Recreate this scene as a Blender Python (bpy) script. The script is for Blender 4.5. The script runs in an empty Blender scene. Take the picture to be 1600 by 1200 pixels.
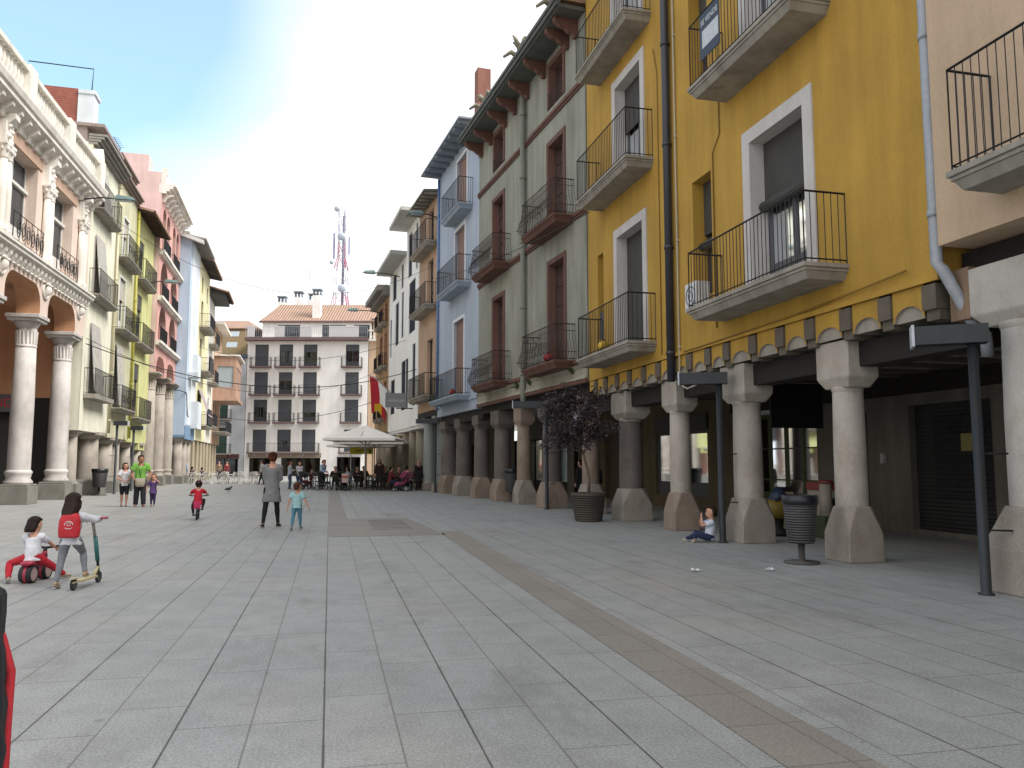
import bpy, math, random
from mathutils import Vector, Matrix
R = math.radians
rnd = random.Random(7)
SC = bpy.context.scene
COL = SC.collection

# ---------------- camera, sky, sun, exposure ----------------
cam = bpy.data.cameras.new('camera'); camo = bpy.data.objects.new('camera', cam); COL.objects.link(camo)
cam.sensor_width = 36.0; cam.lens = 1250.0/1600*36; cam.clip_end = 2000; cam.clip_start = 0.05
camo.location = (0, 0, 1.5); camo.rotation_euler = (R(90+5.665), 0, R(-12.783))
SC.camera = camo
SUN_EL, SUN_AZ = 50, 117        # azimuth measured clockwise from +Y
world = bpy.data.worlds.new('World'); SC.world = world; world.use_nodes = True
wn, wl = world.node_tree.nodes, world.node_tree.links
wn.clear()
wo = wn.new('ShaderNodeOutputWorld'); bg = wn.new('ShaderNodeBackground'); sky = wn.new('ShaderNodeTexSky')
sky.sky_type = 'NISHITA'; sky.sun_disc = False; sky.sun_elevation = R(SUN_EL); sky.sun_rotation = R(SUN_AZ)
tc = wn.new('ShaderNodeTexCoord'); noi = wn.new('ShaderNodeTexNoise'); noi.inputs['Scale'].default_value = 1.6
noi.inputs['Detail'].default_value = 3; noi.inputs['Roughness'].default_value = .45
mp = wn.new('ShaderNodeMapping'); mp.inputs['Scale'].default_value = (1, 1, 2.2)
# a gap in the cloud deck, high up to the left
dp = wn.new('ShaderNodeVectorMath'); dp.operation = 'DOT_PRODUCT'
gd = Vector((-.42, .62, .66)).normalized(); dp.inputs[1].default_value = gd
ad = wn.new('ShaderNodeMath'); ad.operation = 'MULTIPLY_ADD'
ad.inputs[1].default_value = .16; 
ramp = wn.new('ShaderNodeValToRGB'); ramp.color_ramp.elements[0].position = .93; ramp.color_ramp.elements[1].position = 1.05
ramp.color_ramp.elements[0].color = (1, 1, 1, 1); ramp.color_ramp.elements[1].color = (.2, .2, .2, 1)
mixw = wn.new('ShaderNodeMixRGB'); cloud = wn.new('ShaderNodeRGB'); cloud.outputs[0].default_value = (11.2, 11.3, 11.6, 1)
skm = wn.new('ShaderNodeMixRGB'); skm.blend_type = 'MULTIPLY'; skm.inputs[0].default_value = 1; skm.inputs[2].default_value = (2.2, 3.0, 2.75, 1)
wl.new(tc.outputs['Generated'], mp.inputs[0]); wl.new(mp.outputs[0], noi.inputs['Vector'])
wl.new(tc.outputs['Generated'], dp.inputs[0]); wl.new(noi.outputs[0], ad.inputs[0]); wl.new(dp.outputs['Value'], ad.inputs[2])
wl.new(ad.outputs[0], ramp.inputs[0]); wl.new(ramp.outputs[0], mixw.inputs[0])
wl.new(sky.outputs[0], skm.inputs[1]); wl.new(skm.outputs[0], mixw.inputs[1]); wl.new(cloud.outputs[0], mixw.inputs[2])
wl.new(mixw.outputs[0], bg.inputs[0]); bg.inputs[1].default_value = .09; wl.new(bg.outputs[0], wo.inputs[0])
sun = bpy.data.lights.new('sun', 'SUN'); sun.energy = 3.9; sun.angle = R(26); sun.color = (1, .97, .92)
suno = bpy.data.objects.new('sun', sun); COL.objects.link(suno)
sd = Vector((math.sin(R(SUN_AZ))*math.cos(R(SUN_EL)), math.cos(R(SUN_AZ))*math.cos(R(SUN_EL)), math.sin(R(SUN_EL))))
suno.rotation_euler = sd.to_track_quat('Z', 'Y').to_euler()
SC.view_settings.view_transform = 'Standard'; SC.view_settings.look = 'None'
SC.view_settings.exposure = .4; SC.view_settings.gamma = 1
SC.cycles.max_bounces = 6; SC.cycles.diffuse_bounces = 4; SC.cycles.transparent_max_bounces = 12

# ---------------- materials ----------------
def lin(h):
    if isinstance(h, str):
        c = [int(h[i:i+2], 16)/255 for i in (0, 2, 4)]
        return tuple(((x+.055)/1.055)**2.4 if x > .04045 else x/12.92 for x in c)
    return tuple(h)
MATS = {}
def new_mat(name):
    m = bpy.data.materials.new(name); m.use_nodes = True
    nt = m.node_tree; b = nt.nodes['Principled BSDF']
    return m, nt.nodes, nt.links, b
def ramp2(n, l, src, c0, c1, p0=.3, p1=.7):
    r = n.new('ShaderNodeValToRGB'); l.new(src, r.inputs[0])
    r.color_ramp.elements[0].position = p0; r.color_ramp.elements[1].position = p1
    r.color_ramp.elements[0].color = (*c0, 1); r.color_ramp.elements[1].color = (*c1, 1); return r.outputs[0]
def noise(n, l, scale, detail=4, vec=None, sc=(1, 1, 1), rough=.55):
    t = n.new('ShaderNodeTexNoise'); t.inputs['Scale'].default_value = scale; t.inputs['Detail'].default_value = detail
    t.inputs['Roughness'].default_value = rough
    g = n.new('ShaderNodeNewGeometry'); mpn = n.new('ShaderNodeMapping'); mpn.inputs['Scale'].default_value = sc
    l.new(g.outputs['Position'], mpn.inputs[0]); l.new(mpn.outputs[0], t.inputs['Vector']); return t.outputs[0]
def mul(n, l, a, b, fac=1):
    x = n.new('ShaderNodeMixRGB'); x.blend_type = 'MULTIPLY'; x.inputs[0].default_value = fac
    l.new(a, x.inputs[1]); l.new(b, x.inputs[2]); return x.outputs[0]
def bump(n, l, b, src, strength=.2, dist=.01):
    u = n.new('ShaderNodeBump'); u.inputs['Strength'].default_value = strength; u.inputs['Distance'].default_value = dist
    l.new(src, u.inputs['Height']); l.new(u.outputs[0], b.inputs['Normal'])
def stucco(key, c, dirt=.25, rough=.9, blotch=.12, fine=22, bs=.25):
    """painted render or stone: blotches, vertical rain streaks, fine grain"""
    if key in MATS: return MATS[key]
    m, n, l, b = new_mat(key); c = lin(c)
    lo = tuple(x*(1-blotch) for x in c); hi = tuple(min(1, x*(1+blotch*.7)) for x in c)
    base = ramp2(n, l, noise(n, l, .7, 5), lo, hi)
    d = 1-dirt
    streak = ramp2(n, l, noise(n, l, 1, 5, sc=(2.6, 2.6, .28), rough=.65), (d, d*.99, d*.96), (1, 1, 1), .32, .62)
    grain = ramp2(n, l, noise(n, l, fine, 3), (.93, .93, .93), (1.04, 1.04, 1.04))
    x = mul(n, l, mul(n, l, base, streak), grain)
    l.new(x, b.inputs['Base Color']); b.inputs['Roughness'].default_value = rough
    bump(n, l, b, noise(n, l, fine*.7, 6), bs, .012)
    MATS[key] = m; return m
def plain(key, c, rough=.6, metal=0, var=.12, scale=9, bs=0, spec=None):
    if key in MATS: return MATS[key]
    m, n, l, b = new_mat(key); c = lin(c)
    lo = tuple(x*(1-var) for x in c); hi = tuple(min(1, x*(1+var)) for x in c)
    l.new(ramp2(n, l, noise(n, l, scale, 4), lo, hi), b.inputs['Base Color'])
    b.inputs['Roughness'].default_value = rough; b.inputs['Metallic'].default_value = metal
    if spec is not None: b.inputs['Specular IOR Level'].default_value = spec
    if bs: bump(n, l, b, noise(n, l, scale*3, 4), bs, .01)
    MATS[key] = m; return m
def striped(key, c0, c1, axis='Z', scale=12, rough=.6, thin=.2, bs=.5):
    """slats / tiles / planks as a wave along one axis; axis may be an (x,y,z) direction"""
    if key in MATS: return MATS[key]
    m, n, l, b = new_mat(key)
    g = n.new('ShaderNodeNewGeometry'); d = n.new('ShaderNodeVectorMath'); d.operation = 'DOT_PRODUCT'
    v = {'X': (1, 0, 0), 'Y': (0, 1, 0), 'Z': (0, 0, 1)}.get(axis, axis) if isinstance(axis, str) else axis
    d.inputs[1].default_value = v; l.new(g.outputs['Position'], d.inputs[0])
    mm = n.new('ShaderNodeMath'); mm.operation = 'MULTIPLY'; mm.inputs[1].default_value = scale; l.new(d.outputs['Value'], mm.inputs[0])
    fr = n.new('ShaderNodeMath'); fr.operation = 'FRACT'; l.new(mm.outputs[0], fr.inputs[0])
    a = ramp2(n, l, fr.outputs[0], lin(c1), lin(c0), thin*.5, thin)
    no = ramp2(n, l, noise(n, l, 3, 4), (.8, .8, .8), (1.1, 1.1, 1.1))
    l.new(mul(n, l, a, no), b.inputs['Base Color']); b.inputs['Roughness'].default_value = rough
    pp = n.new('ShaderNodeMath'); pp.operation = 'PINGPONG'; pp.inputs[1].default_value = .5; l.new(fr.outputs[0], pp.inputs[0])
    bump(n, l, b, pp.outputs[0], bs, .03)
    MATS[key] = m; return m
def glass(key='window_glass', tint=(.55, .62, .66), tr=.45):
    if key in MATS: return MATS[key]
    m, n, l, b = new_mat(key); n.remove(b); o = n['Material Output']
    t = n.new('ShaderNodeBsdfTransparent'); t.inputs[0].default_value = (*tint, 1)
    g = n.new('ShaderNodeBsdfGlossy'); g.inputs['Roughness'].default_value = .04; g.inputs[0].default_value = (.85, .9, .95, 1)
    fz = n.new('ShaderNodeFresnel'); fz.inputs[0].default_value = 1.6
    mx = n.new('ShaderNodeMixShader'); l.new(fz.outputs[0], mx.inputs[0]); l.new(t.outputs[0], mx.inputs[1]); l.new(g.outputs[0], mx.inputs[2])
    u = n.new('ShaderNodeBump'); u.inputs['Strength'].default_value = .05; u.inputs['Distance'].default_value = .02
    l.new(noise(n, l, .9, 2), u.inputs['Height']); l.new(u.outputs[0], g.inputs['Normal'])
    l.new(mx.outputs[0], o.inputs[0]); MATS[key] = m; return m

def granite(key, c, fleck=.25, rough=.75):
    if key in MATS: return MATS[key]
    m, n, l, b = new_mat(key); c = lin(c)
    base = ramp2(n, l, noise(n, l, 1.1, 4), tuple(x*.82 for x in c), tuple(x*1.1 for x in c))
    f = ramp2(n, l, noise(n, l, 55, 2), (1-fleck,)*3, (1+fleck*.5,)*3, .35, .65)
    f2 = ramp2(n, l, noise(n, l, 2.3, 6, sc=(1, 1, .5), rough=.7), (.76, .73, .69), (1.02,)*3, .3, .55)
    l.new(mul(n, l, mul(n, l, base, f), f2), b.inputs['Base Color']); b.inputs['Roughness'].default_value = rough
    bump(n, l, b, noise(n, l, 14, 6), .35, .015)
    MATS[key] = m; return m

ZMAP = None
def zmap(z):
    for (a, b), (c, d) in zip(ZMAP, ZMAP[1:]):
        if z <= c: return b+(z-a)*(d-b)/(c-a)
    return ZMAP[-1][1]+z-ZMAP[-1][0]
# ---------------- mesh builder ----------------
class Fr:
    """plan frame of a facade: origin, heading (degrees left of +Y), side +1: outward is -X (right row), -1: outward +X"""
    def __init__(s, o, h=0, side=1, dirs=None):
        s.o = o
        if dirs: s.d, s.n = dirs
        else:
            a = R(h); s.d = (-math.sin(a), math.cos(a)); s.n = (-math.cos(a)*side, -math.sin(a)*side)
    def p(s, a, b, z): return (s.o[0]+s.d[0]*a+s.n[0]*b, s.o[1]+s.d[1]*a+s.n[1]*b, z)
    def sub(s, a, b=0):
        q = s.p(a, b, 0); return Fr((q[0], q[1]), dirs=(s.d, s.n))
W0 = Fr((0, 0), dirs=((1, 0), (0, 1)))
class MB:
    def __init__(s, fr=None): s.v = []; s.f = []; s.fr = fr or W0; s.sm = []
    def add(s, vs, fs, smooth=False, raw=False):
        k = len(s.v); s.v += [tuple(q) if raw else s.fr.p(*q) for q in vs]
        s.f += [tuple(i+k for i in f) for f in fs]; s.sm += [smooth]*len(fs); return s
    def box(s, a0, a1, b0, b1, z0, z1):
        return s.add([(a0, b0, z0), (a1, b0, z0), (a1, b1, z0), (a0, b1, z0), (a0, b0, z1), (a1, b0, z1), (a1, b1, z1), (a0, b1, z1)],
                     [(0, 3, 2, 1), (4, 5, 6, 7), (0, 1, 5, 4), (1, 2, 6, 5), (2, 3, 7, 6), (3, 0, 4, 7)])
    def hexa(s, q): return s.add(q, [(0, 3, 2, 1), (4, 5, 6, 7), (0, 1, 5, 4), (1, 2, 6, 5), (2, 3, 7, 6), (3, 0, 4, 7)])
    def quad(s, *q): return s.add(q, [tuple(range(len(q)))])
    def prism(s, pts, ax, c0, c1, smooth=False):
        """polygon extruded; ax 's': pts are (n,z); ax 'n': pts are (s,z); ax 'z': pts are (s,n)"""
        f = {'s': lambda p, c: (c, p[0], p[1]), 'n': lambda p, c: (p[0], c, p[1]), 'z': lambda p, c: (p[0], p[1], c)}[ax]
        k = len(pts); vs = [f(p, c0) for p in pts]+[f(p, c1) for p in pts]
        fs = [tuple(range(k))[::-1], tuple(range(k, 2*k))]
        s.add(vs, fs); 
        b = len(s.v)-2*k
        for i in range(k): s.f.append((b+i, b+(i+1) % k, b+k+(i+1) % k, b+k+i)); s.sm.append(smooth)
        return s
    def lathe(s, a, b, prof, k=16, squash=1, cap=True):
        vs = []
        for r, z in prof:
            for i in range(k):
                t = 2*math.pi*i/k; vs.append((a+r*math.cos(t), b+r*math.sin(t)*squash, z))
        fs = []
        for j in range(len(prof)-1):
            for i in range(k): fs.append((j*k+i, j*k+(i+1) % k, (j+1)*k+(i+1) % k, (j+1)*k+i))
        s.add(vs, fs, True)
        if cap:
            B = len(s.v)-len(vs); s.f.append(tuple(B+i for i in range(k))[::-1]); s.f.append(tuple(B+(len(prof)-1)*k+i for i in range(k))); s.sm += [False]*2
        return s
    def tube(s, pts, r, k=6, raw=False, cap=True, flat=None):
        """tapered tube through points (r one value or a list; item may be (r1,r2))"""
        P = [Vector(q if raw else s.fr.p(*q)) for q in pts]; n = len(P)
        rr = r if isinstance(r, (list,)) else [r]*n
        up = Vector(flat) if flat else None; vs = []; pn = None
        for i in range(n):
            t = (P[min(i+1, n-1)]-P[max(i-1, 0)]).normalized()
            if up: a = up
            elif pn is not None: a = pn
            else: a = Vector((0, 0, 1)) if abs(t.z) < .9 else Vector((1, 0, 0))
            u = (a-t*a.dot(t))
            if u.length < 1e-5: u = t.orthogonal()
            u.normalize(); pn = u; w = t.cross(u)
            ra, rb = rr[i] if isinstance(rr[i], tuple) else (rr[i], rr[i])
            for j in range(k):
                th = 2*math.pi*j/k; vs.append(P[i]+u*ra*math.cos(th)+w*rb*math.sin(th))
        fs = []
        for i in range(n-1):
            for j in range(k): fs.append((i*k+j, i*k+(j+1) % k, (i+1)*k+(j+1) % k, (i+1)*k+j))
        if cap: fs.append(tuple(range(k))[::-1]); fs.append(tuple((n-1)*k+j for j in range(k)))
        return s.add(vs, fs, k > 4, raw=True)
    def ball(s, c, r, k=10, m=7, raw=False, rot=None):
        c = Vector(c if raw else s.fr.p(*c)); r = r if isinstance(r, tuple) else (r, r, r); vs = []
        for j in range(1, m):
            for i in range(k):
                ph = math.pi*j/m; th = 2*math.pi*i/k
                q = Vector((r[0]*math.sin(ph)*math.cos(th), r[1]*math.sin(ph)*math.sin(th), r[2]*math.cos(ph)))
                if rot: q = rot @ q
                vs.append(c+q)
        top = Vector((0, 0, r[2])); 
        if rot: top = rot @ top
        vs += [c+top, c-top]; T = len(vs)-2; fs = []
        for j in range(m-2):
            for i in range(k): fs.append((j*k+i, (j+1)*k+i, (j+1)*k+(i+1) % k, j*k+(i+1) % k))
        for i in range(k): fs.append((T, i, (i+1) % k)); fs.append((T+1, (m-2)*k+(i+1) % k, (m-2)*k+i))
        return s.add(vs, fs, True, raw=True)
    def build(s, name, mat, parent=None, **kw):
        me = bpy.data.meshes.new(name); o = bpy.data.objects.new(name, me); COL.objects.link(o)
        global ZMAP
        if ZMAP: s.v = [(v[0], v[1], zmap(v[2])) for v in s.v]
        off = Vector((0, 0, 0))
        if parent is not None:
            o.parent = parent; q = parent
            while q is not None: off += q.location; q = q.parent
        me.from_pydata([tuple(Vector(v)-off) for v in s.v], [], s.f)
        me.polygons.foreach_set('use_smooth', s.sm); me.materials.append(mat); me.update()
        if name in ('pedestal', 'capital', 'balcony'):
            bv = o.modifiers.new('bevel', 'BEVEL'); bv.width = .018 if name != 'balcony' else .008; bv.segments = 2; bv.limit_method = 'ANGLE'; bv.angle_limit = R(25)
        for k_, v_ in kw.items(): o[k_] = v_
        return o
def tag(o, label, cat, group=None):
    o['label'] = label; o['category'] = cat
    if group: o['group'] = group
    return o
def thing(name, label, cat, loc, group=None, rz=0):
    o = bpy.data.objects.new(name, None); COL.objects.link(o); o.location = loc; o.rotation_euler = (0, 0, rz); o.empty_display_size = .2
    return tag(o, label, cat, group)
def copy_tree(o, parent=None):
    c = o.copy(); COL.objects.link(c)
    if parent is not None: c.parent = parent
    for ch in [x for x in COL.objects if x.parent == o]: copy_tree(ch, c)
    return c
def text_mb(txt, place, size, depth=.01, bold=False):
    """lettering as mesh verts; place(u,v,w) -> world point"""
    cu = bpy.data.curves.new('lettering', 'FONT'); cu.body = txt; cu.size = size; cu.align_x = 'CENTER'; cu.align_y = 'CENTER'
    if bold: cu.offset = size*.02
    ob = bpy.data.objects.new('lettering_tmp', cu); COL.objects.link(ob)
    bpy.context.view_layer.update()
    me = bpy.data.meshes.new_from_object(ob.evaluated_get(bpy.context.evaluated_depsgraph_get()))
    m = MB(); m.add([place(v.co.x, v.co.y, depth) for v in me.vertices], [tuple(p.vertices) for p in me.polygons], raw=True)
    bpy.data.objects.remove(ob); return m
# ---------------- shared architecture ----------------
GL = glass(); GLB = glass('bright_window_glass', (.7, .75, .78), 2.6)
IRON = plain('dark_iron', '2b2b2d', .55, .4, spec=.3)
RUST = plain('brown_iron', '3b2f2c', .6, .3)
DARKWOOD = plain('dark_beam_wood', '1d1815', .8, bs=.3)
TILE = striped('roof_tiles', 'a58a76', '5f4538', (1, 0, 0), 4.5, .9, .35, 1)
TILE_S = striped('roof_tiles_side', 'a3836e', '5f4538', (0, 1, 0), 4.5, .9, .35, 1)
BLIND = striped('roller_blind', '4b4a46', '26251f', 'Z', 28, .7, .4)
BLINDG = striped('grey_blind', '4d5157', '33363b', 'Z', 18, .6, .35)
BLINDL = striped('light_shutter', 'b8b4ac', '86827a', 'Z', 16, .7, .35)
BLINDB = striped('brown_shutter', '8d6f63', '5d453c', 'Z', 16, .7, .35)
CURT = striped('curtain', 'c9c7bd', '98978f', (.6, .8, 0), 7, .95, .5, .3)
WHITEF = plain('white_frame', 'd5d5d0', .5)
BROWNF = plain('brown_frame', '40302a', .6)
GREYF = plain('grey_frame', '55565a', .5)
DARKIN = plain('unlit_room_black', '15140f', .95)
CEM = stucco('cement', '9b958a', .35)

def wall(mb, s0, s1, z0, z1, ops=(), n=0, depth=.28):
    S = sorted({s0, s1, *[min(max(v, s0), s1) for o in ops for v in o[:2]]}); Z = sorted({z0, z1, *[min(max(v, z0), z1) for o in ops for v in o[2:4]]})
    for i in range(len(S)-1):
        for j in range(len(Z)-1):
            a, b = (S[i]+S[i+1])/2, (Z[j]+Z[j+1])/2
            if any(o[0] < a < o[1] and o[2] < b < o[3] for o in ops): continue
            mb.quad((S[i], n, Z[j]), (S[i+1], n, Z[j]), (S[i+1], n, Z[j+1]), (S[i], n, Z[j+1]))
    for o in ops:
        a0, a1, c0, c1 = o[:4]; m = n-depth
        mb.quad((a0, n, c0), (a0, m, c0), (a0, m, c1), (a0, n, c1)); mb.quad((a1, n, c0), (a1, m, c0), (a1, m, c1), (a1, n, c1))
        mb.quad((a0, n, c1), (a1, n, c1), (a1, m, c1), (a0, m, c1)); mb.quad((a0, n, c0), (a1, n, c0), (a1, m, c0), (a0, m, c0))
def shell(mb, s0, s1, z0, z1, deep=8, n=0):
    """sides, back, floor and top of a building behind its facade"""
    a, b = s0+.012, s1-.012
    mb.quad((a, n-.002, z0), (a, -deep, z0), (a, -deep, z1), (a, n-.002, z1)); mb.quad((b, n-.002, z0), (b, -deep, z0), (b, -deep, z1), (b, n-.002, z1))
    mb.quad((a, -deep, z0), (b, -deep, z0), (b, -deep, z1), (a, -deep, z1))
    mb.quad((a, n-.002, z0), (b, n-.002, z0), (b, -deep, z0), (a, -deep, z0)); mb.quad((a, n-.002, z1), (b, n-.002, z1), (b, -deep, z1), (a, -deep, z1))
def window(fr, bld, s0, s1, z0, z1, kind='door', fm=None, n=-.2, blind=0, bm=None, curtain=False, rows=1, pane=None, backing=None, surround=None, sm=None, name='window'):
    """opening content: frame with glazing bars; sub-parts pane, blind, curtain"""
    fm = fm or BROWNF; w = .07; m = MB(fr); a, b = s0+.002, s1-.002; z1_ = z1-.002; z0_ = z0+.002
    m.box(a, a+w, n-.05, n+.02, z0_, z1_); m.box(b-w, b, n-.05, n+.02, z0_, z1_); m.box(a+w, b-w, n-.05, n+.02, z1_-w, z1_); m.box(a+w, b-w, n-.05, n+.02, z0_, z0_+w)
    mid = (a+b)/2
    if kind != 'single': m.box(mid-.045, mid+.045, n-.045, n+.03, z0_+w, z1_-w)
    H = z1_-z0_-2*w
    for r in range(1, rows):
        zz = z0_+w+H*r/rows; m.box(a+w, b-w, n-.04, n+.015, zz-.02, zz+.02)
    if kind == 'door': m.box(a+w, b-w, n-.035, n+.012, z0_+w, z0_+w+H*.2)
    if surround:
        t = surround; 
        q = m if sm is None else MB(fr)
        q.box(s0-t, s0, -.01, .035, z0, z1+t); q.box(s1, s1+t, -.01, .035, z0, z1+t); q.box(s0, s1, -.01, .035, z1, z1+t)
    wo_ = m.build(name, fm, bld)
    if surround and sm is not None: q.build('surround', sm, wo_)
    MB(fr).quad((a+w, n-.01, z0_+w), (b-w, n-.01, z0_+w), (b-w, n-.01, z1_-w), (a+w, n-.01, z1_-w)).build('pane', pane or (glass('shop_glass', (.4, .42, .4), 1.12) if name.startswith('shop') else GL), wo_)
    MB(fr).quad((s0-.05, n-.6, z0-.05), (s1+.05, n-.6, z0-.05), (s1+.05, n-.6, z1+.05), (s0-.05, n-.6, z1+.05)).build('room_dark_sheet', DARKIN, wo_)  # near-black sheet whose colour stands in for the unlit room behind
    if backing: MB(fr).quad((a+w, n-.1, z0_+.03), (b-w, n-.1, z0_+.03), (b-w, n-.1, z1_-.03), (a+w, n-.1, z1_-.03)).build('brightening_sheet', backing, wo_)  # opaque pale sheet added close behind the pane to brighten the window
    if curtain:
        cm = MB(fr); k = 10; pts = []
        for side in (0, 1):
            x0, x1 = (a+w, a+w+(b-a)*.3) if side == 0 else (b-w-(b-a)*.3, b-w)
            for i in range(k):
                p0, p1 = x0+(x1-x0)*i/k, x0+(x1-x0)*(i+1)/k
                o0, o1 = (.03 if i % 2 else 0), (0 if i % 2 else .03)
                cm.quad((p0, n-.12+o0, z0_+.05), (p1, n-.12+o1, z0_+.05), (p1, n-.12+o1, z1_-.1), (p0, n-.12+o0, z1_-.1))
        cm.build('curtain', CURT, wo_)
    if blind > 0:
        zb = z1_-(z1_-z0_)*blind; q = MB(fr); q.box(a, b, n+.05, n+.075, zb, z1_)
        q.build('blind', bm or BLIND, wo_)
    return wo_
def rail_bars(m, pts, z0, z1, step=.11, r=.008, belly=0, mid=None):
    """bars and rails along a plan polyline of (s,n)"""
    for i in range(len(pts)-1):
        (a0, b0), (a1, b1) = pts[i], pts[i+1]; L = math.hypot(a1-a0, b1-b0)
        if L < 1e-4: continue
        k = max(1, round(L/step)); d = ((a1-a0)/L, (b1-b0)/L)
        for z, rr in ((z1, .018), (z0+.06, .012)): m.tube([(a0, b0, z), (a1, b1, z)], rr, 4)
        if mid: m.tube([(a0, b0, mid), (a1, b1, mid)], .01, 4)
        nx, ny = -d[1], d[0]
        # outward normal of the segment
        cx, cy = (a0+a1)/2, (b0+b1)/2
        if nx*0+ny*1 < 0 or (abs(ny) < .3 and False): nx, ny = -nx, -ny
        for j in range(k+1):
            a, b = a0+(a1-a0)*j/k, b0+(b1-b0)*j/k
            if belly:
                if abs(d[0]) > .5: ox, oy = 0, 1
                else: ox, oy = (1 if a0 > BEL[0] else -1), 0
                prof = ((0, .02), (.1, .75), (.22, 1), (.38, .75), (.55, .25), (.75, .05), (.92, .0), (1, .12))
                m.tube([(a+ox*belly*q, b+oy*belly*q, z0+(z1-z0)*t) for t, q in prof], r, 4)
            else: m.tube([(a, b, z0), (a, b, z1)], r if 0 < j < k else r*1.6, 4)
BEL = [0]
def balcony(fr, bld, s0, s1, z, n=.75, h=1.05, slab=CEM, iron=IRON, th=.24, belly=0, mould=True, ornate=False, step=.115):
    m = MB(fr); 
    if mould:
        m.box(s0, s1, -.01, n, z-.07, z); m.box(s0+.03, s1-.03, -.01, n-.03, z-.12, z-.07)
        m.hexa([(s0+.12, -.01, z-th), (s1-.12, -.01, z-th), (s1-.12, n-.12, z-th), (s0+.12, n-.12, z-th),
                (s0+.05, -.01, z-.12), (s1-.05, -.01, z-.12), (s1-.05, n-.05, z-.12), (s0+.05, n-.05, z-.12)])
    else: m.box(s0, s1, -.01, n, z-th, z)
    b = m.build('balcony', slab, bld); q = MB(fr); e = .05; BEL[0] = (s0+s1)/2
    pl = [(s0+e, .0), (s0+e, n-e), (s1-e, n-e), (s1-e, .0)]
    rail_bars(q, pl, z, z+h, step, .008, belly, z+h*.82 if (ornate or belly) else None)
    if belly:
        for t, f in ((.22, 1.0),):
            zz = z+h*t; o = belly*f
            q.tube([(s0+e-o, 0, zz), (s0+e-o, n-e+o, zz), (s1-e+o, n-e+o, zz), (s1-e+o, 0, zz)], .01, 4)
    if ornate:
        c = s0+e+.25
        while c < s1-.25:
            pts = [(c+.1*math.cos(t*.7854), n-e, z+h*.42+.2*math.sin(t*.7854)) for t in range(9)]
            q.tube(pts, .008, 4); c += .32
    q.build('railing', iron, b); return b
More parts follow.
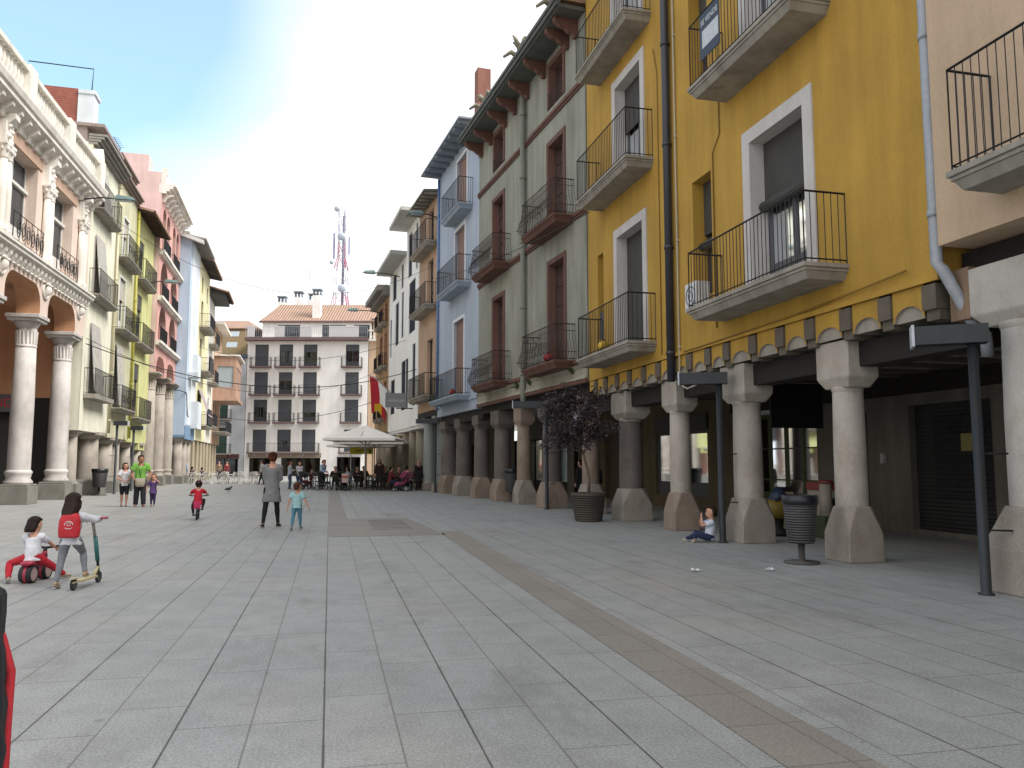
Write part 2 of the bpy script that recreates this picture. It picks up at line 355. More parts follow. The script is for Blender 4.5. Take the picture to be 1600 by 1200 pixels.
def column(fr, bld, s, r, z1, shaft, basem, n=-.45, base_h=.78, bw=.5, capital='block', capm=None, r2=None, name='column', k=20, cw=None, ch=.45):
    """stone arcade column: chamfered pedestal, tapered shaft, capital; n is the centre"""
    r2 = r2 or r*.93; zc = z1-ch
    m = MB(fr); m.lathe(s, n, [(r, base_h-.05), (r*1.0, base_h+.02), (r*.99, base_h+(zc-base_h)*.5), (r2, zc+.01)], k)
    c = m.build(name, shaft, bld)
    q = MB(fr)
    w = bw
    if capital == 'roman':
        q.box(s-w, s+w, n-w, n+w, 0, base_h*.62); q.box(s-w*.93, s+w*.93, n-w*.93, n+w*.93, base_h*.62, base_h*.7)
        q.build('pedestal', basem, c)
        q2 = MB(fr); q2.lathe(s, n, [(w*.9, base_h*.7), (w*.92, base_h*.78), (w*.75, base_h*.9), (r*1.12, base_h*1.05), (r*1.2, base_h*1.12), (r*1.02, base_h*1.2)], k); q2.build('column_base', shaft, c); q2 = MB(fr)
        q2.lathe(s, n, [(r2*1.0, zc-.75), (r2*1.1, zc-.72), (r2*1.1, zc-.66), (r2, zc-.64)], k)
        q2.lathe(s, n, [(r2, zc), (r2*1.28, zc+ch*.35), (r2*1.34, zc+ch*.5)], k)
        for j in range(18):
            t = 2*math.pi*j/18; q2.tube([(s+r2*1.01*math.cos(t), n+r2*1.01*math.sin(t), zc-.6), (s+r2*1.06*math.cos(t), n+r2*1.06*math.sin(t), zc-.1)], .035, 5)
        e = r2*1.55; q2.box(s-e, s+e, n-e, n+e, zc+ch*.5, zc+ch*.72); q2.box(s-e*1.12, s+e*1.12, n-e*1.12, n+e*1.12, zc+ch*.72, zc+ch)
        q2.build('capital', capm or shaft, c)
    elif capital == 'block':
        # pedestal: square foot whose corners are cut back to an octagon at the top
        zt = base_h; zf = base_h*.5
        bot = [(s-w, n-w), (s+w, n-w), (s+w, n+w), (s-w, n+w)]
        u = max(w*.8, r*1.06)
        oct_ = [(s-u*.45, n-u), (s+u*.45, n-u), (s+u, n-u*.45), (s+u, n+u*.45), (s+u*.45, n+u), (s-u*.45, n+u), (s-u, n+u*.45), (s-u, n-u*.45)]
        vs = [(x, y, 0) for x, y in bot]+[(s+(x-s)*.985, n+(y-n)*.985, zf) for x, y in bot]+[(x, y, zt) for x, y in oct_]
        fs = [(0, 3, 2, 1)]+[(i, (i+1) % 4, 4+(i+1) % 4, 4+i) for i in range(4)]
        fs += [(4, 5, 9, 8), (5, 6, 11, 10), (6, 7, 13, 12), (7, 4, 15, 14), (5, 10, 9), (6, 12, 11), (7, 14, 13), (4, 8, 15), tuple(range(8, 16))]
        q.add(vs, fs); q.build('pedestal', basem, c)
        q2 = MB(fr); e = cw or w*.95
        q2.lathe(s, n, [(r2*.98, zc-.03), (r2*1.05, zc+.03), (r2*1.08, zc+.08)], k)
        g_ = zc+.05; h_ = min(.16, (z1-g_)*.3); A, B = e*1.15, e*.78
        vs = [(s-A*.72, n-B*.72, g_), (s+A*.72, n-B*.72, g_), (s+A*.72, n+B*.72, g_), (s-A*.72, n+B*.72, g_),
              (s-A, n-B, g_+h_), (s+A, n-B, g_+h_), (s+A, n+B, g_+h_), (s-A, n+B, g_+h_), (s-A, n-B, z1), (s+A, n-B, z1), (s+A, n+B, z1), (s-A, n+B, z1)]
        q2.add(vs, [(0, 3, 2, 1), (8, 9, 10, 11)]+[(i+o, (i+1) % 4+o, 4+(i+1) % 4+o, 4+i+o) for o in (0, 4) for i in range(4)])
        q2.build('capital', capm or shaft, c)
    elif capital == 'plain':
        q.lathe(s, n, [(r*1.02, 0), (r*1.02, base_h)], k); q.build('foot', basem, c)
    elif capital == 'round':
        q.box(s-w, s+w, n-w, n+w, 0, base_h*.8); q.lathe(s, n, [(w*.95, base_h*.8), (r*1.05, base_h)], k); q.build('pedestal', basem, c)
        q2 = MB(fr); q2.lathe(s, n, [(r2, zc), (r2*1.25, zc+ch*.5)], k); q2.box(s-r2*1.35, s+r2*1.35, n-r2*1.35, n+r2*1.35, zc+ch*.5, z1); q2.build('capital', capm or shaft, c)
    return c
def pipe(fr, label, s, z0, z1, r, mat, n=.1, bend=None, cat='drainpipe', name='drainpipe'):
    p = fr.p(s, n, 0); t = thing(name, label, cat, (p[0], p[1], z0))
    m = MB(fr); pts = [(s, n, z1), (s, n, z0)]+(bend or []); m.tube(pts, r, 10); m.build('pipe', mat, t)
    q = MB(fr); z = z0+.6
    while z < z1: q.lathe(s, n, [(r*1.18, z), (r*1.18, z+.08)], 10); q.box(s-.02, s+.02, -.01, n, z+.02, z+.06); z += 2.4
    build_each(q, 'pipe_clamp', mat, t); return t
def persiana(fr, bld, s0, s1, z0, z1, n=.3, mat=None):
    m = MB(fr); m.add([(s0, .06, z1), (s1, .06, z1), (s1, n, z0), (s0, n, z0), (s0, .03, z1), (s1, .03, z1), (s1, n-.03, z0), (s0, n-.03, z0)], [(0, 1, 2, 3), (4, 7, 6, 5), (0, 4, 5, 1), (1, 5, 6, 2), (2, 6, 7, 3), (3, 7, 4, 0)])
    return m.build('hanging_blind', mat or BLINDL, bld)
def tiled_eave(fr, bld, s0, s1, z, n=.8, drop=.12, mat=None, under=None, step=.45, th=.12, brackets=True, name='eave'):
    m = MB(fr); m.hexa([(s0, -.3, z), (s1, -.3, z), (s1, n, z-drop), (s0, n, z-drop), (s0, -.3, z+th), (s1, -.3, z+th), (s1, n, z-drop+th), (s0, n, z-drop+th)])
    e = m.build(name, mat or TILE_S, bld)
    if brackets:
        q = MB(fr); x = s0+.1
        while x < s1-.05:
            q.hexa([(x, -.1, z-.16), (x+.12, -.1, z-.16), (x+.12, n-.08, z-drop-.1), (x, n-.08, z-drop-.1), (x, -.1, z-.003), (x+.12, -.1, z-.003), (x+.12, n-.08, z-drop*.9-.012), (x, n-.08, z-drop*.9-.012)]); x += step
        q.build('rafter_ends', under or CEM, e)
    return e
def roof(fr, bld, s0, s1, z, deep=8, rise=1.6, mat=None, n=0):
    m = MB(fr); m.hexa([(s0, n, z), (s1, n, z), (s1, -deep, z), (s0, -deep, z), (s0, n-.2, z+.12), (s1, n-.2, z+.12), (s1, -deep/2, z+rise), (s0, -deep/2, z+rise)])
    return m.build('roof', mat or TILE_S, bld)

def components(mb):
    """split a builder into its separate pieces (vertices welded by position)"""
    key = {}; par = {}
    def find(x):
        while par[x] != x: par[x] = par[par[x]]; x = par[x]
        return x
    ids = []
    for v in mb.v:
        k_ = (round(v[0], 3), round(v[1], 3), round(v[2], 3)); key.setdefault(k_, len(key)); ids.append(key[k_]); par.setdefault(key[k_], key[k_])
    for f in mb.f:
        a = find(ids[f[0]])
        for i in f[1:]: par[find(ids[i])] = a
    out = {}
    for f, sm in zip(mb.f, mb.sm): out.setdefault(find(ids[f[0]]), []).append((f, sm))
    res = []
    for fs in out.values():
        m = MB(); mp_ = {}
        for f, sm in fs:
            g = []
            for i in f:
                if i not in mp_: mp_[i] = len(m.v); m.v.append(mb.v[i])
                g.append(mp_[i])
            m.f.append(tuple(g)); m.sm.append(sm)
        res.append(m)
    return res
def build_each(mb, name, mat, parent):
    r = [m.build(name, mat, parent) for m in components(mb)]; return r[0]
# ---------------- ground ----------------
def paving():
    m, n, l, b = new_mat('granite_paving')
    g = n.new('ShaderNodeNewGeometry'); mp_ = n.new('ShaderNodeMapping'); mp_.inputs['Rotation'].default_value = (0, 0, R(90))
    l.new(g.outputs['Position'], mp_.inputs[0])
    br = n.new('ShaderNodeTexBrick'); br.offset = .37; br.offset_frequency = 3; br.squash = 1
    br.inputs['Scale'].default_value = 1; br.inputs['Brick Width'].default_value = 1.25; br.inputs['Row Height'].default_value = .41
    br.inputs['Mortar Size'].default_value = .006; br.inputs['Mortar Smooth'].default_value = .3; br.inputs['Bias'].default_value = 0
    br.inputs['Color1'].default_value = (*lin('999a99'), 1); br.inputs['Color2'].default_value = (*lin('9d9e9c'), 1); br.inputs['Mortar'].default_value = (*lin('74746f'), 1)
    l.new(mp_.outputs[0], br.inputs['Vector'])
    # every second joint is wider and darker
    sx = n.new('ShaderNodeSeparateXYZ'); l.new(g.outputs['Position'], sx.inputs[0])
    w1 = n.new('ShaderNodeMath'); w1.operation = 'WRAP'; w1.inputs[1].default_value = -.41; w1.inputs[2].default_value = .41; l.new(sx.outputs['X'], w1.inputs[0])
    ab = n.new('ShaderNodeMath'); ab.operation = 'ABSOLUTE'; l.new(w1.outputs[0], ab.inputs[0])
    jn = n.new('ShaderNodeMath'); jn.operation = 'MULTIPLY_ADD'; jn.inputs[1].default_value = .012; l.new(noise(n, l, 1.3, 4), jn.inputs[0]); l.new(ab.outputs[0], jn.inputs[2])
    dark = ramp2(n, l, jn.outputs[0], (.36, .35, .33), (1, 1, 1), .009, .0145)
    spk = ramp2(n, l, noise(n, l, 60, 2, rough=.8), (.74,)*3, (1.16,)*3, .38, .62)
    st = ramp2(n, l, noise(n, l, .45, 6, rough=.7), (.84, .85, .85), (1.05, 1.04, 1.03), .3, .7)
    st2 = ramp2(n, l, noise(n, l, 2.6, 5, rough=.7), (.86, .86, .85), (1.03, 1.03, 1.03), .3, .6)
    warm = ramp2(n, l, noise(n, l, .33, 3), (1, 1, 1), (1.05, .985, .93), .52, .7)
    spots = ramp2(n, l, noise(n, l, 9, 2, rough=.3), (.72, .70, .67), (1, 1, 1), .21, .25)
    x = br.outputs[0]
    drips = ramp2(n, l, noise(n, l, .9, 6, sc=(1, .35, 1), rough=.75), (.80, .79, .77), (1, 1, 1), .34, .46)
    for q in (dark, spk, st, st2, warm, spots, drips): x = mul(n, l, x, q)
    l.new(x, b.inputs['Base Color']); b.inputs['Roughness'].default_value = .62
    bump(n, l, b, noise(n, l, 45, 4), .12, .006)
    return m
PAV = paving()
def band_mat():
    m, n, l, b = new_mat('brown_granite_band'); 
    g = n.new('ShaderNodeNewGeometry'); br = n.new('ShaderNodeTexBrick'); br.offset = 0; br.inputs['Scale'].default_value = 1
    br.inputs['Brick Width'].default_value = 2.6; br.inputs['Row Height'].default_value = .62; br.inputs['Mortar Size'].default_value = .005
    br.inputs['Color1'].default_value = (*lin('868078'), 1); br.inputs['Color2'].default_value = (*lin('8c867d'), 1); br.inputs['Mortar'].default_value = (*lin('6a635a'), 1)
    l.new(g.outputs['Position'], br.inputs['Vector'])
    x = mul(n, l, br.outputs[0], ramp2(n, l, noise(n, l, 60, 2, rough=.8), (.8,)*3, (1.12,)*3, .38, .62))
    x = mul(n, l, x, ramp2(n, l, noise(n, l, .8, 5), (.88,)*3, (1.04,)*3))
    l.new(x, b.inputs['Base Color']); b.inputs['Roughness'].default_value = .65; bump(n, l, b, noise(n, l, 45, 4), .12, .006); return m
BAND = band_mat()
MB().quad((-80, -30, 0), (80, -30, 0), (80, 160, 0), (-80, 160, 0)).build('plaza_paving', PAV, kind='structure')
MB().quad((-400, -400, -.06), (400, -400, -.06), (400, 700, -.06), (-400, 700, -.06)).build('terrain', plain('earth', '8a8578', .9), kind='structure')
bb = MB(); z = .004
bb.quad((.02, 22.4, z), (.50, 22.4, z), (.50, 47.6, z), (.02, 47.6, z))
bb.quad((.02, 17.0, z), (2.43, 17.0, z), (2.1, 22.4, z), (.02, 22.4, z))
bb.quad((2.43, 17.9, z), (2.86, 17.9, z), (2.66, -3, z), (2.18, -3, z), (2.36, 16.99, z))
BD = bb
bb.build('paving_border_square', BAND, kind='structure')
gr = MB(); 
for i in range(8): gr.box(1.0, 1.9, 18.6+i*.42, 18.63+i*.42, .0045, .012)
tag(gr.build('drain_grate', plain('grate_steel', '6e6c68', .5, .4)), 'flat drain grate set in the brown granite square of the paving', 'grate')

# ================= RIGHT ROW =================
def building(name, label, fr, cat='building', s=0):
    p = fr.p(s, 0, 0); return thing(name, label, cat, (p[0], p[1], 0))
YEL = stucco('yellow_render', 'b6903c', .2, blotch=.12)
PEACH = stucco('peach_render', 'c2a98e', .14, blotch=.07)
GREYG = stucco('grey_green_render', '95968a', .3, blotch=.12, bs=.4)
BLUE = stucco('pale_blue_render', 'a9b5c6', .14, blotch=.06)
ORANGE = stucco('apricot_render', 'b99c86', .2)
WHITE = stucco('white_render', 'efeff0', .08, blotch=.03, bs=.1)
OCHRE = stucco('ochre_render', 'ab8c66', .2)
STONE = granite('column_stone', 'ada59a', .12); STONEB = granite('pedestal_stone', '9a9186', .18)
STONEW = granite('weathered_dark_stone', '6c645e', .3); STONEP = granite('pink_stone', '968577', .3)
SURR = stucco('white_surround', 'c6c2bf', .12)
JOIST = plain('grey_joist_end', '5e564b', .85, bs=.4, scale=5); VAULT = stucco('grey_vault', 'a29b90', .3)
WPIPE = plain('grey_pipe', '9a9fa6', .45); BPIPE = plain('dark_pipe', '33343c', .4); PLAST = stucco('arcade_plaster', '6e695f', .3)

fy = Fr((7.68, 6.0), 1.2); y = building('yellow_house', 'yellow rendered house with white door surrounds over an arcade of pale stone columns', fy, s=2.65)
S0, S1, ZT = 2.65, 16.16, 17.2
doorsA = [(5.42, 7.08, 4.5, 7.45), (5.42, 7.08, 8.85, 11.9), (5.42, 7.08, 13.1, 16)]
winA = [(8.62, 9.45, 4.95, 7.5), (8.62, 9.45, 9.7, 11.9)]
doorsB = [(12.1, 13.8, 4.36, 7.5), (12.1, 13.8, 8.85, 11.65), (12.1, 13.8, 12.6, 15.4)]
winB = [(14.9, 15.35, 4.95, 7.4)]
m = MB(fy); wall(m, S0, 10.42, 3.93, ZT, doorsA+winA, depth=.42); wall(m, 10.42, S1, 3.88, ZT, doorsB+winB, depth=.42); shell(m, S0, S1, 3.9, ZT)
m.box(S0, 10.4, .001, .045, 3.86, 3.94)
m.build('wall', YEL, y)
# fascia with joist ends and little vaults
m = MB(fy); ja = [2.84, 3.69, 4.55, 5.46, 6.31, 7.2, 8.16, 8.92, 9.75, 10.5, 11.35, 12.2, 13.1, 13.95, 14.8, 15.6]
zb = 3.42
for i in range(len(ja)):
    a = ja[i]+.13; b = (ja[i+1]-.13) if i+1 < len(ja) else S1
    c = (a+b)/2; w_ = (b-a)/2-.02; k = 8
    arc = [(c-w_*math.cos(math.pi*j/k), zb+.2*math.sin(math.pi*j/k)) for j in range(k+1)]
    pts = [(b, zb), (b, 3.86), (a, 3.86), (a, zb)]+arc
    for j in range(k):  # fascia above the arc
        m.quad((arc[j][0], -.012, arc[j][1]), (arc[j+1][0], -.012, arc[j+1][1]), (arc[j+1][0], -.012, 3.86), (arc[j][0], -.012, 3.86))
    m.quad((a, -.012, zb), (arc[0][0], -.012, arc[0][1]), (arc[0][0], -.012, 3.86), (a, -.012, 3.86)); m.quad((arc[-1][0], -.012, arc[-1][1]), (b, -.012, zb), (b, -.012, 3.86), (arc[-1][0], -.012, 3.86))
build_each(m, 'fascia_panel', YEL, y)
q = MB(fy)
for i in range(len(ja)-1):
    a = ja[i]+.13; b = ja[i+1]-.13; c = (a+b)/2; w_ = (b-a)/2-.02; k = 8
    arc = [(c-w_*math.cos(math.pi*j/k), zb+.2*math.sin(math.pi*j/k)) for j in range(k+1)]
    for j in range(k): q.quad((arc[j][0], -.06, zb), (arc[j+1][0], -.06, zb), (arc[j+1][0], -.06, arc[j+1][1]), (arc[j][0], -.06, arc[j][1]))
    for j in range(k): q.quad((arc[j][0], -.012, arc[j][1]), (arc[j+1][0], -.012, arc[j+1][1]), (arc[j+1][0], -4.8, arc[j+1][1]), (arc[j][0], -4.8, arc[j][1]))
build_each(q, 'ceiling_vault', VAULT, y)
for s_ in ja:
    jm = MB(fy); jm.box(s_-.125, s_+.125, -4.8, .03, 3.5, 3.83); jm.box(s_-.11, s_+.11, -4.8, -.03, 3.36, 3.5); jm.build('joist', JOIST, y)
m = MB(fy)
for a, b in ((2.0, 4.0), (5.35, 7.0), (8.25, 10.2), (11.2, 13.5), (14.4, 16.1)): pass
m.box(S0-.2, S1, -.72, -.3, 2.98, 3.36); m.box(S0-.2, S1, -4.8, -4.5, 3.0, 3.36); build_each(m, 'beam', DARKWOOD, y)
for s_, r_, sh, bm_, bw_, zt_ in ((5.08, .245, STONE, STONEB, .31, 3.0), (8.18, .28, STONE, STONEB, .345, 3.0), (11.05, .24, STONE, STONEP, .31, 2.98), (14.25, .32, STONEW, STONEB, .42, 2.98)):
    c = column(fy, y, s_, r_, 3.4, sh, bm_, n=-bw_-.06, base_h=.84, bw=bw_, cw=r_*1.42, ch=.78, capm=STONE)
# shops at the back of the arcade
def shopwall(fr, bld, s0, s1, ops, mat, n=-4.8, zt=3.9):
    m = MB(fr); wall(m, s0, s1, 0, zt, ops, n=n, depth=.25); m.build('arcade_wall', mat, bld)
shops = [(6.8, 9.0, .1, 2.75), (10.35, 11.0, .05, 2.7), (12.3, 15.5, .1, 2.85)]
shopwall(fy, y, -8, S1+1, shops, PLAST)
SHUT = striped('brown_roller_door', '5e4c3c', '2c241d', 'Z', 11, .6, .4); SHUTG = striped('dark_roller_door', '2b2b2b', '131313', 'Z', 12, .6, .4)
MB(fy).box(6.8, 9.0, -5.02, -4.97, .1, 2.75).build('roller_door', SHUTG, y)
m = MB(fy)
for k in range(13): m.tube([(7.0+k*.12, -4.95, .8), (7.0+k*.12, -4.95, 2.5)], .006, 4)
for k in range(15): m.tube([(7.0, -4.94, .8+k*.12), (8.44, -4.94, .8+k*.12)], .006, 4)
m.build('security_grid', IRON, y)
m = MB(fy); m.box(7.2, 7.7, -4.93, -4.92, 1.75, 2.1); m.build('shutter_poster', plain('poster_yellowish', '8f8450', .7), y)
MB(fy).box(10.35, 11.0, -5.0, -4.95, .05, 2.7).build('dark_door', plain('dark_door', '191817', .5), y)
window(fy, y, 12.3, 13.9, .1, 2.85, n=-4.95, fm=plain('green_shop_frame', '46502c', .6), rows=3, name='shop_window')
window(fy, y, 13.9, 15.5, .1, 2.85, n=-4.95, fm=plain('green_shop_frame', '46502c', .6), rows=3, name='shop_window')
q = MB(fy)
for k in range(5): q.box(12.4, 15.4, -5.35, -5.1, .45+k*.42, .47+k*.42)
q.build('shelves', plain('shelf_grey', '77756e', .7), y)
r2 = random.Random(4)
for k in range(26):
    a_ = r2.uniform(12.5, 15.2); z_ = .47+r2.randrange(5)*.42; q = MB(fy); w2, h2 = r2.uniform(.04, .1), r2.uniform(.1, .28); q.box(a_, a_+w2*2, -5.3, -5.15, z_+.001, z_+h2); q.build('goods', plain('goods_%d' % (k % 6), ('7a3a34', '8a7a44', '3c5a7a', '8f8a80', '4a6a40', '9a5a30')[k % 6], .7), y)
m = MB(fy); m.box(9.75, 9.85, -4.8, -4.72, 1.5, 1.72); m.build('intercom', plain('intercom_pale', 'a8a8a4', .5), y)
def sign(fr, txt, s, n, z, w, h, board, ink, size, name, label, cat='sign', face='n', flip=1, th=.06):
    """flat board; face 'n' looks out of the facade, face 's' looks back along the street towards the viewer"""
    p = fr.p(s, n, 0); t = thing(name, label, cat, (p[0], p[1], z-h/2)); m = MB(fr)
    if face == 'n': m.box(s-w/2, s+w/2, n-th, n, z-h/2, z+h/2); pl = lambda u, v, d: fr.p(s-flip*u, n+.004, z+v)
    else: m.box(s, s+th, n-w/2, n+w/2, z-h/2, z+h/2); pl = lambda u, v, d: fr.p(s-.004, n-flip*u, z+v)
    m.build('board', board, t)
    if txt: text_mb(txt, pl, size).build('lettering', ink, t)
    return t
WB = plain('white_board', 'b9bcc0', .6); BLK = plain('black_letters', '141414', .6); RED = plain('red_paint', 'a3202a', .5)
sign(fy, 'AmonTolo', 14.75, -4.7, 3.1, 1.5, .42, WB, plain('blue_letters', '3a4f96', .6), .3, 'shop_sign', 'white shop sign with handwritten blue letters above the green framed shop window', flip=1)
sign(fgs := Fr((7.33, 22.22), 6.0), 'PARIA', 2.6, -4.5, 2.85, 3.4, .5, plain('grey_board', '4a4a48', .7), BLK, .4, 'shop_sign', 'dark grey fascia sign with black letters over the wide shop window', flip=1)
sign(fy, '', 9.2, -2.2, 2.72, 1.25, .95, plain('black_board', '101012', .5), BLK, .4, 'hanging_board', 'big black board hanging under the arcade ceiling near the shop window', face='s')
# doors and windows of the yellow house
for i, o in enumerate(doorsA): window(fy, y, *o, fm=GREYF, n=-.34, blind=(.42, .3, 0)[i], rows=1, surround=.26, sm=SURR, curtain=(i == 0))
for i, o in enumerate(winA): window(fy, y, *o, fm=BROWNF, n=-.34, blind=(.45, .3)[i], kind='single')
for i, o in enumerate(doorsB): window(fy, y, *o, fm=GREYF, n=-.34, blind=(1, .45, .2)[i], rows=1, surround=.24, sm=SURR)
window(fy, y, *winB[0], fm=GREYF, n=-.34, kind='single')
rv = MB(fy)
for (a, b, c, d) in doorsA+doorsB:
    rv.quad((a+.004, 0, c), (a+.004, -.42, c), (a+.004, -.42, d), (a+.004, 0, d)); rv.quad((b-.004, 0, c), (b-.004, -.42, c), (b-.004, -.42, d), (b-.004, 0, d)); rv.quad((a, 0, d-.004), (b, 0, d-.004), (b, -.42, d-.004), (a, -.42, d-.004))
build_each(rv, 'door_reveal', SURR, y)
m = MB(fy); m.tube([(5.44, -.22, 6.22), (7.06, -.22, 6.22)], .1, 10); m.tube([(8.64, -.2, 6.1), (9.43, -.2, 6.1)], .09, 10); build_each(m, 'rolled_blind', BLIND, y)
balcony(fy, y, 4.42, 8.3, 4.5, .78, 1.1); balcony(fy, y, 4.6, 8.05, 8.86, .78, 1.25); balcony(fy, y, 4.6, 8.05, 13.1, .78)
balcony(fy, y, 11.4, 15.1, 4.36, .75, 1.15); balcony(fy, y, 11.4, 15.1, 8.84, .75, 1.2); balcony(fy, y, 11.4, 15.1, 12.55, .75, 1.2)
m = MB(fy); m.box(14.93, 15.32, -.1, -.05, 4.95, 5.75); m.build('window_grille', plain('grille_grey', '4c4e52', .6), y)
tiled_eave(fy, y, S0, S1, ZT, 1.0); roof(fy, y, S0, S1, ZT+.13)
pipe(fy, 'grey downpipe between the peach house and the yellow house, bending into the arcade', 2.58, 4.05, 17, .075, WPIPE, .11, bend=[(2.5, .1, 3.95), (2.45, -.25, 3.3), (2.35, -.35, 3.1), (2.4, -.42, 2.85)])
pipe(fy, 'dark slate downpipe running down the middle of the yellow house', 10.42, 3.3, 17, .09, BPIPE, .12)
pipe(fy, 'thin pale cable pipe beside the dark downpipe on the yellow house', 10.15, 3.4, 17, .018, plain('pale_cable', 'a8a294', .6), .04, bend=[(10.2, .05, 3.25), (9.9, 0, 3.1), (9.3, -.1, 3.2)])
cb = MB(fy); cb.tube([(8.2, .02, 8.9), (8.2, .02, 8.1), (8.5, .02, 7.8), (8.5, .02, 4.2)], .014, 5); cb.tube([(3.2, .05, 4.1), (6, .06, 3.95), (9.9, .05, 3.9)], .016, 5)
cb.tube([(11.3, .02, 11.5), (11.1, .02, 10.8), (11.1, .02, 4)], .012, 5)
tag(cb.build('wall_cable', plain('ochre_cable', '8a6a24', .7)), 'thin painted cables running down the yellow house beside its small windows', 'cable')
# air conditioner
p = fy.p(9.0, .15, 4.9); t = thing('air_conditioner', 'white air conditioner unit on the yellow wall behind the lower balcony bars', 'air conditioner', p)
MB(fy).box(8.75, 9.25, .02, .32, 4.62, 5.2).build('casing', plain('ac_white', 'c9cbcd', .5), t)
m = MB(fy); m.tube([(9.0+.2*math.cos(k*.5236), .325, 4.92+.2*math.sin(k*.5236)) for k in range(13)], .012, 4); m.tube([(9.0+.1*math.cos(k*.5236), .325, 4.92+.1*math.sin(k*.5236)) for k in range(13)], .01, 4); m.build('fan_grille', GREYF, t)
# banner
def banner():
    p = fy.p(7.4, .79, 9.3); t = thing('balcony_banner', 'white banner with dark lettering tied to the upper balcony of the yellow house', 'banner', p)
    m = MB(fy); m.box(6.75, 7.5, .75, .765, 9.15, 10.05); m.build('board', plain('navy_cloth', '3c4654', .8), t)
    text_mb('SE VENDE', lambda u, v, d: fy.p(7.12-u, .77, 9.86+v), .15, bold=True).build('lettering', WB, t)
    q = MB(fy); q.box(6.78, 7.4, .766, .77, 9.35, 9.7); q.build('white_panel', WB, t)
banner()
def gourd(fr, s, z, n, col, label, grp=None):
    p = fr.p(s, n, z); t = thing('balcony_ornament', label, 'ornament', p, grp)
    m = MB(fr); m.ball((s, n, z+.14), (.15, .15, .13), 12, 8); m.build('body', plain('orn_'+col, col, .4), t)
    q = MB(fr); q.lathe(s, n, [(.05, z+.25), (.04, z+.3)], 8); q.lathe(s, n, [(.09, z), (.1, z+.03)], 8); q.build('cap', DARKWOOD, t)
gourd(fy, 13.35, 4.37, .6, 'c2a020', 'round yellow pumpkin-like ornament on the lower balcony of the yellow house')

# ---- peach house at the right edge
fp = Fr((7.68, 6.0), 1.2); ph = building('peach_house', 'peach rendered house at the right edge with a projecting upper storey', fp, s=-6)
m = MB(fp); n_ = .22
P_ops = [(-.9, .9, 4.9, 7.6), (-.9, .9, 9, 11.8)]
wall(m, -8, 2.42, 4.22, 17.5, P_ops, n=n_, depth=.3)
m.quad((2.42, n_, 4.22), (2.42, -8, 4.22), (2.42, -8, 17.5), (2.42, n_, 17.5)); m.quad((-8, n_, 4.22), (2.42, n_, 4.22), (2.42, -8, 4.22), (-8, -8, 4.22)); m.quad((-8, n_, 17.5), (2.42, n_, 17.5), (2.42, -8, 17.5), (-8, -8, 17.5))
m.quad((-8, n_, 4.22), (-8, -8, 4.22), (-8, -8, 17.5), (-8, n_, 17.5)); m.build('wall', PEACH, ph)
for o in P_ops: window(fp, ph, *o, fm=BROWNF, n=-.05)
fb = fp.sub(0, n_); balcony(fb, ph, -1.6, 1.55, 4.8, .65, 1.2, slab=stucco('old_slab', '9a968c', .3)); balcony(fb, ph, -1.6, 1.55, 9, .65, 1.2)
m = MB(fp); m.box(-8.2, -8, -4.8, -.9, 0, 4.2); m.build('arcade_light_stop', PLAST, ph)  # added out of view to stop light entering the open arcade end
m = MB(fp); m.box(-8, 2.6, -.7, -.3, 3.9, 4.2); m.build('beam', DARKWOOD, ph)
column(fp, ph, 1.75, .34, 3.9, granite('pale_column_stone', 'bab5ad', .1), STONEB, n=-.42, base_h=1.0, bw=.46, cw=.46, ch=.8)
column(fp, ph, -2.2, .34, 3.9, granite('pale_column_stone', 'bab5ad', .1), STONEB, n=-.42, base_h=1.0, bw=.46, cw=.46, ch=.8)
m = MB(fp); m.box(2.3, 2.62, -4.8, -.1, 3.3, 3.95); m.build('side_beam', stucco('brown_patch', '8d7560', .4), ph)

# ---- grey-green house
fg = Fr((7.33, 22.22), 6.0); g = building('grey_house', 'grey green house with brown door frames, bowed iron balconies and a bracketed eave', fg)
GL_ = 11.38; BR = stucco('brown_trim', '6a4a40', .25)
dg = [(1.75, 3.05, 4.72, 8.05), (7.95, 9.25, 4.72, 8.05), (1.75, 3.05, 9.3, 12.15), (7.95, 9.25, 9.3, 12.15), (1.75, 2.95, 13.45, 14.9), (7.95, 9.15, 13.45, 14.9)]
m = MB(fg); wall(m, 0.015, GL_, 3.9, 15.3, dg, depth=.35); shell(m, 0.015, GL_, 3.9, 15.3); m.build('wall', GREYG, g)
for i, o in enumerate(dg):
    window(fg, g, *o, fm=BROWNF, n=-.26, rows=5 if i < 4 else 3, surround=.17, sm=BR, curtain=i < 2)
rv = MB(fg)
for (a, b, c, d) in dg:
    rv.quad((a+.004, 0, c), (a+.004, -.35, c), (a+.004, -.35, d), (a+.004, 0, d)); rv.quad((b-.004, 0, c), (b-.004, -.35, c), (b-.004, -.35, d), (b-.004, 0, d)); rv.quad((a, 0, d-.004), (b, 0, d-.004), (b, -.35, d-.004), (a, -.35, d-.004))
build_each(rv, 'door_reveal', BR, g)
m = MB(fg)
for z in (4.55, 9.12, 13.15):
    m.box(0, GL_, .001, .09, z-.06, z+.06); m.box(0, GL_, .001, .05, z-.14, z-.06)
m.box(0, GL_, .001, .1, 3.86, 3.98); build_each(m, 'string_course', BR, g)
m = MB(fg); m.prism([(0, 3.98), (.12, 3.98), (.05, 4.1), (.05, 4.3), (.14, 4.41), (0, 4.41)], 's', 0, GL_); m.build('frieze', stucco('frieze_plaster', 'a39f90', .3), g)
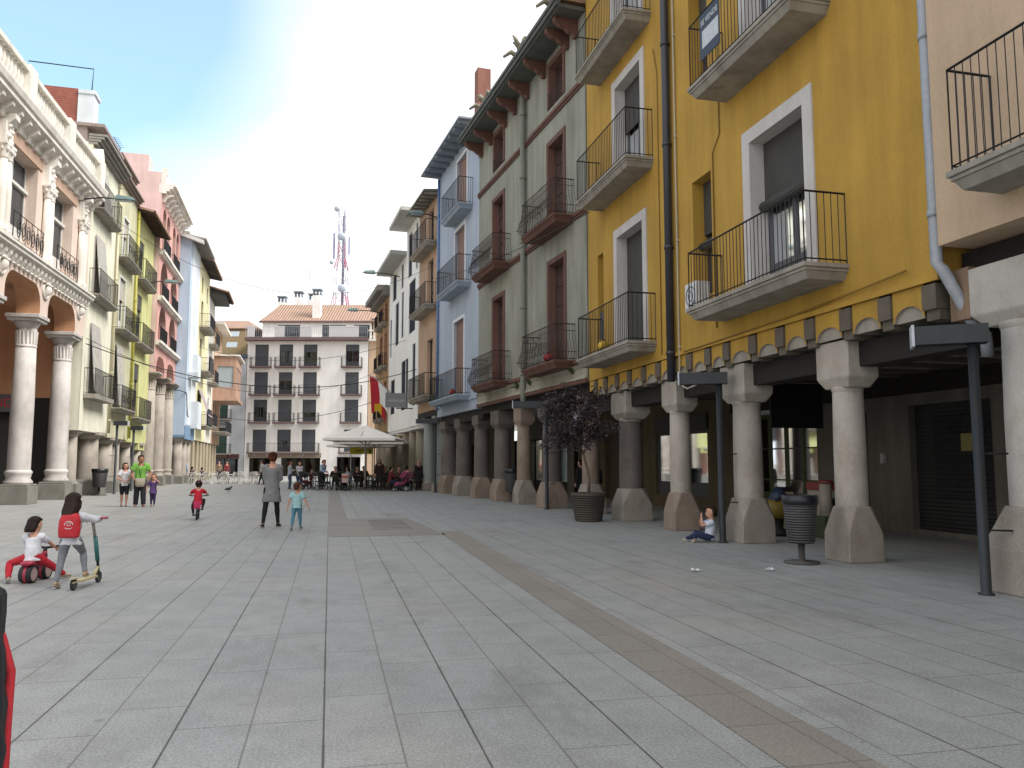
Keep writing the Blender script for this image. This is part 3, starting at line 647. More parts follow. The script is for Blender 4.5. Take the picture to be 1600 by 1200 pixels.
for s_ in (2.4, 8.6):
    for z_ in (4.62, 9.18): balcony(fg, g, s_-1.5, s_+1.5, z_, .72, 1.12, slab=BR, iron=RUST, belly=.17, step=.1, ornate=True)
    b = MB(fg); rail_bars(b, [(s_-.63, .04), (s_+.6, .04)], 13.45, 13.95, .1, .009); b.build('railing', RUST, g)
# eave: soffit, gutter, carved brackets
m = MB(fg); m.box(0, GL_, 0, .85, 15.3, 15.42); m.box(0, GL_, .8, .95, 15.36, 15.56); m.box(0, GL_, .9, 1.0, 15.5, 15.62)
m.build('eave', stucco('eave_slate', '5c5f5b', .3), g)
for s_ in (.6, 1.3, 3.35, 5.0, 6.4, 7.6, 9.5, 10.9):
    b = MB(fg); b.prism([(0, 14.75), (.12, 14.72), (.2, 14.85), (.3, 14.88), (.42, 14.98), (.6, 15.02), (.78, 15.16), (.8, 15.3), (0, 15.3)], 's', s_-.09, s_+.09); b.build('bracket', BR, g)
roof(fg, g, 0, GL_, 15.55, rise=1.2, n=.9)
for s_ in (5.3,): pipe(fg, 'grey green downpipe down the middle of the grey house', s_, 4.0, 15.2, .1, stucco('pipe_greygreen', '83867a', .25), .14, bend=[(5.3, .14, 3.4)])
# weathered griffin-like roof ornaments
for i, s_ in enumerate((4.2, 8.6, .9)):
    p = fg.p(s_, .6, 15.6); t = thing('roof_ornament', ('mossy stone ornament at the middle of the grey roof edge', 'mossy stone ornament at the far end of the grey roof edge', 'mossy stone ornament at the near end of the grey roof edge')[i], 'ornament', p, 'stone ornaments on the grey roof edge')
    m = MB(fg); r2 = random.Random(i)
    m.lathe(s_, .6, [(.22, 15.6), (.16, 15.8), (.1, 16.0), (.16, 16.15), (.12, 16.3)], 8)
    for k in range(9):
        a = r2.uniform(0, 6.28); m.tube([(s_, .6, 16.1), (s_+.28*math.cos(a), .6+.2*math.sin(a), 16.2+r2.uniform(-.1, .3)), (s_+.45*math.cos(a), .6+.3*math.sin(a), 16.1+r2.uniform(0, .5))], [.09, .08, .03], 6)
    m.tube([(s_, .6, 15.75), (s_-.1, 1.0, 15.9), (s_, 1.25, 15.72)], [.1, .09, .05], 6)
    m.build('carving', granite('mossy_stone', '8d8a78', .5), t)
for s_, r_, sh, bm_, bw_ in ((1.0, .26, STONEP, STONEB, .42), (4.2, .32, STONEW, STONEP, .5), (7.0, .27, STONEP, STONEB, .42), (9.6, .34, STONEW, STONEP, .5)):
    column(fg, g, s_, r_, 3.62, sh, bm_, n=-.5, base_h=.88, bw=bw_*.84, cw=r_*1.35, ch=.75)
m = MB(fg); m.box(0, GL_, -.8, -.2, 3.6, 3.9); m.build('beam', DARKWOOD, g)
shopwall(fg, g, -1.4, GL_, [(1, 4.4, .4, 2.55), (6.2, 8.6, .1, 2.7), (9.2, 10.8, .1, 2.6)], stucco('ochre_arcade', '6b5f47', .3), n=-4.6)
MB(fg).box(6.2, 8.6, -4.82, -4.77, .1, 2.7).build('roller_door', SHUT, g)
window(fg, g, 1, 4.4, .4, 2.55, n=-4.7, fm=GREYF, curtain=True, name='shop_window'); window(fg, g, 9.2, 10.8, .1, 2.6, n=-4.7, fm=DARKWOOD, name='shop_window')
gourd(fg, 1.7, 4.63, .6, 'a3202a', 'round red ornament on the near lower balcony of the grey house')
# ferns growing out of the frieze
for i, (s_, n2) in enumerate(((6.1, 8), (4.75, 7), (1.0, 8))):
    p = fg.p(s_, .1, 4.2); t = thing('wall_fern', ('small fern left of the grey downpipe', 'small fern right of the grey downpipe', 'small fern in the frieze under the near balcony')[i], 'plant', p, 'ferns rooted in the frieze of the grey house'); m = MB(fg); r2 = random.Random(i+5)
    for k in range(16):
        a = r2.uniform(-1.5, 1.5); L = r2.uniform(.2, .4); tip = (s_+L*math.sin(a), .1+r2.uniform(.05, .25), 4.2+L*math.cos(a)*.8)
        mid = (s_+L*.5*math.sin(a), .14, 4.25+L*.5*math.cos(a)); m.tube([(s_, .08, 4.2), mid, tip], [(.004, .02), (.006, .035), (.002, .004)], 4)
    m.build('fronds', plain('fern_green', '4a5a34', .7, var=.3), t)

# ---- pale blue house
fbl = Fr((6.14, 33.52), 6.0); bl = building('pale_blue_house', 'pale blue house with white door surrounds and plank eave', fbl)
LB = 7.5; db = [(2.4, 4.2, 4.6, 8.2), (2.3, 4.1, 9.75, 12.6), (2.0, 3.8, 13.25, 16.0)]
m = MB(fbl); wall(m, .015, LB, 3.85, 16.6, db, depth=.3); shell(m, .015, LB, 3.85, 16.6); m.box(.1, LB-.1, .001, .06, 4.3, 4.4); m.build('wall', BLUE, bl)
for i, o in enumerate(db): window(fbl, bl, *o, fm=WHITEF, n=-.2, blind=.995, bm=BLINDB, surround=.14, sm=plain('white_trim', 'd9dadd', .7))
SL = stucco('blue_slab', '98a5b4', .15)
balcony(fbl, bl, 1.3, 6.5, 4.55, .7, 1.15, slab=SL); balcony(fbl, bl, 1.25, 5.1, 9.65, .7, 1.2, slab=SL); balcony(fbl, bl, 1.0, 4.3, 13.15, .7, 1.2, slab=SL)
m = MB(fbl); m.box(0, LB+.3, -.2, .95, 16.6, 16.68); e = m.build('eave', stucco('eave_blue', '8f9aa6', .2), bl)
for k in range(9): q = MB(fbl); q.box(.2+k*.85, .4+k*.85, 0, .9, 16.45, 16.598); q.build('rafter_end', stucco('rafter_blue', '7a8794', .2), e)
q = MB(fbl); rail_bars(q, [(2.5, .4), (LB+.3, .4)], 16.68, 17.6, .14, .01); q.build('roof_railing', IRON, bl)
m = MB(fbl); m.box(.3, .85, -.6, 0, 16.7, 19.2); m.box(4.0, 4.5, -.9, -.4, 16.7, 18.0); build_each(m, 'chimney', stucco('brick_chimney', '8d6154', .3), bl)
m = MB(fbl); m.box(0, LB, -.7, -.2, 3.4, 3.85); m.build('beam', DARKWOOD, bl)
for s_, r_, sh, bm_, bw_ in ((1.2, .33, STONEW, STONEP, .48), (4.2, .36, STONEW, STONEB, .52), (6.9, .42, STONEW, STONEP, .52)): column(fbl, bl, s_, r_, 3.6, sh, bm_, n=-.5, base_h=.9, bw=bw_*.85, cw=r_*1.25, ch=.6)
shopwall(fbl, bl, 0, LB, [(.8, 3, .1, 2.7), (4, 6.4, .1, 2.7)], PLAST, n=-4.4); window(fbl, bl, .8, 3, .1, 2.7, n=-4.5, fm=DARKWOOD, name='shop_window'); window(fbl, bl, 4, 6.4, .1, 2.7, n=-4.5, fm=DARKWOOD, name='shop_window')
gourd(fbl, 2.3, 4.56, .55, 'b0242c', 'round red ornament on the lowest balcony of the pale blue house')
pipe(fbl, 'blue downpipe at the far edge of the pale blue house', 7.3, 4.2, 16.4, .06, plain('blue_pipe', '5f7fae', .5), .08)

# ---- apricot house on two smooth columns
fa = Fr((5.36, 41.02), 6.0); ap = building('apricot_house', 'narrow apricot house with one balcony per storey beside the pale blue house', fa)
LA = 4.78; da = [(1.2, 2.5, 5.1, 8.2), (1.2, 2.5, 9.9, 12.6), (1.2, 2.5, 13.3, 15.4)]
m = MB(fa); wall(m, .015, LA, 4.3, 15.9, da, depth=.3); shell(m, .015, LA, 4.3, 15.9); m.build('wall', ORANGE, ap)
for o in da: window(fa, ap, *o, fm=DARKWOOD, n=-.2, rows=3)
for z_ in (5.05, 9.85, 13.25): balcony(fa, ap, .2, 4.4, z_, .7, 1.15)
tiled_eave(fa, ap, 0, LA, 15.9, .85, mat=stucco('eave_grey', '77746c', .3), step=.6); roof(fa, ap, 0, LA, 16.05)
m = MB(fa); m.box(0, LA, -1.2, 0, 4.0, 4.3); m.build('beam', DARKWOOD, ap)
for s_, r_ in ((1.0, .34), (3.7, .34)): column(fa, ap, s_, r_, 4.0, plain('smooth_grey_column', '8e9490', .6), STONEB, n=-.45, base_h=.5, ch=.25, capital='round', bw=.4)
shopwall(fa, ap, 0, LA, [(1, 3.6, .1, 2.7)], PLAST, n=-4.2); window(fa, ap, 1, 3.6, .1, 2.7, n=-4.3, fm=DARKWOOD, name='shop_window')

# ---- modern white building
fw = Fr((4.86, 45.82), 4.5); wb = building('white_building', 'modern white building with tall dark recessed windows and a thin slab eave', fw)
LW = 11.46
dw = [(1.0, 2.0, 4.9, 8.6), (3.4, 6.0, 4.85, 8.0), (8.6, 10.4, 4.85, 7.2), (5.4, 6.2, 9.6, 12.6), (7.3, 8.7, 9.4, 12.3), (10.3, 11.0, 8.9, 11.6), (5.6, 6.4, 12.9, 14.5), (8.4, 10.0, 12.7, 14.5), (2.5, 3.8, 13.0, 15.8), (.6, 1.2, 13.0, 15.8), (1.2, 3.4, 9.4, 12.6)]
m = MB(fw); wall(m, .015, 4.4, 3.68, 16.2, [o for o in dw if o[1] <= 4.4]+[(3.4, 4.4, 4.85, 8.0)], depth=.16); wall(m, 4.4, LW, 3.68, 15.0, [o for o in dw if o[0] >= 4.4]+[(4.4, 6.0, 4.85, 8.0)], depth=.16)
shell(m, .015, 4.4, 3.68, 16.2); shell(m, 4.4, LW, 3.68, 15.0); m.build('wall', WHITE, wb)
GF = plain('anthracite_frame', '2e3440', .4)
for i, o in enumerate(dw): window(fw, wb, *o, fm=GF, n=-.13, kind='single' if o[1]-o[0] < 1.5 else 'door', blind=.99, bm=plain('unlit_glass_sheet', '2b303a', .8, spec=.1))  # added dark sheet hides the sky reflection; its colour imitates unlit glass
m = MB(fw); m.box(-.1, 4.4, 0, 1.15, 16.2, 16.42); m.box(4.4, 10.9, 0, 1.05, 14.75, 14.99); build_each(m, 'eave', stucco('eave_concrete', 'b0b0ac', .1), wb)
for k in range(5): column(fw, wb, 1.2+k*2.4, .33, 3.68, stucco('tan_column', '9a917f', .2), STONEB, n=-.45, base_h=.3, ch=.3, capital='plain')
m = MB(fw); m.box(0, LW, -.5, -.1, 3.5, 3.678); m.build('beam', WHITE, wb)
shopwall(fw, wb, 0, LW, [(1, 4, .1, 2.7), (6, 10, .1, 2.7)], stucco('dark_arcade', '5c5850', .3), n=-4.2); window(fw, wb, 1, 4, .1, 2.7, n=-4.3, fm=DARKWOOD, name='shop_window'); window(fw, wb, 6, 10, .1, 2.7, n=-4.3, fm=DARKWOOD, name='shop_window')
sign(fw, 'restaurant', 1.6, 1.0, 5.2, 1.25, .85, plain('sign_grey', '7b7c80', .5), WB, .235, 'restaurant_sign', 'grey box sign with white lettering projecting from the white building', face='s', flip=1)
m = MB(fw); m.box(1.62, 1.66, 0, 1.0, 4.7, 4.76); tag(m.build('sign_bracket', IRON), 'dark arm carrying the grey restaurant sign', 'bracket')
# flags
def flag(fr, s, n, z, cols, label, dirn, L=1.9, F=.72):
    p = fr.p(s, 0, z); t = thing('flag', label, 'flag', p)
    tip = (s+dirn*.5*F, 1.9*F, z+1.8*F); m = MB(fr); m.tube([(s, 0, z), tip], .03, 6); m.build('flagpole', WPIPE, t)
    for ci, (c, t0, t1) in enumerate(cols):
        q = MB(fr); nu, nv = 5, 10
        def pt(u, v):
            f = t0+(t1-t0)*u; f *= F; a = (s+dirn*.5*f, 1.9*f, z+1.8*f)
            return (a[0]+.10*math.sin(v*5+f*7)*v, a[1]-.12*v+.03*math.sin(f*30+v*3), a[2]-L*v*(.85+.12*math.sin(f*9+1)))
        vs = [pt(u/nu, v/nv) for u in range(nu+1) for v in range(nv+1)]
        fs = [(u*(nv+1)+v, u*(nv+1)+v+1, (u+1)*(nv+1)+v+1, (u+1)*(nv+1)+v) for u in range(nu) for v in range(nv)]
        q.add(vs, fs, True); q.build('flag_stripe', plain('flag_'+c, c, .85), t)
flag(fw, 10.9, 0, 6.4, (('a8232b', .25, .45), ('c9a227', .45, .78), ('a8232b', .78, .98)), 'red and yellow flag drooping from a slanted pole above the umbrellas', 1, 2.8)
flag(fw, 9.4, 0, 6.2, (('d8d8d8', .3, .7), ('a3202e', .7, .98)), 'white and red flag drooping beside the red and yellow one', 1, 2.0)

# ---- ochre house with glazed bays
fo = Fr((3.96, 57.25), 4.5); oc = building('ochre_house', 'ochre house with carved bays and heavy cornice beyond the white building', fo)
m = MB(fo); oo = [(1.0, 2.0, 4.8, 7.4), (3.4, 4.4, 4.8, 7.4), (1.0, 2.0, 8.6, 11), (3.4, 4.4, 8.6, 11), (1.0, 2.0, 11.8, 13.2), (3.4, 4.4, 11.8, 13.2)]
wall(m, .01, 7, 3.8, 14.0, oo); shell(m, .01, 7, 3.8, 14.0); m.build('wall', OCHRE, oc)
for o in oo: window(fo, oc, *o, fm=plain('red_brown_frame', '7e4030', .6), n=-.1, rows=3, surround=.12); balcony(fo, oc, o[0]-.3, o[1]+.3, o[2]-.05, .5, .9)
m = MB(fo); m.box(0, 7, 0, .5, 13.6, 13.9); m.box(0, 7, 0, .9, 13.9, 14.3); m.build('cornice', stucco('grey_cornice', '83807a', .3), oc)
for k in range(3): column(fo, oc, .8+k*2.6, .4, 3.8, stucco('tan_column', '9a917f', .2), STONEB, n=-.4, base_h=.4, ch=.3, capital='plain')
shopwall(fo, oc, 0, 7, [], stucco('dark_arcade', '5c5850', .3), n=-3)
# ================= LEFT ROW =================
CREAM = stucco('cream_render', 'e2e0cc', .22, blotch=.07); OLIVE = stucco('olive_render', 'c5c2a2', .25)
LIME = stucco('lime_render', 'c8c88c', .2); PINK = stucco('salmon_render', 'cf9f96', .18); PALEP = stucco('pale_pink_side', 'd8bcb8', .15)
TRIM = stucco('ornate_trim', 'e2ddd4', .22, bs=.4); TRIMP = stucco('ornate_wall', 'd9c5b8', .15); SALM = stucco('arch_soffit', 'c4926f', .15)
LBLUE = stucco('left_blue_render', 'afc1d3', .12, blotch=.05); PALE = stucco('pale_render', 'cdd3d8', .12); LYEL = stucco('pale_yellow_render', 'd8d2aa', .2)
LST = granite('left_column_stone', 'aaa196', .15); LSTB = granite('left_pedestal_stone', '85827a', .25); PALES = granite('marble_column', 'c3bdb8', .1)

# ---- ornate arcaded palace
f0 = Fr((-10.7, 20.0), 0, -1); o0 = building('ornate_palace', 'ornate cream palace with tall marble columns, paired colonnettes and a balustrade', f0, s=8)
E0, E1 = -1.0, 18.3
def cyma(fr, s0, s1, prof, name, mat, bld, n=0):
    m = MB(fr); m.prism([(n, prof[0][1])]+[(n+a, b) for a, b in prof]+[(n, prof[-1][1])], 's', s0, s1); return m.build(name, mat, bld)
ZMAP = [(-1, -1), (8.1, 8.1), (8.4, 8.28), (9.2, 8.93), (12.45, 12.3), (12.95, 12.75), (14.1, 13.75), (15.4, 14.8), (20, 19.4)]
# arches: openings between column axes, with rounded top corners
cols = [13.13-8.44, 13.13-4.22, 13.13, 17.35]
axes = [cols[0]-4.22]+cols
m = MB(f0); zsp, zt = 7.05, 8.1; hw = .42; mm = MB(f0)
def arch_wall(m, mm, fr, a, b, zsp, zt, ztop, n, rad, deep, back=None):
    """spandrel above one opening a..b whose top corners are rounded; deep = thickness"""
    k = 7; pts = [(a, zsp)]+[(a+rad-rad*math.cos(math.pi/2*j/k), zt-rad+rad*math.sin(math.pi/2*j/k)) for j in range(k+1)]
    pts += [(b-rad+rad*math.sin(math.pi/2*j/k), zt-rad+rad*math.cos(math.pi/2*j/k)) for j in range(k+1)]+[(b, zsp)]
    for (p, q) in zip(pts, pts[1:]):
        if abs(p[0]-q[0]) > 1e-6: m.quad((p[0], n, p[1]), (q[0], n, q[1]), (q[0], n, ztop), (p[0], n, ztop))
        mm.quad((p[0], n, p[1]), (q[0], n, q[1]), (q[0], n-deep, q[1]), (p[0], n-deep, p[1]))
for a, b in zip(axes, axes[1:]):
    arch_wall(m, mm, f0, a+hw, b-hw, zsp, zt, 8.55, 0, .75, .8)
    m.quad((b-hw, 0, zsp), (b+hw, 0, zsp), (b+hw, 0, 8.55), (b-hw, 0, 8.55))
m.quad((cols[-1]+hw, 0, zsp), (E1, 0, zsp), (E1, 0, 8.55), (cols[-1]+hw, 0, 8.55)) 
m.quad((E0-2, 0, zsp), (axes[0]+hw, 0, zsp), (axes[0]+hw, 0, 8.55), (E0-2, 0, 8.55))
m.quad((E1, 0, 7.05), (E1, -.9, 7.05), (E1, -.9, 14), (E1, 0, 14))
wins = [(13.1-1.35-4.2*k, 13.1+1.15-4.2*k) for k in (-1, 0, 1, 2)][1:]
wins = [(13.5, 15.9), (9.1, 11.7), (4.8, 7.4)]
wo0 = [(a, b, 9.45, 12.45) for a, b in wins]
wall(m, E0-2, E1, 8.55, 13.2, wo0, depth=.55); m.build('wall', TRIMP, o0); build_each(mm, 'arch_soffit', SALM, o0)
m = MB(f0); shell(m, E0-2, E1, 8.55, 14.2, n=-.01); m.build('rear_walls', CREAM, o0)
for a, b in wins: window(f0, o0, a, b, 9.45, 12.45, fm=plain('pale_window_frame', 'cfccc6', .5), n=-.4, rows=1, curtain=True, blind=.99, bm=plain('pale_bright_sheet', 'aeb4b6', .8)) if False else window(f0, o0, a, b, 9.45, 12.45, fm=plain('pale_window_frame', 'cfccc6', .5), n=-.4, rows=1, backing=plain('pale_bright_sheet', 'c2c8cb', .9), pane=GLB)
for a, b in wins:   # transom bar
    q = MB(f0); q.box(a, b, -.42, -.3, 11.45, 11.56); q.build('transom', plain('pale_window_frame', 'bcb8b2', .5), o0)
m = MB(f0)   # interior of the portico
m.quad((E0-2, -5, 0), (E1, -5, 0), (E1, -5, 8.2), (E0-2, -5, 8.2)); m.quad((E0-2, 0, 8.15), (E1, 0, 8.15), (E1, -5, 8.15), (E0-2, -5, 8.15)); m.quad((E1-.35, -.9, 4.3), (E1-.35, -5, 4.3), (E1-.35, -5, 8.2), (E1-.35, -.9, 8.2))
q = MB(f0); q.quad((E1-.36, -1.0, 0), (E1-.36, -5, 0), (E1-.36, -5, 4.3), (E1-.36, -1.0, 4.3)); q.build('portico_end_shop', plain('shop_front_dark', '201f1c', .7), o0)
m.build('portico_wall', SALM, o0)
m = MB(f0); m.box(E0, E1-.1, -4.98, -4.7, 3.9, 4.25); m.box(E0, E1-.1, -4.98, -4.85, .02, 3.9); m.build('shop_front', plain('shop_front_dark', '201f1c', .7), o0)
for i, c_ in enumerate(cols): column(f0, o0, c_, .39, 7.05, PALES, LSTB, n=-.54, base_h=1.05, bw=.53, capital='roman', r2=.335, k=24, ch=.5)
# ledge with dentil balls, cornice with modillions, balustrade
cyma(f0, E0-2, E1, [(0, 8.55), (.08, 8.6), (.12, 8.72), (.26, 8.86), (.32, 8.9), (.32, 9.02), (.38, 9.06), (.38, 9.16), (.0, 9.2)], 'ledge', TRIM, o0)
m = MB(f0); s_ = E0
while s_ < E1: m.prism([(0, 8.38), (.1, 8.42), (.2, 8.62), (.22, 8.8), (0, 8.8)], 's', s_, s_+.2); m.ball((s_+.1, .12, 8.36), .07, 6, 5); s_ += .42
m.build('dentils', TRIM, o0, kind='stuff')
cyma(f0, E0-2, E1, [(0, 12.95), (.1, 13.0), (.12, 13.25), (.5, 13.5), (.55, 13.52), (.55, 13.68), (.62, 13.74), (.68, 13.95), (.68, 14.03), (.0, 14.1)], 'cornice', TRIM, o0)
m = MB(f0); s_ = E0+.2
while s_ < E1-.2: m.prism([(0, 12.9), (.16, 12.92), (.22, 13.1), (.36, 13.2), (.46, 13.3), (.46, 13.5), (0, 13.3)], 's', s_, s_+.22); s_ += .78
build_each(m, 'modillion', TRIM, o0)
m = MB(f0); m.box(E0-2, E1, .2, .5, 14.08, 14.3); m.box(E0-2, E1-.1, .15, .55, 15.2, 15.4); s_ = E0
for ps in (17.7, 13.4, 9.1, 4.8): m.box(ps-.35, ps+.35, .11, .59, 14.1, 15.5)
m.prism([(17.35, 15.5), (18.05, 15.5), (17.9, 15.8), (17.7, 16.05), (17.5, 15.8)], 'n', .15, .55)
while s_ < E1-.3:
    if not any(abs(s_-ps) < .45 for ps in (17.7, 13.4, 9.1, 4.8)): m.lathe(s_, .35, [(.09, 14.3), (.05, 14.45), (.11, 14.7), (.06, 15.05), (.09, 15.2)], 8, cap=False)
    s_ += .3
m.build('balustrade', TRIM, o0)
def colonnette(s_, half=False):
    m = MB(f0)
    for ds in ((-.19, .19) if not half else (0,)):
        m.lathe(s_+ds, .14, [(.2, 9.2), (.2, 9.35), (.15, 9.45), (.14, 9.6), (.145, 10.5), (.12, 11.55)], 12)
        m.lathe(s_+ds, .14, [(.12, 11.55), (.15, 11.6), (.13, 11.7), (.2, 11.95), (.23, 12.0)], 12)
        for j in range(6):
            a = math.pi*2*j/6; m.ball((s_+ds+.16*math.cos(a), .14+.16*math.sin(a), 11.86), (.06, .06, .09), 6, 5)
    w_ = .42 if not half else .2
    m.box(s_-w_, s_+w_, 0, .3, 12.0, 12.08); m.box(s_-w_*.8, s_+w_*.8, 0, .2, 12.08, 12.85)
    for j in range(4): m.ball((s_+(-1)**j*.1, .2, 12.15+.18*j), (.12, .08, .1), 8, 6)
    m.prism([(0, 12.7), (.2, 12.72), (.42, 12.95), (.42, 13.15), (0, 13.15)], 's', s_-.2, s_+.2)
    m.box(s_-w_, s_+w_, 0, .34, 9.2, 9.24); return m.build('colonnette_pair' if not half else 'colonnette', TRIM, o0)
for s_ in (8.4, 12.6, 16.9): colonnette(s_)
m = MB(f0)  # raised frames round the windows and lintel panel
for a, b in wins: m.box(a-.35, b+.35, .0, .05, 12.46, 12.9)
build_each(m, 'lintel', stucco('pinkish_panel', 'c4a590', .12), o0)
for a, b in wins:
    c_ = MB(f0); rail_bars(c_, [(a-.1, .26), (b+.1, .26)], 9.2, 10.15, .55, .012)
    s_ = a+.15
    while s_ < b-.1:
        c_.tube([(s_+.2+.17*math.cos(t*.5236), .28, 9.66+.3*math.sin(t*.5236)) for t in range(13)], .014, 4); c_.tube([(s_+.2+.09*math.cos(t*.7854), .28, 9.66+.18*math.sin(t*.7854)) for t in range(9)], .012, 4); s_ += .44
    c_.build('railing', IRON, o0)
for s_ in cols[1:]:
    m = MB(f0)
    pts = [(s_+.3*math.cos(t*.5236), .03, 8.15-.1+.33*math.sin(t*.5236)) for t in range(13)]; m.tube(pts, .05, 6)
    m.ball((s_, .03, 8.05), (.22, .1, .24), 10, 8, raw=False); m.prism([(0, 8.3), (.14, 8.35), (.14, 8.5), (0, 8.5)], 's', s_-.15, s_+.15); m.build('medallion', TRIM, o0)
ZMAP = None
sign(f0, 'ANDA', 17.75, -2.85, 4.05, 1.5, .75, plain('sign_grey_dark', '4a4a4c', .6), RED, .5, 'shop_sign', 'dark shop sign with red letters under the palace arcade at the left edge', face='s', flip=-1)
m = MB(f0); m.tube([(8, -4.6, 4.55), (12, -3.5, 4.4), (16, -4.3, 4.5), (18, -3, 4.35)], .03, 5); m.tube([(8, -4.6, 4.65), (12, -4.2, 4.6), (17.9, -4.6, 4.6), (18.1, -4.2, 7.8)], .02, 5); tag(m.build('wall_cable', IRON), 'black cables sagging across the orange back wall of the palace arcade', 'cable')

# ---- left houses in one plane
f1 = Fr((-10.75, 38.3), 2.0, -1)
def arcade_cols(fr, bld, lst, zt, n=-.5):
    for s_, r_ in lst: column(fr, bld, s_, r_, zt, LST, LSTB, n=n, base_h=.75, bw=r_*1.5, capital='round', ch=.35)
# cream
h = building('cream_house', 'cream house with tall shuttered doors next to the ornate palace', f1, s=.2); a0, a1 = .02, 5.45
ops = [(1.0, 2.7, 4.65, 7.75), (1.1, 2.8, 9.15, 11.9), (1.2, 2.7, 13.2, 15.2)]
m = MB(f1); wall(m, a0, a1, 2.95, 16.0, ops, depth=.12); shell(m, a0, a1, 2.95, 16.0, n=0); m.build('wall', CREAM, h)
for o in ops: window(f1, h, *o, fm=WHITEF, n=-.05, blind=.995, bm=BLINDL)
m = MB(f1); m.box(.4, 3.9, -.02, .42, 4.35, 4.6); m.hexa([(1.2, 0, 4.0), (2.8, 0, 4.0), (2.8, .05, 4.0), (1.2, .05, 4.0), (.5, 0, 4.345), (3.8, 0, 4.345), (3.8, .38, 4.345), (.5, .38, 4.345)])
for z_ in (4.6, 9.15, 13.15): balcony(f1, h, .5, 4.2, z_, .5, 1.15, th=.2, mould=z_ > 5)
for o in ops: persiana(f1, h, o[0]+.1, o[1]+.1, o[2]+.1, o[3]+.15, .34)
m = MB(f1)
for i in range(4): m.box(a0, a1, -.2, .18+.13*i, 15.9+.13*i, 16.0+.13*i)
m.build('cornice', stucco('cornice_grey', '8f8b85', .2), h)
m = MB(f1); m.box(4.3, 5.4, -3.6, -1.85, 16, 20.3); m.build('brick_attic', striped('red_brick', '8f5548', '6f4339', 'Z', 9, .9, .2), h)
m = MB(f1); m.box(4.25, 5.2, -1.84, -1.1, 16, 20.05); m.box(4.2, 5.3, -1.83, -1.03, 20.05, 20.25); m.build('chimney', PALE, h)
m = MB(f1); m.box(1.2, 5.5, -2.6, .15, 17.2, 17.35); m.box(1.3, 5.4, -2.5, -.6, 16.4, 17.2); m.build('roof_room', plain('roof_room', '8b7b76', .8), h)
m = MB(f1); m.tube([(4.5, -1.3, 20.2), (4.5, -1.25, 21.5), (4.4, -4.2, 21.5)], .03, 5); m.build('antenna_bar', IRON, h)
arcade_cols(f1, h, ((.75, .33), (3.9, .5)), 3.0)
# olive
h = building('olive_house', 'olive house with two ornate iron balconies between the cream and lime houses', f1, s=5.5); a0, a1 = 5.47, 10.1
ops = [(6.3, 8.0, 4.4, 7.6), (6.6, 8.0, 8.5, 11.3), (6.9, 8.1, 12.3, 14.6)]
m = MB(f1); wall(m, a0, a1, 2.8, 17.0, ops, depth=.3); shell(m, a0, a1, 2.8, 17.0); m.build('wall', OLIVE, h)
for i, o in enumerate(ops): window(f1, h, *o, fm=WHITEF, n=-.15, blind=.99 if i == 0 else .4, bm=BLINDL, surround=.1 if i else None, sm=WHITEF)
for z_ in (4.35, 8.45, 12.25): balcony(f1, h, 5.9, 9.6, z_, .55, 1.15, th=.22, ornate=True)
m = MB(f1)
for i in range(3): m.box(a0, a1, -.2, .15+.12*i, 16.2+.12*i, 16.3+.12*i); m.box(a0, a1, -1.2, .15+.12*i-.3, 17.3+.12*i, 17.4+.12*i)
m.build('cornice', stucco('cornice_brownish', '8b7a74', .2), h)
persiana(f1, h, 6.4, 7.9, 4.5, 7.7, .3)
arcade_cols(f1, h, ((7.0, .48), (9.3, .35)), 2.85)
# lime
h = building('lime_house', 'lime yellow house with a tiled overhanging eave', f1, s=10.2); a0, a1 = 10.12, 16.0
ops = [(11.4, 12.8, 4.15, 7.3), (11.4, 12.8, 8.5, 11.4), (11.4, 12.7, 12.2, 14.6)]
m = MB(f1); wall(m, a0, a1, 2.7, 16.2, ops, depth=.3); shell(m, a0, a1, 2.7, 16.2); m.box(13.6, 15.6, -.3, .0, 2.3, 2.72); m.build('wall', LIME, h)
for o in ops: window(f1, h, *o, fm=plain('ochre_grey_frame', '857c68', .6), n=-.12, blind=.3)
for z_ in (4.1, 8.4, 12.15): balcony(f1, h, 10.6, 14.4, z_, .55, 1.15, th=.22)
tiled_eave(f1, h, a0, a1, 16.2, 1.0, .3, TILE_S, plain('eave_wood', '4a3a33', .8), .42); roof(f1, h, a0, a1, 16.33)
arcade_cols(f1, h, ((12.2, .35), (14.6, .5)), 2.75)
pipe(f1, 'yellow downpipe on the lime house beside the olive house', 10.3, 2.9, 16.0, .07, plain('yellow_pipe', 'a8a144', .5), .1)
pipe(f1, 'cream downpipe between the cream and olive houses', 5.3, 3.0, 15.8, .07, plain('cream_pipe', 'b9b193', .5), .1)
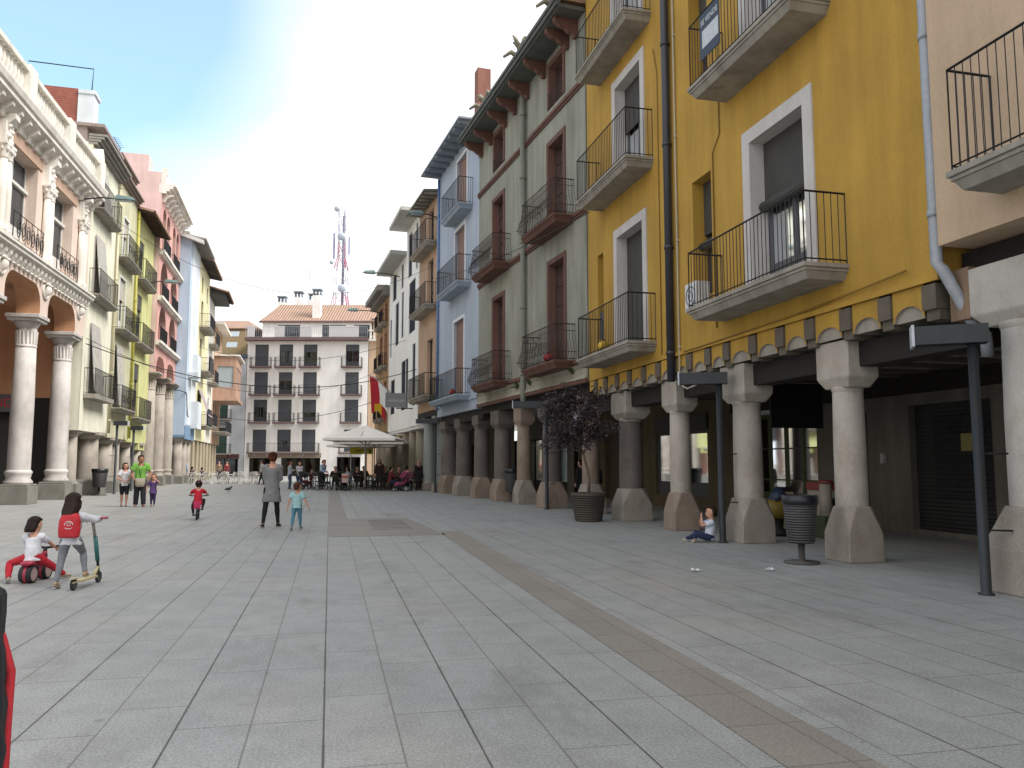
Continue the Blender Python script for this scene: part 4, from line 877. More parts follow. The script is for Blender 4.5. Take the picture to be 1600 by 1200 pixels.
# salmon arched house
h = building('salmon_house', 'salmon pink house with tiers of arches and two tall stone columns', f1, s=16.1); a0, a1 = 16.03, 24.75
m = MB(f1); mm = MB(f1)
bays = ((16.6, 20.0), (20.8, 24.2))
mid = [(16.03, 16.6), (20.0, 20.8), (24.2, 24.75)]
for a, b in mid: m.quad((a, .3, 7.0), (b, .3, 7.0), (b, .3, 19.0), (a, .3, 19.0))
glz = []
for a, b in bays:
    arch_wall(m, mm, f1, a, b, 7.3, 8.5, 9.3, .3, 1.2, .9); 
    for z0_, z1_ in ((9.3, 12.2), (12.2, 15.2)):
        arch_wall(m, mm, f1, a+.3, b-.3, z0_, z1_-.35, z1_, .3, 1.3, .5); m.quad((a, .3, z0_), (a+.3, .3, z0_), (a+.3, .3, z1_), (a, .3, z1_)); m.quad((b-.3, .3, z0_), (b, .3, z0_), (b, .3, z1_), (b-.3, .3, z1_)); glz.append((a+.3, b-.3, z0_, z1_-.05))
    c_ = (a+b)/2
    for p_, q_ in ((a+.25, c_-.15), (c_+.15, b-.25)):
        arch_wall(m, mm, f1, p_, q_, 15.2, 18.3, 19.0, .3, .62, .5); glz.append((p_, q_, 15.2, 18.28))
    m.quad((a, .3, 15.2), (a+.25, .3, 15.2), (a+.25, .3, 19), (a, .3, 19)); m.quad((b-.25, .3, 15.2), (b, .3, 15.2), (b, .3, 19), (b-.25, .3, 19)); m.quad((c_-.15, .3, 15.2), (c_+.15, .3, 15.2), (c_+.15, .3, 19), (c_-.15, .3, 19))
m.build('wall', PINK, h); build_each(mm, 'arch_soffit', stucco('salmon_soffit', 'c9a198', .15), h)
m = MB(f1); shell(m, a0, a1, 7.2, 20.4, n=.3); m.box(a0+.02, a0+1.6, -2.2, -.6, 20.4, 21.5); m.build('side_wall', PALEP, h)
for a, b, c_, d in glz: window(f1, h, a, b, c_, d, fm=plain('salmon_frame', '9b6a5e', .6), n=-.12, curtain=d-c_ < 3.0 and c_ < 12)
m = MB(f1); 
for z_ in (9.3, 12.2, 15.2): m.box(a0, a1, .3, .62, z_-.12, z_+.06); m.box(a0, a1, .3, .5, z_-.24, z_-.12)
for i in range(4): m.box(a0, a1, .1, .55+.2*i, 19.0+.16*i, 19.16+.16*i)
build_each(m, 'string_course', TRIM, h)
m = MB(f1); s_ = a0+.3
while s_ < a1: m.prism([(.3, 18.5), (.45, 18.5), (.6, 18.8), (.95, 18.95), (.95, 19.0), (.3, 19.0)], 's', s_, s_+.2); s_ += 1.05
m.box(a0, a1, .2, .5, 19.64, 20.3); m.box(a0+.1, a0+.6, .2, .55, 20.3, 20.7); m.box(a1-.6, a1-.1, .2, .55, 20.3, 20.7); build_each(m, 'modillion', TRIM, h)
for a, b in bays:
    for z_ in (9.36, 12.26, 15.26):
        q = MB(f1); rail_bars(q, [(a+.3, .42), (b-.3, .42)], z_, z_+1.05, .13, .012); q.build('railing', IRON, h)
for s_ in (16.6, 20.4, 24.2): column(f1, h, s_, .48, 7.3, LST, LSTB, n=-.1, base_h=.9, bw=.62, capital='roman', r2=.42, ch=.4, name='tall_column')
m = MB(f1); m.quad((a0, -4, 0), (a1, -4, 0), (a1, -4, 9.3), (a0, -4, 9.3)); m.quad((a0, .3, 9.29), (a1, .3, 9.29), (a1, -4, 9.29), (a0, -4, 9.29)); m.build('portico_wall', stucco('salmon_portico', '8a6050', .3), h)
for i, s_ in enumerate((15.8,)):  # wall lanterns by the arches
    pass
# back wall of the left arcade
bw_ = building('arcade_back_wall', 'dark back wall with shop shutters behind the left arcade columns', f1, 'wall', s=0)
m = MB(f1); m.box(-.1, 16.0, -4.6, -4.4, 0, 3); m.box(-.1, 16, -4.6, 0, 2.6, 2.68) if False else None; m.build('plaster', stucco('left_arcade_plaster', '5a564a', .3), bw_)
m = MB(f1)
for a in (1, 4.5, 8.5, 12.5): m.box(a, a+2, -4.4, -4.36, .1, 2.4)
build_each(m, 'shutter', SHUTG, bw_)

# ---- blue house standing forward
f5 = Fr((-10.55, 63.1), 2.0, -1)
def lhouse(name, label, a0, a1, zb, zt, mat, ops, eave=None, n=0, bl=.3, fm=WHITEF):
    h = building(name, label, f5, s=a0); m = MB(f5); wall(m, a0, a1, zb, zt, ops, n=n); shell(m, a0, a1, zb, zt, n=n); m.build('wall', mat, h)
    for o in ops: window(f5, h, *o, fm=fm, n=n-.15, blind=bl)
    return h
ops = [(1.2, 2.3, 4.6, 7.4), (1.2, 2.3, 10.4, 12.4), (1.2, 2.3, 14.6, 16.6)]
h = lhouse('left_blue_house', 'blue house standing forward of the row with a bare side wall', 0, 5.6, 3.6, 18.6, LBLUE, ops)
m = MB(f5); m.box(.9, 5.6, .001, .03, 4.4, 18.5); m.box(.8, 2.6, .03, .7, 8.0, 8.35); m.box(3.0, 5.4, .03, .55, 4.2, 6.3); m.box(3.0, 5.2, .03, .4, 8.0, 10.0); build_each(m, 'pale_panel', PALE, h)
m = MB(f5); m.box(.1, 5.5, .005, .06, 3.3, 4.3); m.box(0, 5.6, -3.5, 0, 3.4, 3.6); m.build('fascia', stucco('blue_fascia', '6f8aa6', .15), h)
tiled_eave(f5, h, -.3, 5.9, 18.6, 1.1, .25, stucco('eave_pale', 'aaa59f', .2), plain('eave_wood_pale', '8c847c', .8), .4)
m = MB(f5); m.prism([(.9, 18.3), (-5, 20.2), (-9, 18.9), (-9, 18.6), (-5, 19.9), (.9, 18.05)], 's', -.32, .1); m.build('gable_trim', WHITEF, h)
roof(f5, h, 0, 5.6, 18.73, deep=8, rise=1.5)
for s_ in (.6, 3.0, 5.2): column(f5, h, s_, .36, 3.4, LST, LSTB, n=-.5, base_h=.7, bw=.5, capital='round', ch=.35)
for s_ in (1.8, 4.2): column(f5, h, s_, .34, 3.4, LST, LSTB, n=-1.9, base_h=.7, bw=.5, capital='round', ch=.35)
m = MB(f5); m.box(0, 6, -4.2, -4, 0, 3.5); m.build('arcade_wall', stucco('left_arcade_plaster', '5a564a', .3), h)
cbm = MB(f5); cbm.tube([(-3, -1.2, 6.9), (0, .02, 6.75), (.0, .02, 6.75), (.5, .02, 6.6), (.9, .06, 5.2), (1.6, .06, 5.0)], .03, 5); tag(cbm.build('wall_cable', IRON), 'black cable looping down the corner of the blue house', 'cable')
ops = [(7.4, 8.8, 4.7, 7.6), (7.4, 8.8, 9.2, 12.0), (7.4, 8.8, 12.9, 15.2), (10.8, 11.8, 15.6, 17), (7.2, 8.2, 15.8, 17.2)]
h = lhouse('left_yellow_house', 'pale yellow house with an awning hanging over its lowest balcony', 5.62, 13.0, 3.4, 18.4, LYEL, ops, bl=.2, fm=BROWNF)
tiled_eave(f5, h, 5.62, 13, 18.4, 1.1, .25, TILE_S, plain('eave_wood_dark', '4a4540', .8), .5)
for z_ in (4.6, 9.1, 12.8): balcony(f5, h, 6.4, 10.4, z_, .9, 1.1)
q = MB(f5); q.quad((6.8, .1, 7.6), (9.6, .1, 7.6), (9.8, .95, 5.4), (6.8, .95, 5.4)); q.quad((6.8, .1, 7.62), (9.6, .1, 7.62), (9.8, .97, 5.4), (6.8, .97, 5.4)); q.build('awning', plain('awning_mauve', '9a8d92', .8), h)
q = MB(f5); q.box(7, 9.5, .86, .92, 9.1, 10.4); q.box(7, 9.5, .86, .92, 4.7, 6.0); [c.build('balcony_screen', plain('dark_screen', '26262c', .8), h) for c in components(q)] if 1 else q.build('balcony_screen', plain('dark_screen', '26262c', .8), h)
for a in (6.2, 8.8, 11.4): m = MB(f5); m.box(a, a+1.3, -1.6, -.1, 0, 3.4); m.build('pillar', stucco('tan_pillar', 'a3977f', .2), h)
ops = [(14.6, 15.6, 5, 7.5), (14.6, 15.6, 9, 11.5), (14.6, 15.6, 12.5, 14.8)]
h = lhouse('left_white_house', 'narrow white house with a wooden overhanging roof', 13.02, 18.2, 3.4, 17.4, stucco('off_white', 'd8d5cc', .15), ops)
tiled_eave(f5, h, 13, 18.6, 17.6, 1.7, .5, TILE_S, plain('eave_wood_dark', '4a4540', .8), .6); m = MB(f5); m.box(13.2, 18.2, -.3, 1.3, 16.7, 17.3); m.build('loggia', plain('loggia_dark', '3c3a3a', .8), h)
for z_ in (4.9, 8.9, 12.4): balcony(f5, h, 13.6, 17, z_, .7, 1.1)
for a in (13.6, 16.2): m = MB(f5); m.box(a, a+1.3, -1.6, -.1, 0, 3.4); m.build('pillar', stucco('tan_pillar', 'a3977f', .2), h)
BRK = stucco('terracotta_brick', 'b08f7c', .25); ops = [(19.2, 20.4, 5, 7.4), (21.6, 22.8, 5, 7.4), (19.2, 20.4, 12.6, 14)]
h = lhouse('brick_bay_house', 'brick and stone house with an enclosed bay at the far end of the left row', 18.22, 26.5, 3.4, 15.0, stucco('brownish_stone', 'b0937a', .25), ops, bl=0, fm=BROWNF)
m = MB(f5); m.box(19.0, 25.5, .0, 2.3, 7.6, 7.9); m.box(19.2, 25.3, .0, 2.1, 7.9, 8.9); m.box(19.2, 25.3, .02, 2.1, 11.0, 12.0)
for a in (19.2, 21.2, 23.2, 25.0): m.box(a, a+.3, 1.8, 2.1, 8.9, 11.0)
m.box(19.2, 19.5, .0, .3, 8.9, 11.0); b = m.build('bay', BRK, h)
q = MB(f5); q.box(19.3, 25.2, .1, 2.0, 8.9, 11.0); q.build('bay_glazing', plain('bay_pale_glass', '9aa3a8', .2), b)
m = MB(f5); m.box(19, 25.5, -.1, 2.4, 12.0, 12.15); m.box(18.2, 26.5, -.1, .9, 15, 15.25); m.build('cornice', TRIM, h)
balcony(f5, h, 19, 26, 4.6, 1.3, 1.05)
for a in (18.8, 21.2, 23.6): m = MB(f5); m.box(a, a+1.3, -1.6, -.1, 0, 3.4); m.build('pillar', stucco('tan_pillar', 'a3977f', .2), h)
roof(f5, h, 18.2, 26.5, 15.26)

# ================= FAR END =================
YW = math.atan(285/(1250/math.cos(R(5.665))))
D = 88.0; fF = Fr((D*math.sin(YW), D*math.cos(YW)), dirs=((math.cos(YW), -math.sin(YW)), (-math.sin(YW), -math.cos(YW))))
FW = stucco('lilac_white_render', 'efece9', .12, blotch=.04); FR_ = plain('maroon_trim', '66504f', .7)
h = building('lilac_white_block', 'lilac white apartment block closing the far end of the square, with tiled roof', fF, s=-22); a0, a1 = -29.35, -15.95
cs = (-27.75, -25.05, -22.35, -17.7); ops = [(c-.75, c+.75, z_, z_+2.45) for c in cs for z_ in (2.75, 6.05, 9.1, 12.2)]
shp = [(-28.8, -25.9, .1, 2.1), (-25.3, -21.0, .1, 2.1), (-19.2, -16.6, .1, 2.2)]
m = MB(fF); wall(m, a0, a1, 0, 15.1, ops+shp); shell(m, a0, a1, 0.01, 15.1, deep=10); m.build('wall', FW, h)
for i, o in enumerate(ops): window(fF, h, *o, fm=plain('slate_frame', '3a3c40', .5), n=-.15, blind=(.99, .35, .99, .99, .5, .99, .4, .3, .99, .6, .99, .35, .99, .99, .99, .3)[i], bm=BLINDG, curtain=i % 3 == 1)
for i, o in enumerate(shp): window(fF, h, *o, fm=DARKWOOD, n=-.15, name='shop_window')
for c in cs:
    for z_ in (6.0, 9.05, 12.15): balcony(fF, h, c-1.16, c+1.16, z_, .7, 1.0, slab=FR_, th=.16, mould=False)
balcony(fF, h, -28.95, -21.1, 2.7, .7, 1.0, slab=FR_, th=.16, mould=False); balcony(fF, h, -18.95, -16.4, 2.7, .7, 1.0, slab=FR_, th=.16, mould=False)
m = MB(fF); m.box(a0-.1, a1+.1, 0, .9, 15.0, 15.28); m.box(a0, a1, 0, .8, 15.28, 15.34); m.build('terrace_edge', FR_, h)
m = MB(fF); rail_bars(m, [(a0, .8), (a1, .8)], 15.34, 16.5, .2, .012); m.build('terrace_railing', WPIPE, h)
m = MB(fF)
for a, b in ((-26.2, -25.1), (-23.4, -22.1), (-20.2, -16.9), (-29.2, -28.4)): m.box(a, b, .7, .76, 15.36, 16.6)
build_each(m, 'terrace_screen', plain('pale_screen', 'c9c6c6', .6), h)
ao = [(-26.7, -24.1, 15.34, 17.2), (-21.6, -18.9, 15.34, 17.2), (-18.0, -15.9, 15.34, 17.2)]
m = MB(fF); wall(m, -28.4, -15.96, 15.1, 17.5, [(a, min(b, -16.2), c, d) for a, b, c, d in ao], n=-2); shell(m, -28.4, -15.96, 15.11, 17.5, deep=9, n=-2); m.build('attic_wall', FW, h)
for a, b, c, d in ao: window(fF, h, a, min(b, -16.2), c, d, fm=plain('slate_frame', '3a3c40', .5), n=-2.15, blind=.5, bm=BLINDG)
TF = striped('roof_tiles_far', 'a58a78', '6c5042', (math.cos(YW), -math.sin(YW), 0), 3.2, .9, .4, 1)
m = MB(fF); m.hexa([(-28.6, -1.6, 17.5), (-15.6, -1.6, 17.5), (-15.6, -6, 17.5), (-28.6, -6, 17.5), (-28.6, -1.6, 17.62), (-15.6, -1.6, 17.62), (-15.9, -6, 20.3), (-27.6, -6, 20.3)]); m.build('roof', TF, h)
m = MB(fF); m.box(-28.7, -15.5, -1.7, -1.5, 17.38, 17.56); m.build('gutter', FR_, h)
for i, (a, zt_) in enumerate(((-22.4, 20.7), (-28, 21.0), (-26, 21.6), (-24.2, 21.3), (-15.9, 21.6))):
    m = MB(fF); n_ = -2.6 if i == 0 else -8; m.box(a-.45, a+.45, n_-.5, n_+.3, 17.8, zt_); b = m.build('chimney', FW, h)
    q = MB(fF)
    for dx in (-.4, 0, .4): q.box(a+dx-.06, a+dx+.06, n_-.4, n_+.2, zt_, zt_+.6)
    q.box(a-.55, a+.55, n_-.6, n_+.4, zt_+.6, zt_+.75); q.build('chimney_cap', plain('cap_grey', '7e8792', .6), b)
m = MB(fF); m.box(-28.9, -20.9, .001, .1, 2.12, 2.62); m.build('shop_fascia', plain('tan_fascia', '8f8072', .7), h)
m = MB(fF)
for k in range(6): m.ball((-28.2+k*1.35, .16, 2.45), .07, 8, 6)
build_each(m, 'fascia_lamp', WHITEF, h)
m = MB(fF); text_mb('CAFE', lambda u, v, d: fF.p(-23.2+u, .11, 2.33+v), .3).build('lettering', WB, h)
h = building('apricot_block', 'apricot block with a balustraded terrace to the right of the lilac white block', fF, s=-14); 
ops = [(-14.6, -13.4, z_, z_+2.2) for z_ in (3, 6.2, 9.3)]
m = MB(fF); wall(m, -15.9, -9, 0, 15.0, ops); shell(m, -15.9, -9, .01, 15.0); m.build('wall', stucco('apricot_far', 'cdb094', .2), h)
for o in ops: window(fF, h, *o, fm=BROWNF, n=-.12, blind=.5)
m = MB(fF); m.box(-15.9, -9, -.1, .4, 15, 15.2); m.box(-15.9, -9, 0, .3, 16.1, 16.25); s_ = -15.7
while s_ < -9.2: m.lathe(s_, .15, [(.1, 15.2), (.14, 15.5), (.07, 15.9), (.1, 16.1)], 6, cap=False); s_ += .36
m.build('balustrade', TRIM, h)
m = MB(fF); m.box(-15.8, -9, -6, -2, 15, 17.8); m.build('attic_wall', stucco('apricot_attic', 'cdb49c', .1), h)
m = MB(fF); m.box(-15.2, -12.6, -1.99, -1.95, 15.3, 16.9); m.build('attic_window', BLINDG, h)
m = MB(fF); m.hexa([(-15.9, -1.7, 17.8), (-9, -1.7, 17.8), (-9, -6, 17.8), (-15.9, -6, 17.8), (-15.9, -1.7, 17.9), (-9, -1.7, 17.9), (-9, -6, 19.8), (-15.9, -6, 19.8)]); m.build('roof', TF, h)
# narrow grey house and its mansard
h = building('narrow_grey_house', 'narrow grey house with green shutters and a brown mansard roof in the far left corner', fF, s=-31)
ops = [(-32.9, -31.3, 2.6, 5.4), (-32.9, -31.3, 6.4, 9.2)]
m = MB(fF); wall(m, -34.5, -29.4, 0, 13.1, ops+[(-33, -30, .1, 2.0)]); shell(m, -34.5, -29.4, .01, 13.1); m.build('wall', stucco('narrow_grey', 'bcc0c6', .12), h)
GSH = plain('green_shutter', '2f4a42', .7)
for o in ops: window(fF, h, *o, fm=GSH, n=-.1, blind=.99, bm=GSH, surround=.22, sm=plain('white_trim', 'd9dadd', .7)); balcony(fF, h, o[0]-.5, o[1]+.5, o[2]-.02, .5, 1.0, th=.15, mould=False)
window(fF, h, -33, -30, .1, 2.0, fm=DARKWOOD, n=-.1, name='shop_window')
m = MB(fF); m.box(-33.2, -29.9, .0, .12, 2.02, 2.5); b = m.build('shop_fascia', plain('maroon_fascia', '4c2f2a', .6), h); text_mb('SALON', lambda u, v, d: fF.p(-31.8+u, .13, 2.26+v), .34).build('lettering', plain('tan_letters', 'b59a72', .6), b)
m = MB(fF); m.box(-34.5, -29.3, -.05, .35, 13.1, 13.5); m.build('gutter', plain('slate_gutter', '46525e', .6), h)
m = MB(fF); m.hexa([(-34.5, 0, 13.5), (-29.4, 0, 13.5), (-29.4, -8, 13.5), (-34.5, -8, 13.5), (-34.5, -1.3, 16.6), (-29.9, -1.3, 16.6), (-29.9, -7, 16.6), (-34.5, -7, 16.6)]); b = m.build('mansard', plain('brown_mansard', '7a6a4e', .9), h)
m = MB(fF); m.hexa([(-34.5, -1.1, 16.6), (-28.6, -1.1, 16.6), (-28.6, -7, 16.6), (-34.5, -7, 16.6), (-34.5, -1.1, 16.7), (-28.6, -1.1, 16.7), (-31, -5, 18.2), (-34.5, -5, 18.2)]); m.build('roof', TF, h)
for z_ in (14.3, 15.6): q = MB(fF); q.hexa([(-31.9, -.34-(z_-14.3)*.42, z_), (-30.7, -.34-(z_-14.3)*.42, z_), (-30.7, -.5-(z_-14.3)*.42, z_), (-31.9, -.5-(z_-14.3)*.42, z_), (-31.9, -.6-(z_-14.3)*.42, z_+.7), (-30.7, -.6-(z_-14.3)*.42, z_+.7), (-30.7, -.8-(z_-14.3)*.42, z_+.7), (-31.9, -.8-(z_-14.3)*.42, z_+.7)]); q.build('skylight', plain('skylight_glass', 'a8b4bc', .15), b)
# telecom mast beyond the roofs
fM = Fr((180*math.sin(YW), 180*math.cos(YW)), dirs=fF.__dict__ and (fF.d, fF.n))
p = fM.p(-39.2, 0, 0); t = thing('telecom_mast', 'red and white lattice telecom mast with dishes rising beyond the far roofs', 'mast', p)
MR = plain('mast_red', 'a85a70', .6); MW = plain('mast_white', 'c9ccd6', .6)
for i in range(12):
    z0_, z1_ = 24+i*3.1, 27.1+i*3.1; w0 = 1.9 if i < 5 else (1.35 if i < 8 else .7); w1 = w0 if i not in (4, 7) else (1.35 if i == 4 else .7)
    m = MB(fM); c = -39.2
    for sx, sy in ((-1, -1), (1, -1), (1, 1), (-1, 1)):
        m.tube([(c+sx*w0, sy*w0, z0_), (c+sx*w1, sy*w1, z1_)], .08 if sx < 0 else .13, 5)
    for (ax, ay), (bx, by) in (((-1, 1), (1, 1)), ((-1, -1), (1, -1)), ((-1, -1), (-1, 1)), ((1, -1), (1, 1))):
        m.tube([(c+ax*w0, ay*w0, z0_), (c+bx*w1, by*w1, z1_)], .045, 4); m.tube([(c+bx*w0, by*w0, z0_), (c+ax*w1, ay*w1, z1_)], .045, 4); m.tube([(c+ax*w1, ay*w1, z1_), (c+bx*w1, by*w1, z1_)], .045, 4)
    m.build('lattice_section', MR if i in (3, 4, 7, 8) else MW, t)
m = MB(fM); m.tube([(-38.6, 1, 24), (-38.5, 1, 58)], .3, 6); m.build('cable_ladder', plain('mast_dark', '6b6678', .6), t)
for (a, z_, r_) in ((-38.9, 53, .95), (-38.6, 41, .95), (-40.0, 59.5, .7), (-41, 47, .5)):
    m = MB(fM); m.ball((a, 1.8, z_), (r_, .5, r_), 12, 8, rot=Matrix.Rotation(-YW, 3, 'Z')); m.build('dish', plain('dish_grey', 'a6adb8', .5), t)
m = MB(fM); m.box(-40.9, -40.5, .8, 1.2, 48, 54); m.box(-37.4, -37.1, .8, 1.2, 49, 53); m.build('panel_antenna', plain('panel_blue', '8d8fb0', .5), t)
# filler street fronts closing the gaps behind
# ================= STREET FURNITURE =================
GX = fy
def wpos(x, y, z=0): return (x, y, z)
# street lamps: dark posts with a horizontal box and a pale end
LP = plain('lamp_post_dark', '34373a', .5, .3); LH = plain('lamp_end_pale', 'b9bec4', .4)
def street_lamp(x, y, ht, label, d=(-1, .0), L=1.25, r=.062):
    t = thing('street_lamp', label, 'street lamp', (x, y, 0), 'dark street lamps along the columns'); m = MB()
    m.lathe(x, y, [(r*1.5, 0), (r*1.5, .02), (r, .03), (r, ht)], 14); m.build('post', LP, t)
    fr = Fr((x, y), dirs=(d, (-d[1], d[0]))); q = MB(fr); q.box(-.16, L, -.13, .13, ht-.02, ht+.2); q.build('arm_box', LP, t)
    e = MB(fr); e.box(L, L+.03, -.145, .145, ht-.04, ht+.22); e.build('end_plate', LH, t)
    k = MB(fr); k.tube([(0, 0, ht*.55), (-.3, 0, ht*.55)], .012, 5); k.tube([(0, 0, ht*.25), (-.3, 0, ht*.25)], .012, 5); build_each(k, 'wall_tie', IRON, t)
street_lamp(7.38, 7.93, 2.93, 'nearest dark street lamp post, in front of the big pale column at the right edge', (-.82, .57), .62, r=.058)
street_lamp(7.32, 14.15, 3.05, 'dark street lamp post the seated boy leans against, between two pale columns', (-.9, .43), .75)
street_lamp(6.98, 25.6, 3.35, 'dark street lamp post between two weathered columns behind the potted tree', (-.97, .26), 1.1)
street_lamp(5.35, 41.6, 3.6, 'slim dark street lamp post by the far weathered columns near the cafe', (-.97, .26), 1.0)
street_lamp(-10.35, 43.2, 3.4, 'dark street lamp post under the cream and olive house border', (1, 0), .5)
street_lamp(-10.55, 47.6, 3.35, 'dark street lamp post in front of the lime house columns', (1, 0), .5)
# wall mounted lamp heads on arms
def wall_lamp(fr, s, z, n, label):
    p = fr.p(s, 0, z); t = thing('wall_lamp', label, 'street lamp', p, 'flat wall mounted lamp heads'); m = MB(fr)
    m.tube([(s, 0, z-.15), (s, n*.5, z), (s, n-.2, z)], .035, 6); m.build('arm', LP, t)
    q = MB(fr); q.add([(s-.22, n-.3, z-.06), (s+.22, n-.3, z-.06), (s+.14, n+.55, z-.05), (s-.14, n+.55, z-.05), (s-.14, n-.2, z+.14), (s+.14, n-.2, z+.14), (s+.06, n+.4, z+.1), (s-.06, n+.4, z+.1)], [(0, 3, 2, 1), (4, 5, 6, 7), (0, 1, 5, 4), (1, 2, 6, 5), (2, 3, 7, 6), (3, 0, 4, 7)]); q.build('lamp_head', plain('lamp_head_green', '5f7370', .4), t)
    e = MB(fr); e.box(s-.12, s+.12, n-.2, n+.4, z-.1, z-.06); e.build('diffuser', plain('diffuser', '9aa4ae', .2), t)
wall_lamp(f0, 16.6, 12.9, 1.7, 'flat grey green lamp head in front of the palace cornice')
wall_lamp(f1, 14.8, 12.9, 1.2, 'flat grey green lamp head in front of the salmon house')
wall_lamp(fa, .2, 14.6, 1.1, 'flat grey green lamp head under the apricot house eave')
wall_lamp(fw, 7.2, 14.1, 1.9, 'flat blue grey lamp head beyond the white building eave')
wall_lamp(fo, 3.0, 12.9, 2.2, 'farthest flat lamp head, on the ochre house cornice')
# litter bins
BIN = striped('bin_ribbed', '4a4a4b', '29292b', 'Z', 26, .6, .35, .8)
def bin_(x, y, label, h=1.0, r=.25):
    t = thing('litter_bin', label, 'litter bin', (x, y, 0), 'ribbed dark litter bins on posts'); m = MB()
    m.lathe(x, y, [(r*1.05, 0), (r*1.05, .03), (.05, .04), (.05, h*.32)], 16); m.build('stand', plain('bin_stand', '4a4744', .6), t)
    q = MB(); q.lathe(x, y, [(r*.72, h*.3), (r*.8, h*.32), (r*1.0, h*.88)], 20, cap=False); q.lathe(x, y, [(r*.72, h*.3), (.01, h*.3)], 20, cap=False); q.build('basket', BIN, t)
    e = MB(); e.lathe(x, y, [(r*1.0, h*.86), (r*1.07, h*.87), (r*1.07, h), (r*.98, h), (r*.9, h*.8)], 20, cap=False); e.build('liner', plain('black_bag', '1c1d22', .35, bs=.5), t)
bin_(6.98, 11.0, 'ribbed litter bin on a round foot beside the near pale column', 1.02, .25)
bin_(7.0, 30.9, 'litter bin standing among the weathered columns of the grey house', 1.3, .29)
bin_(-10.55, 41.3, 'dark litter bin in front of the left arcade columns', 1.25, .34)
# potted tree
t = thing('potted_tree', 'small tree with dark purple leaves in a big ribbed brown pot beside the columns', 'tree', (6.62, 20.15, 0))
m = MB(); m.lathe(6.62, 20.15, [(.33, 0), (.36, .05), (.45, .66), (.47, .67), (.47, .74), (.42, .74), (.41, .66)], 28, cap=False); m.lathe(6.62, 20.15, [(.33, 0), (.01, 0)], 20, cap=False); m.build('pot', striped('pot_ribbed', '514a42', '38322c', 'Z', 17, .7, .4, .8), t)
m = MB(); m.lathe(6.62, 20.15, [(.42, .68), (.01, .7)], 20, cap=False); m.build('soil', plain('soil', '2b231b', 1), t)
m = MB(); r3 = random.Random(3); tx, ty = 6.62, 20.15
top = (tx-.35, ty+.1, 2.35); m.tube([(tx, ty, .68), (tx+.03, ty, 1.1), (tx-.1, ty+.03, 1.7), top], [.045, .04, .032, .025], 8); tips = []
for k in range(26):
    a = r3.uniform(0, 6.28); L = r3.uniform(.35, 1.1); up = r3.uniform(-.1, 1.1); b0 = r3.choice([(tx-.12, ty+.03, 1.75), top, (tx-.2, ty+.05, 2.0)])
    e = (b0[0]+L*math.cos(a)*.9, b0[1]+L*math.sin(a)*.8, b0[2]+up); mid = (b0[0]+L*.5*math.cos(a), b0[1]+L*.45*math.sin(a), b0[2]+up*.6+.1)
    m.tube([b0, mid, e], [.016, .011, .005], 5); tips += [mid, e, ((mid[0]+e[0])/2, (mid[1]+e[1])/2, (mid[2]+e[2])/2+.05)]
m.build('trunk', plain('tree_bark', '6a6055', .9, bs=.4), t)
def leaf_cloud(name, tips, per, spread, size, mat, parent, seed=1):
    m = MB(); r_ = random.Random(seed)
    for c in tips:
        for _ in range(per):
            p_ = Vector((c[0]+r_.gauss(0, spread), c[1]+r_.gauss(0, spread), c[2]+r_.gauss(0, spread*.85)))
            a = Vector((r_.gauss(0, 1), r_.gauss(0, 1), r_.gauss(0, .7))).normalized(); b = a.orthogonal().normalized()
            b = Matrix.Rotation(r_.uniform(0, 6.28), 3, a) @ b; s_ = size*r_.uniform(.6, 1.3)
            m.add([p_-a*s_, p_+b*s_*.42, p_+a*s_, p_-b*s_*.42+Vector((0, 0, -s_*.2))], [(0, 1, 2), (0, 2, 3)], raw=True)
    return m.build(name, mat, parent)
def leafmat(key, c, c2):
    m_, n_, l_, b_ = new_mat(key); l_.new(ramp2(n_, l_, noise(n_, l_, 4, 3), lin(c), lin(c2), .35, .65), b_.inputs['Base Color']); b_.inputs['Roughness'].default_value = .55
    b_.inputs['Transmission Weight'].default_value = 0; return m_
LEAF = leafmat('purple_leaves', '1b1817', '43343a')
leaf_cloud('crown', tips, 84, .115, .046, LEAF, t, 4)
# paper scraps
for i, (x, y, lb) in enumerate(((4.95, 10.45, 'crumpled white paper scrap on the paving, the one nearer the brown stripe'), (6.0, 10.3, 'crumpled white paper scrap on the paving, the one nearer the litter bin'))):
    m = MB(); r_ = random.Random(i); vs = []; nn = 5
    for a in range(nn):
        for b in range(nn): vs.append((x+a*.03+r_.uniform(-.01, .01), y+b*.02+r_.uniform(-.01, .01), .006+r_.uniform(0, .045)))
    fs = [(a*nn+b, a*nn+b+1, (a+1)*nn+b+1, (a+1)*nn+b) for a in range(nn-1) for b in range(nn-1)]
    m.add(vs, fs); tag(m.build('paper_scrap', plain('paper_white', 'd9d9dc', .8)), lb, 'litter')
# pigeon
px_, py_ = -5.13, 44.46
t = thing('pigeon', 'dark pigeon walking on the open paving', 'pigeon', (px_, py_, 0)); m = MB()
m.tube([(px_-.2, py_, .13), (px_-.1, py_, .16), (px_, py_, .18), (px_+.09, py_, .2), (px_+.13, py_, .26), (px_+.15, py_, .3), (px_+.18, py_, .31)], [.02, .06, .085, .07, .035, .036, .012], 10)
m.tube([(px_+.18, py_, .31), (px_+.215, py_, .3)], [.01, .004], 5); m.build('body', plain('pigeon_grey', '3c4048', .6), t)
m = MB()
for s_ in (-.03, .03): m.tube([(px_, py_+s_, .12), (px_, py_+s_, .02), (px_+.04, py_+s_, .008)], .008, 5)
m.build('legs', plain('pigeon_legs', '8a4a40', .7), t)

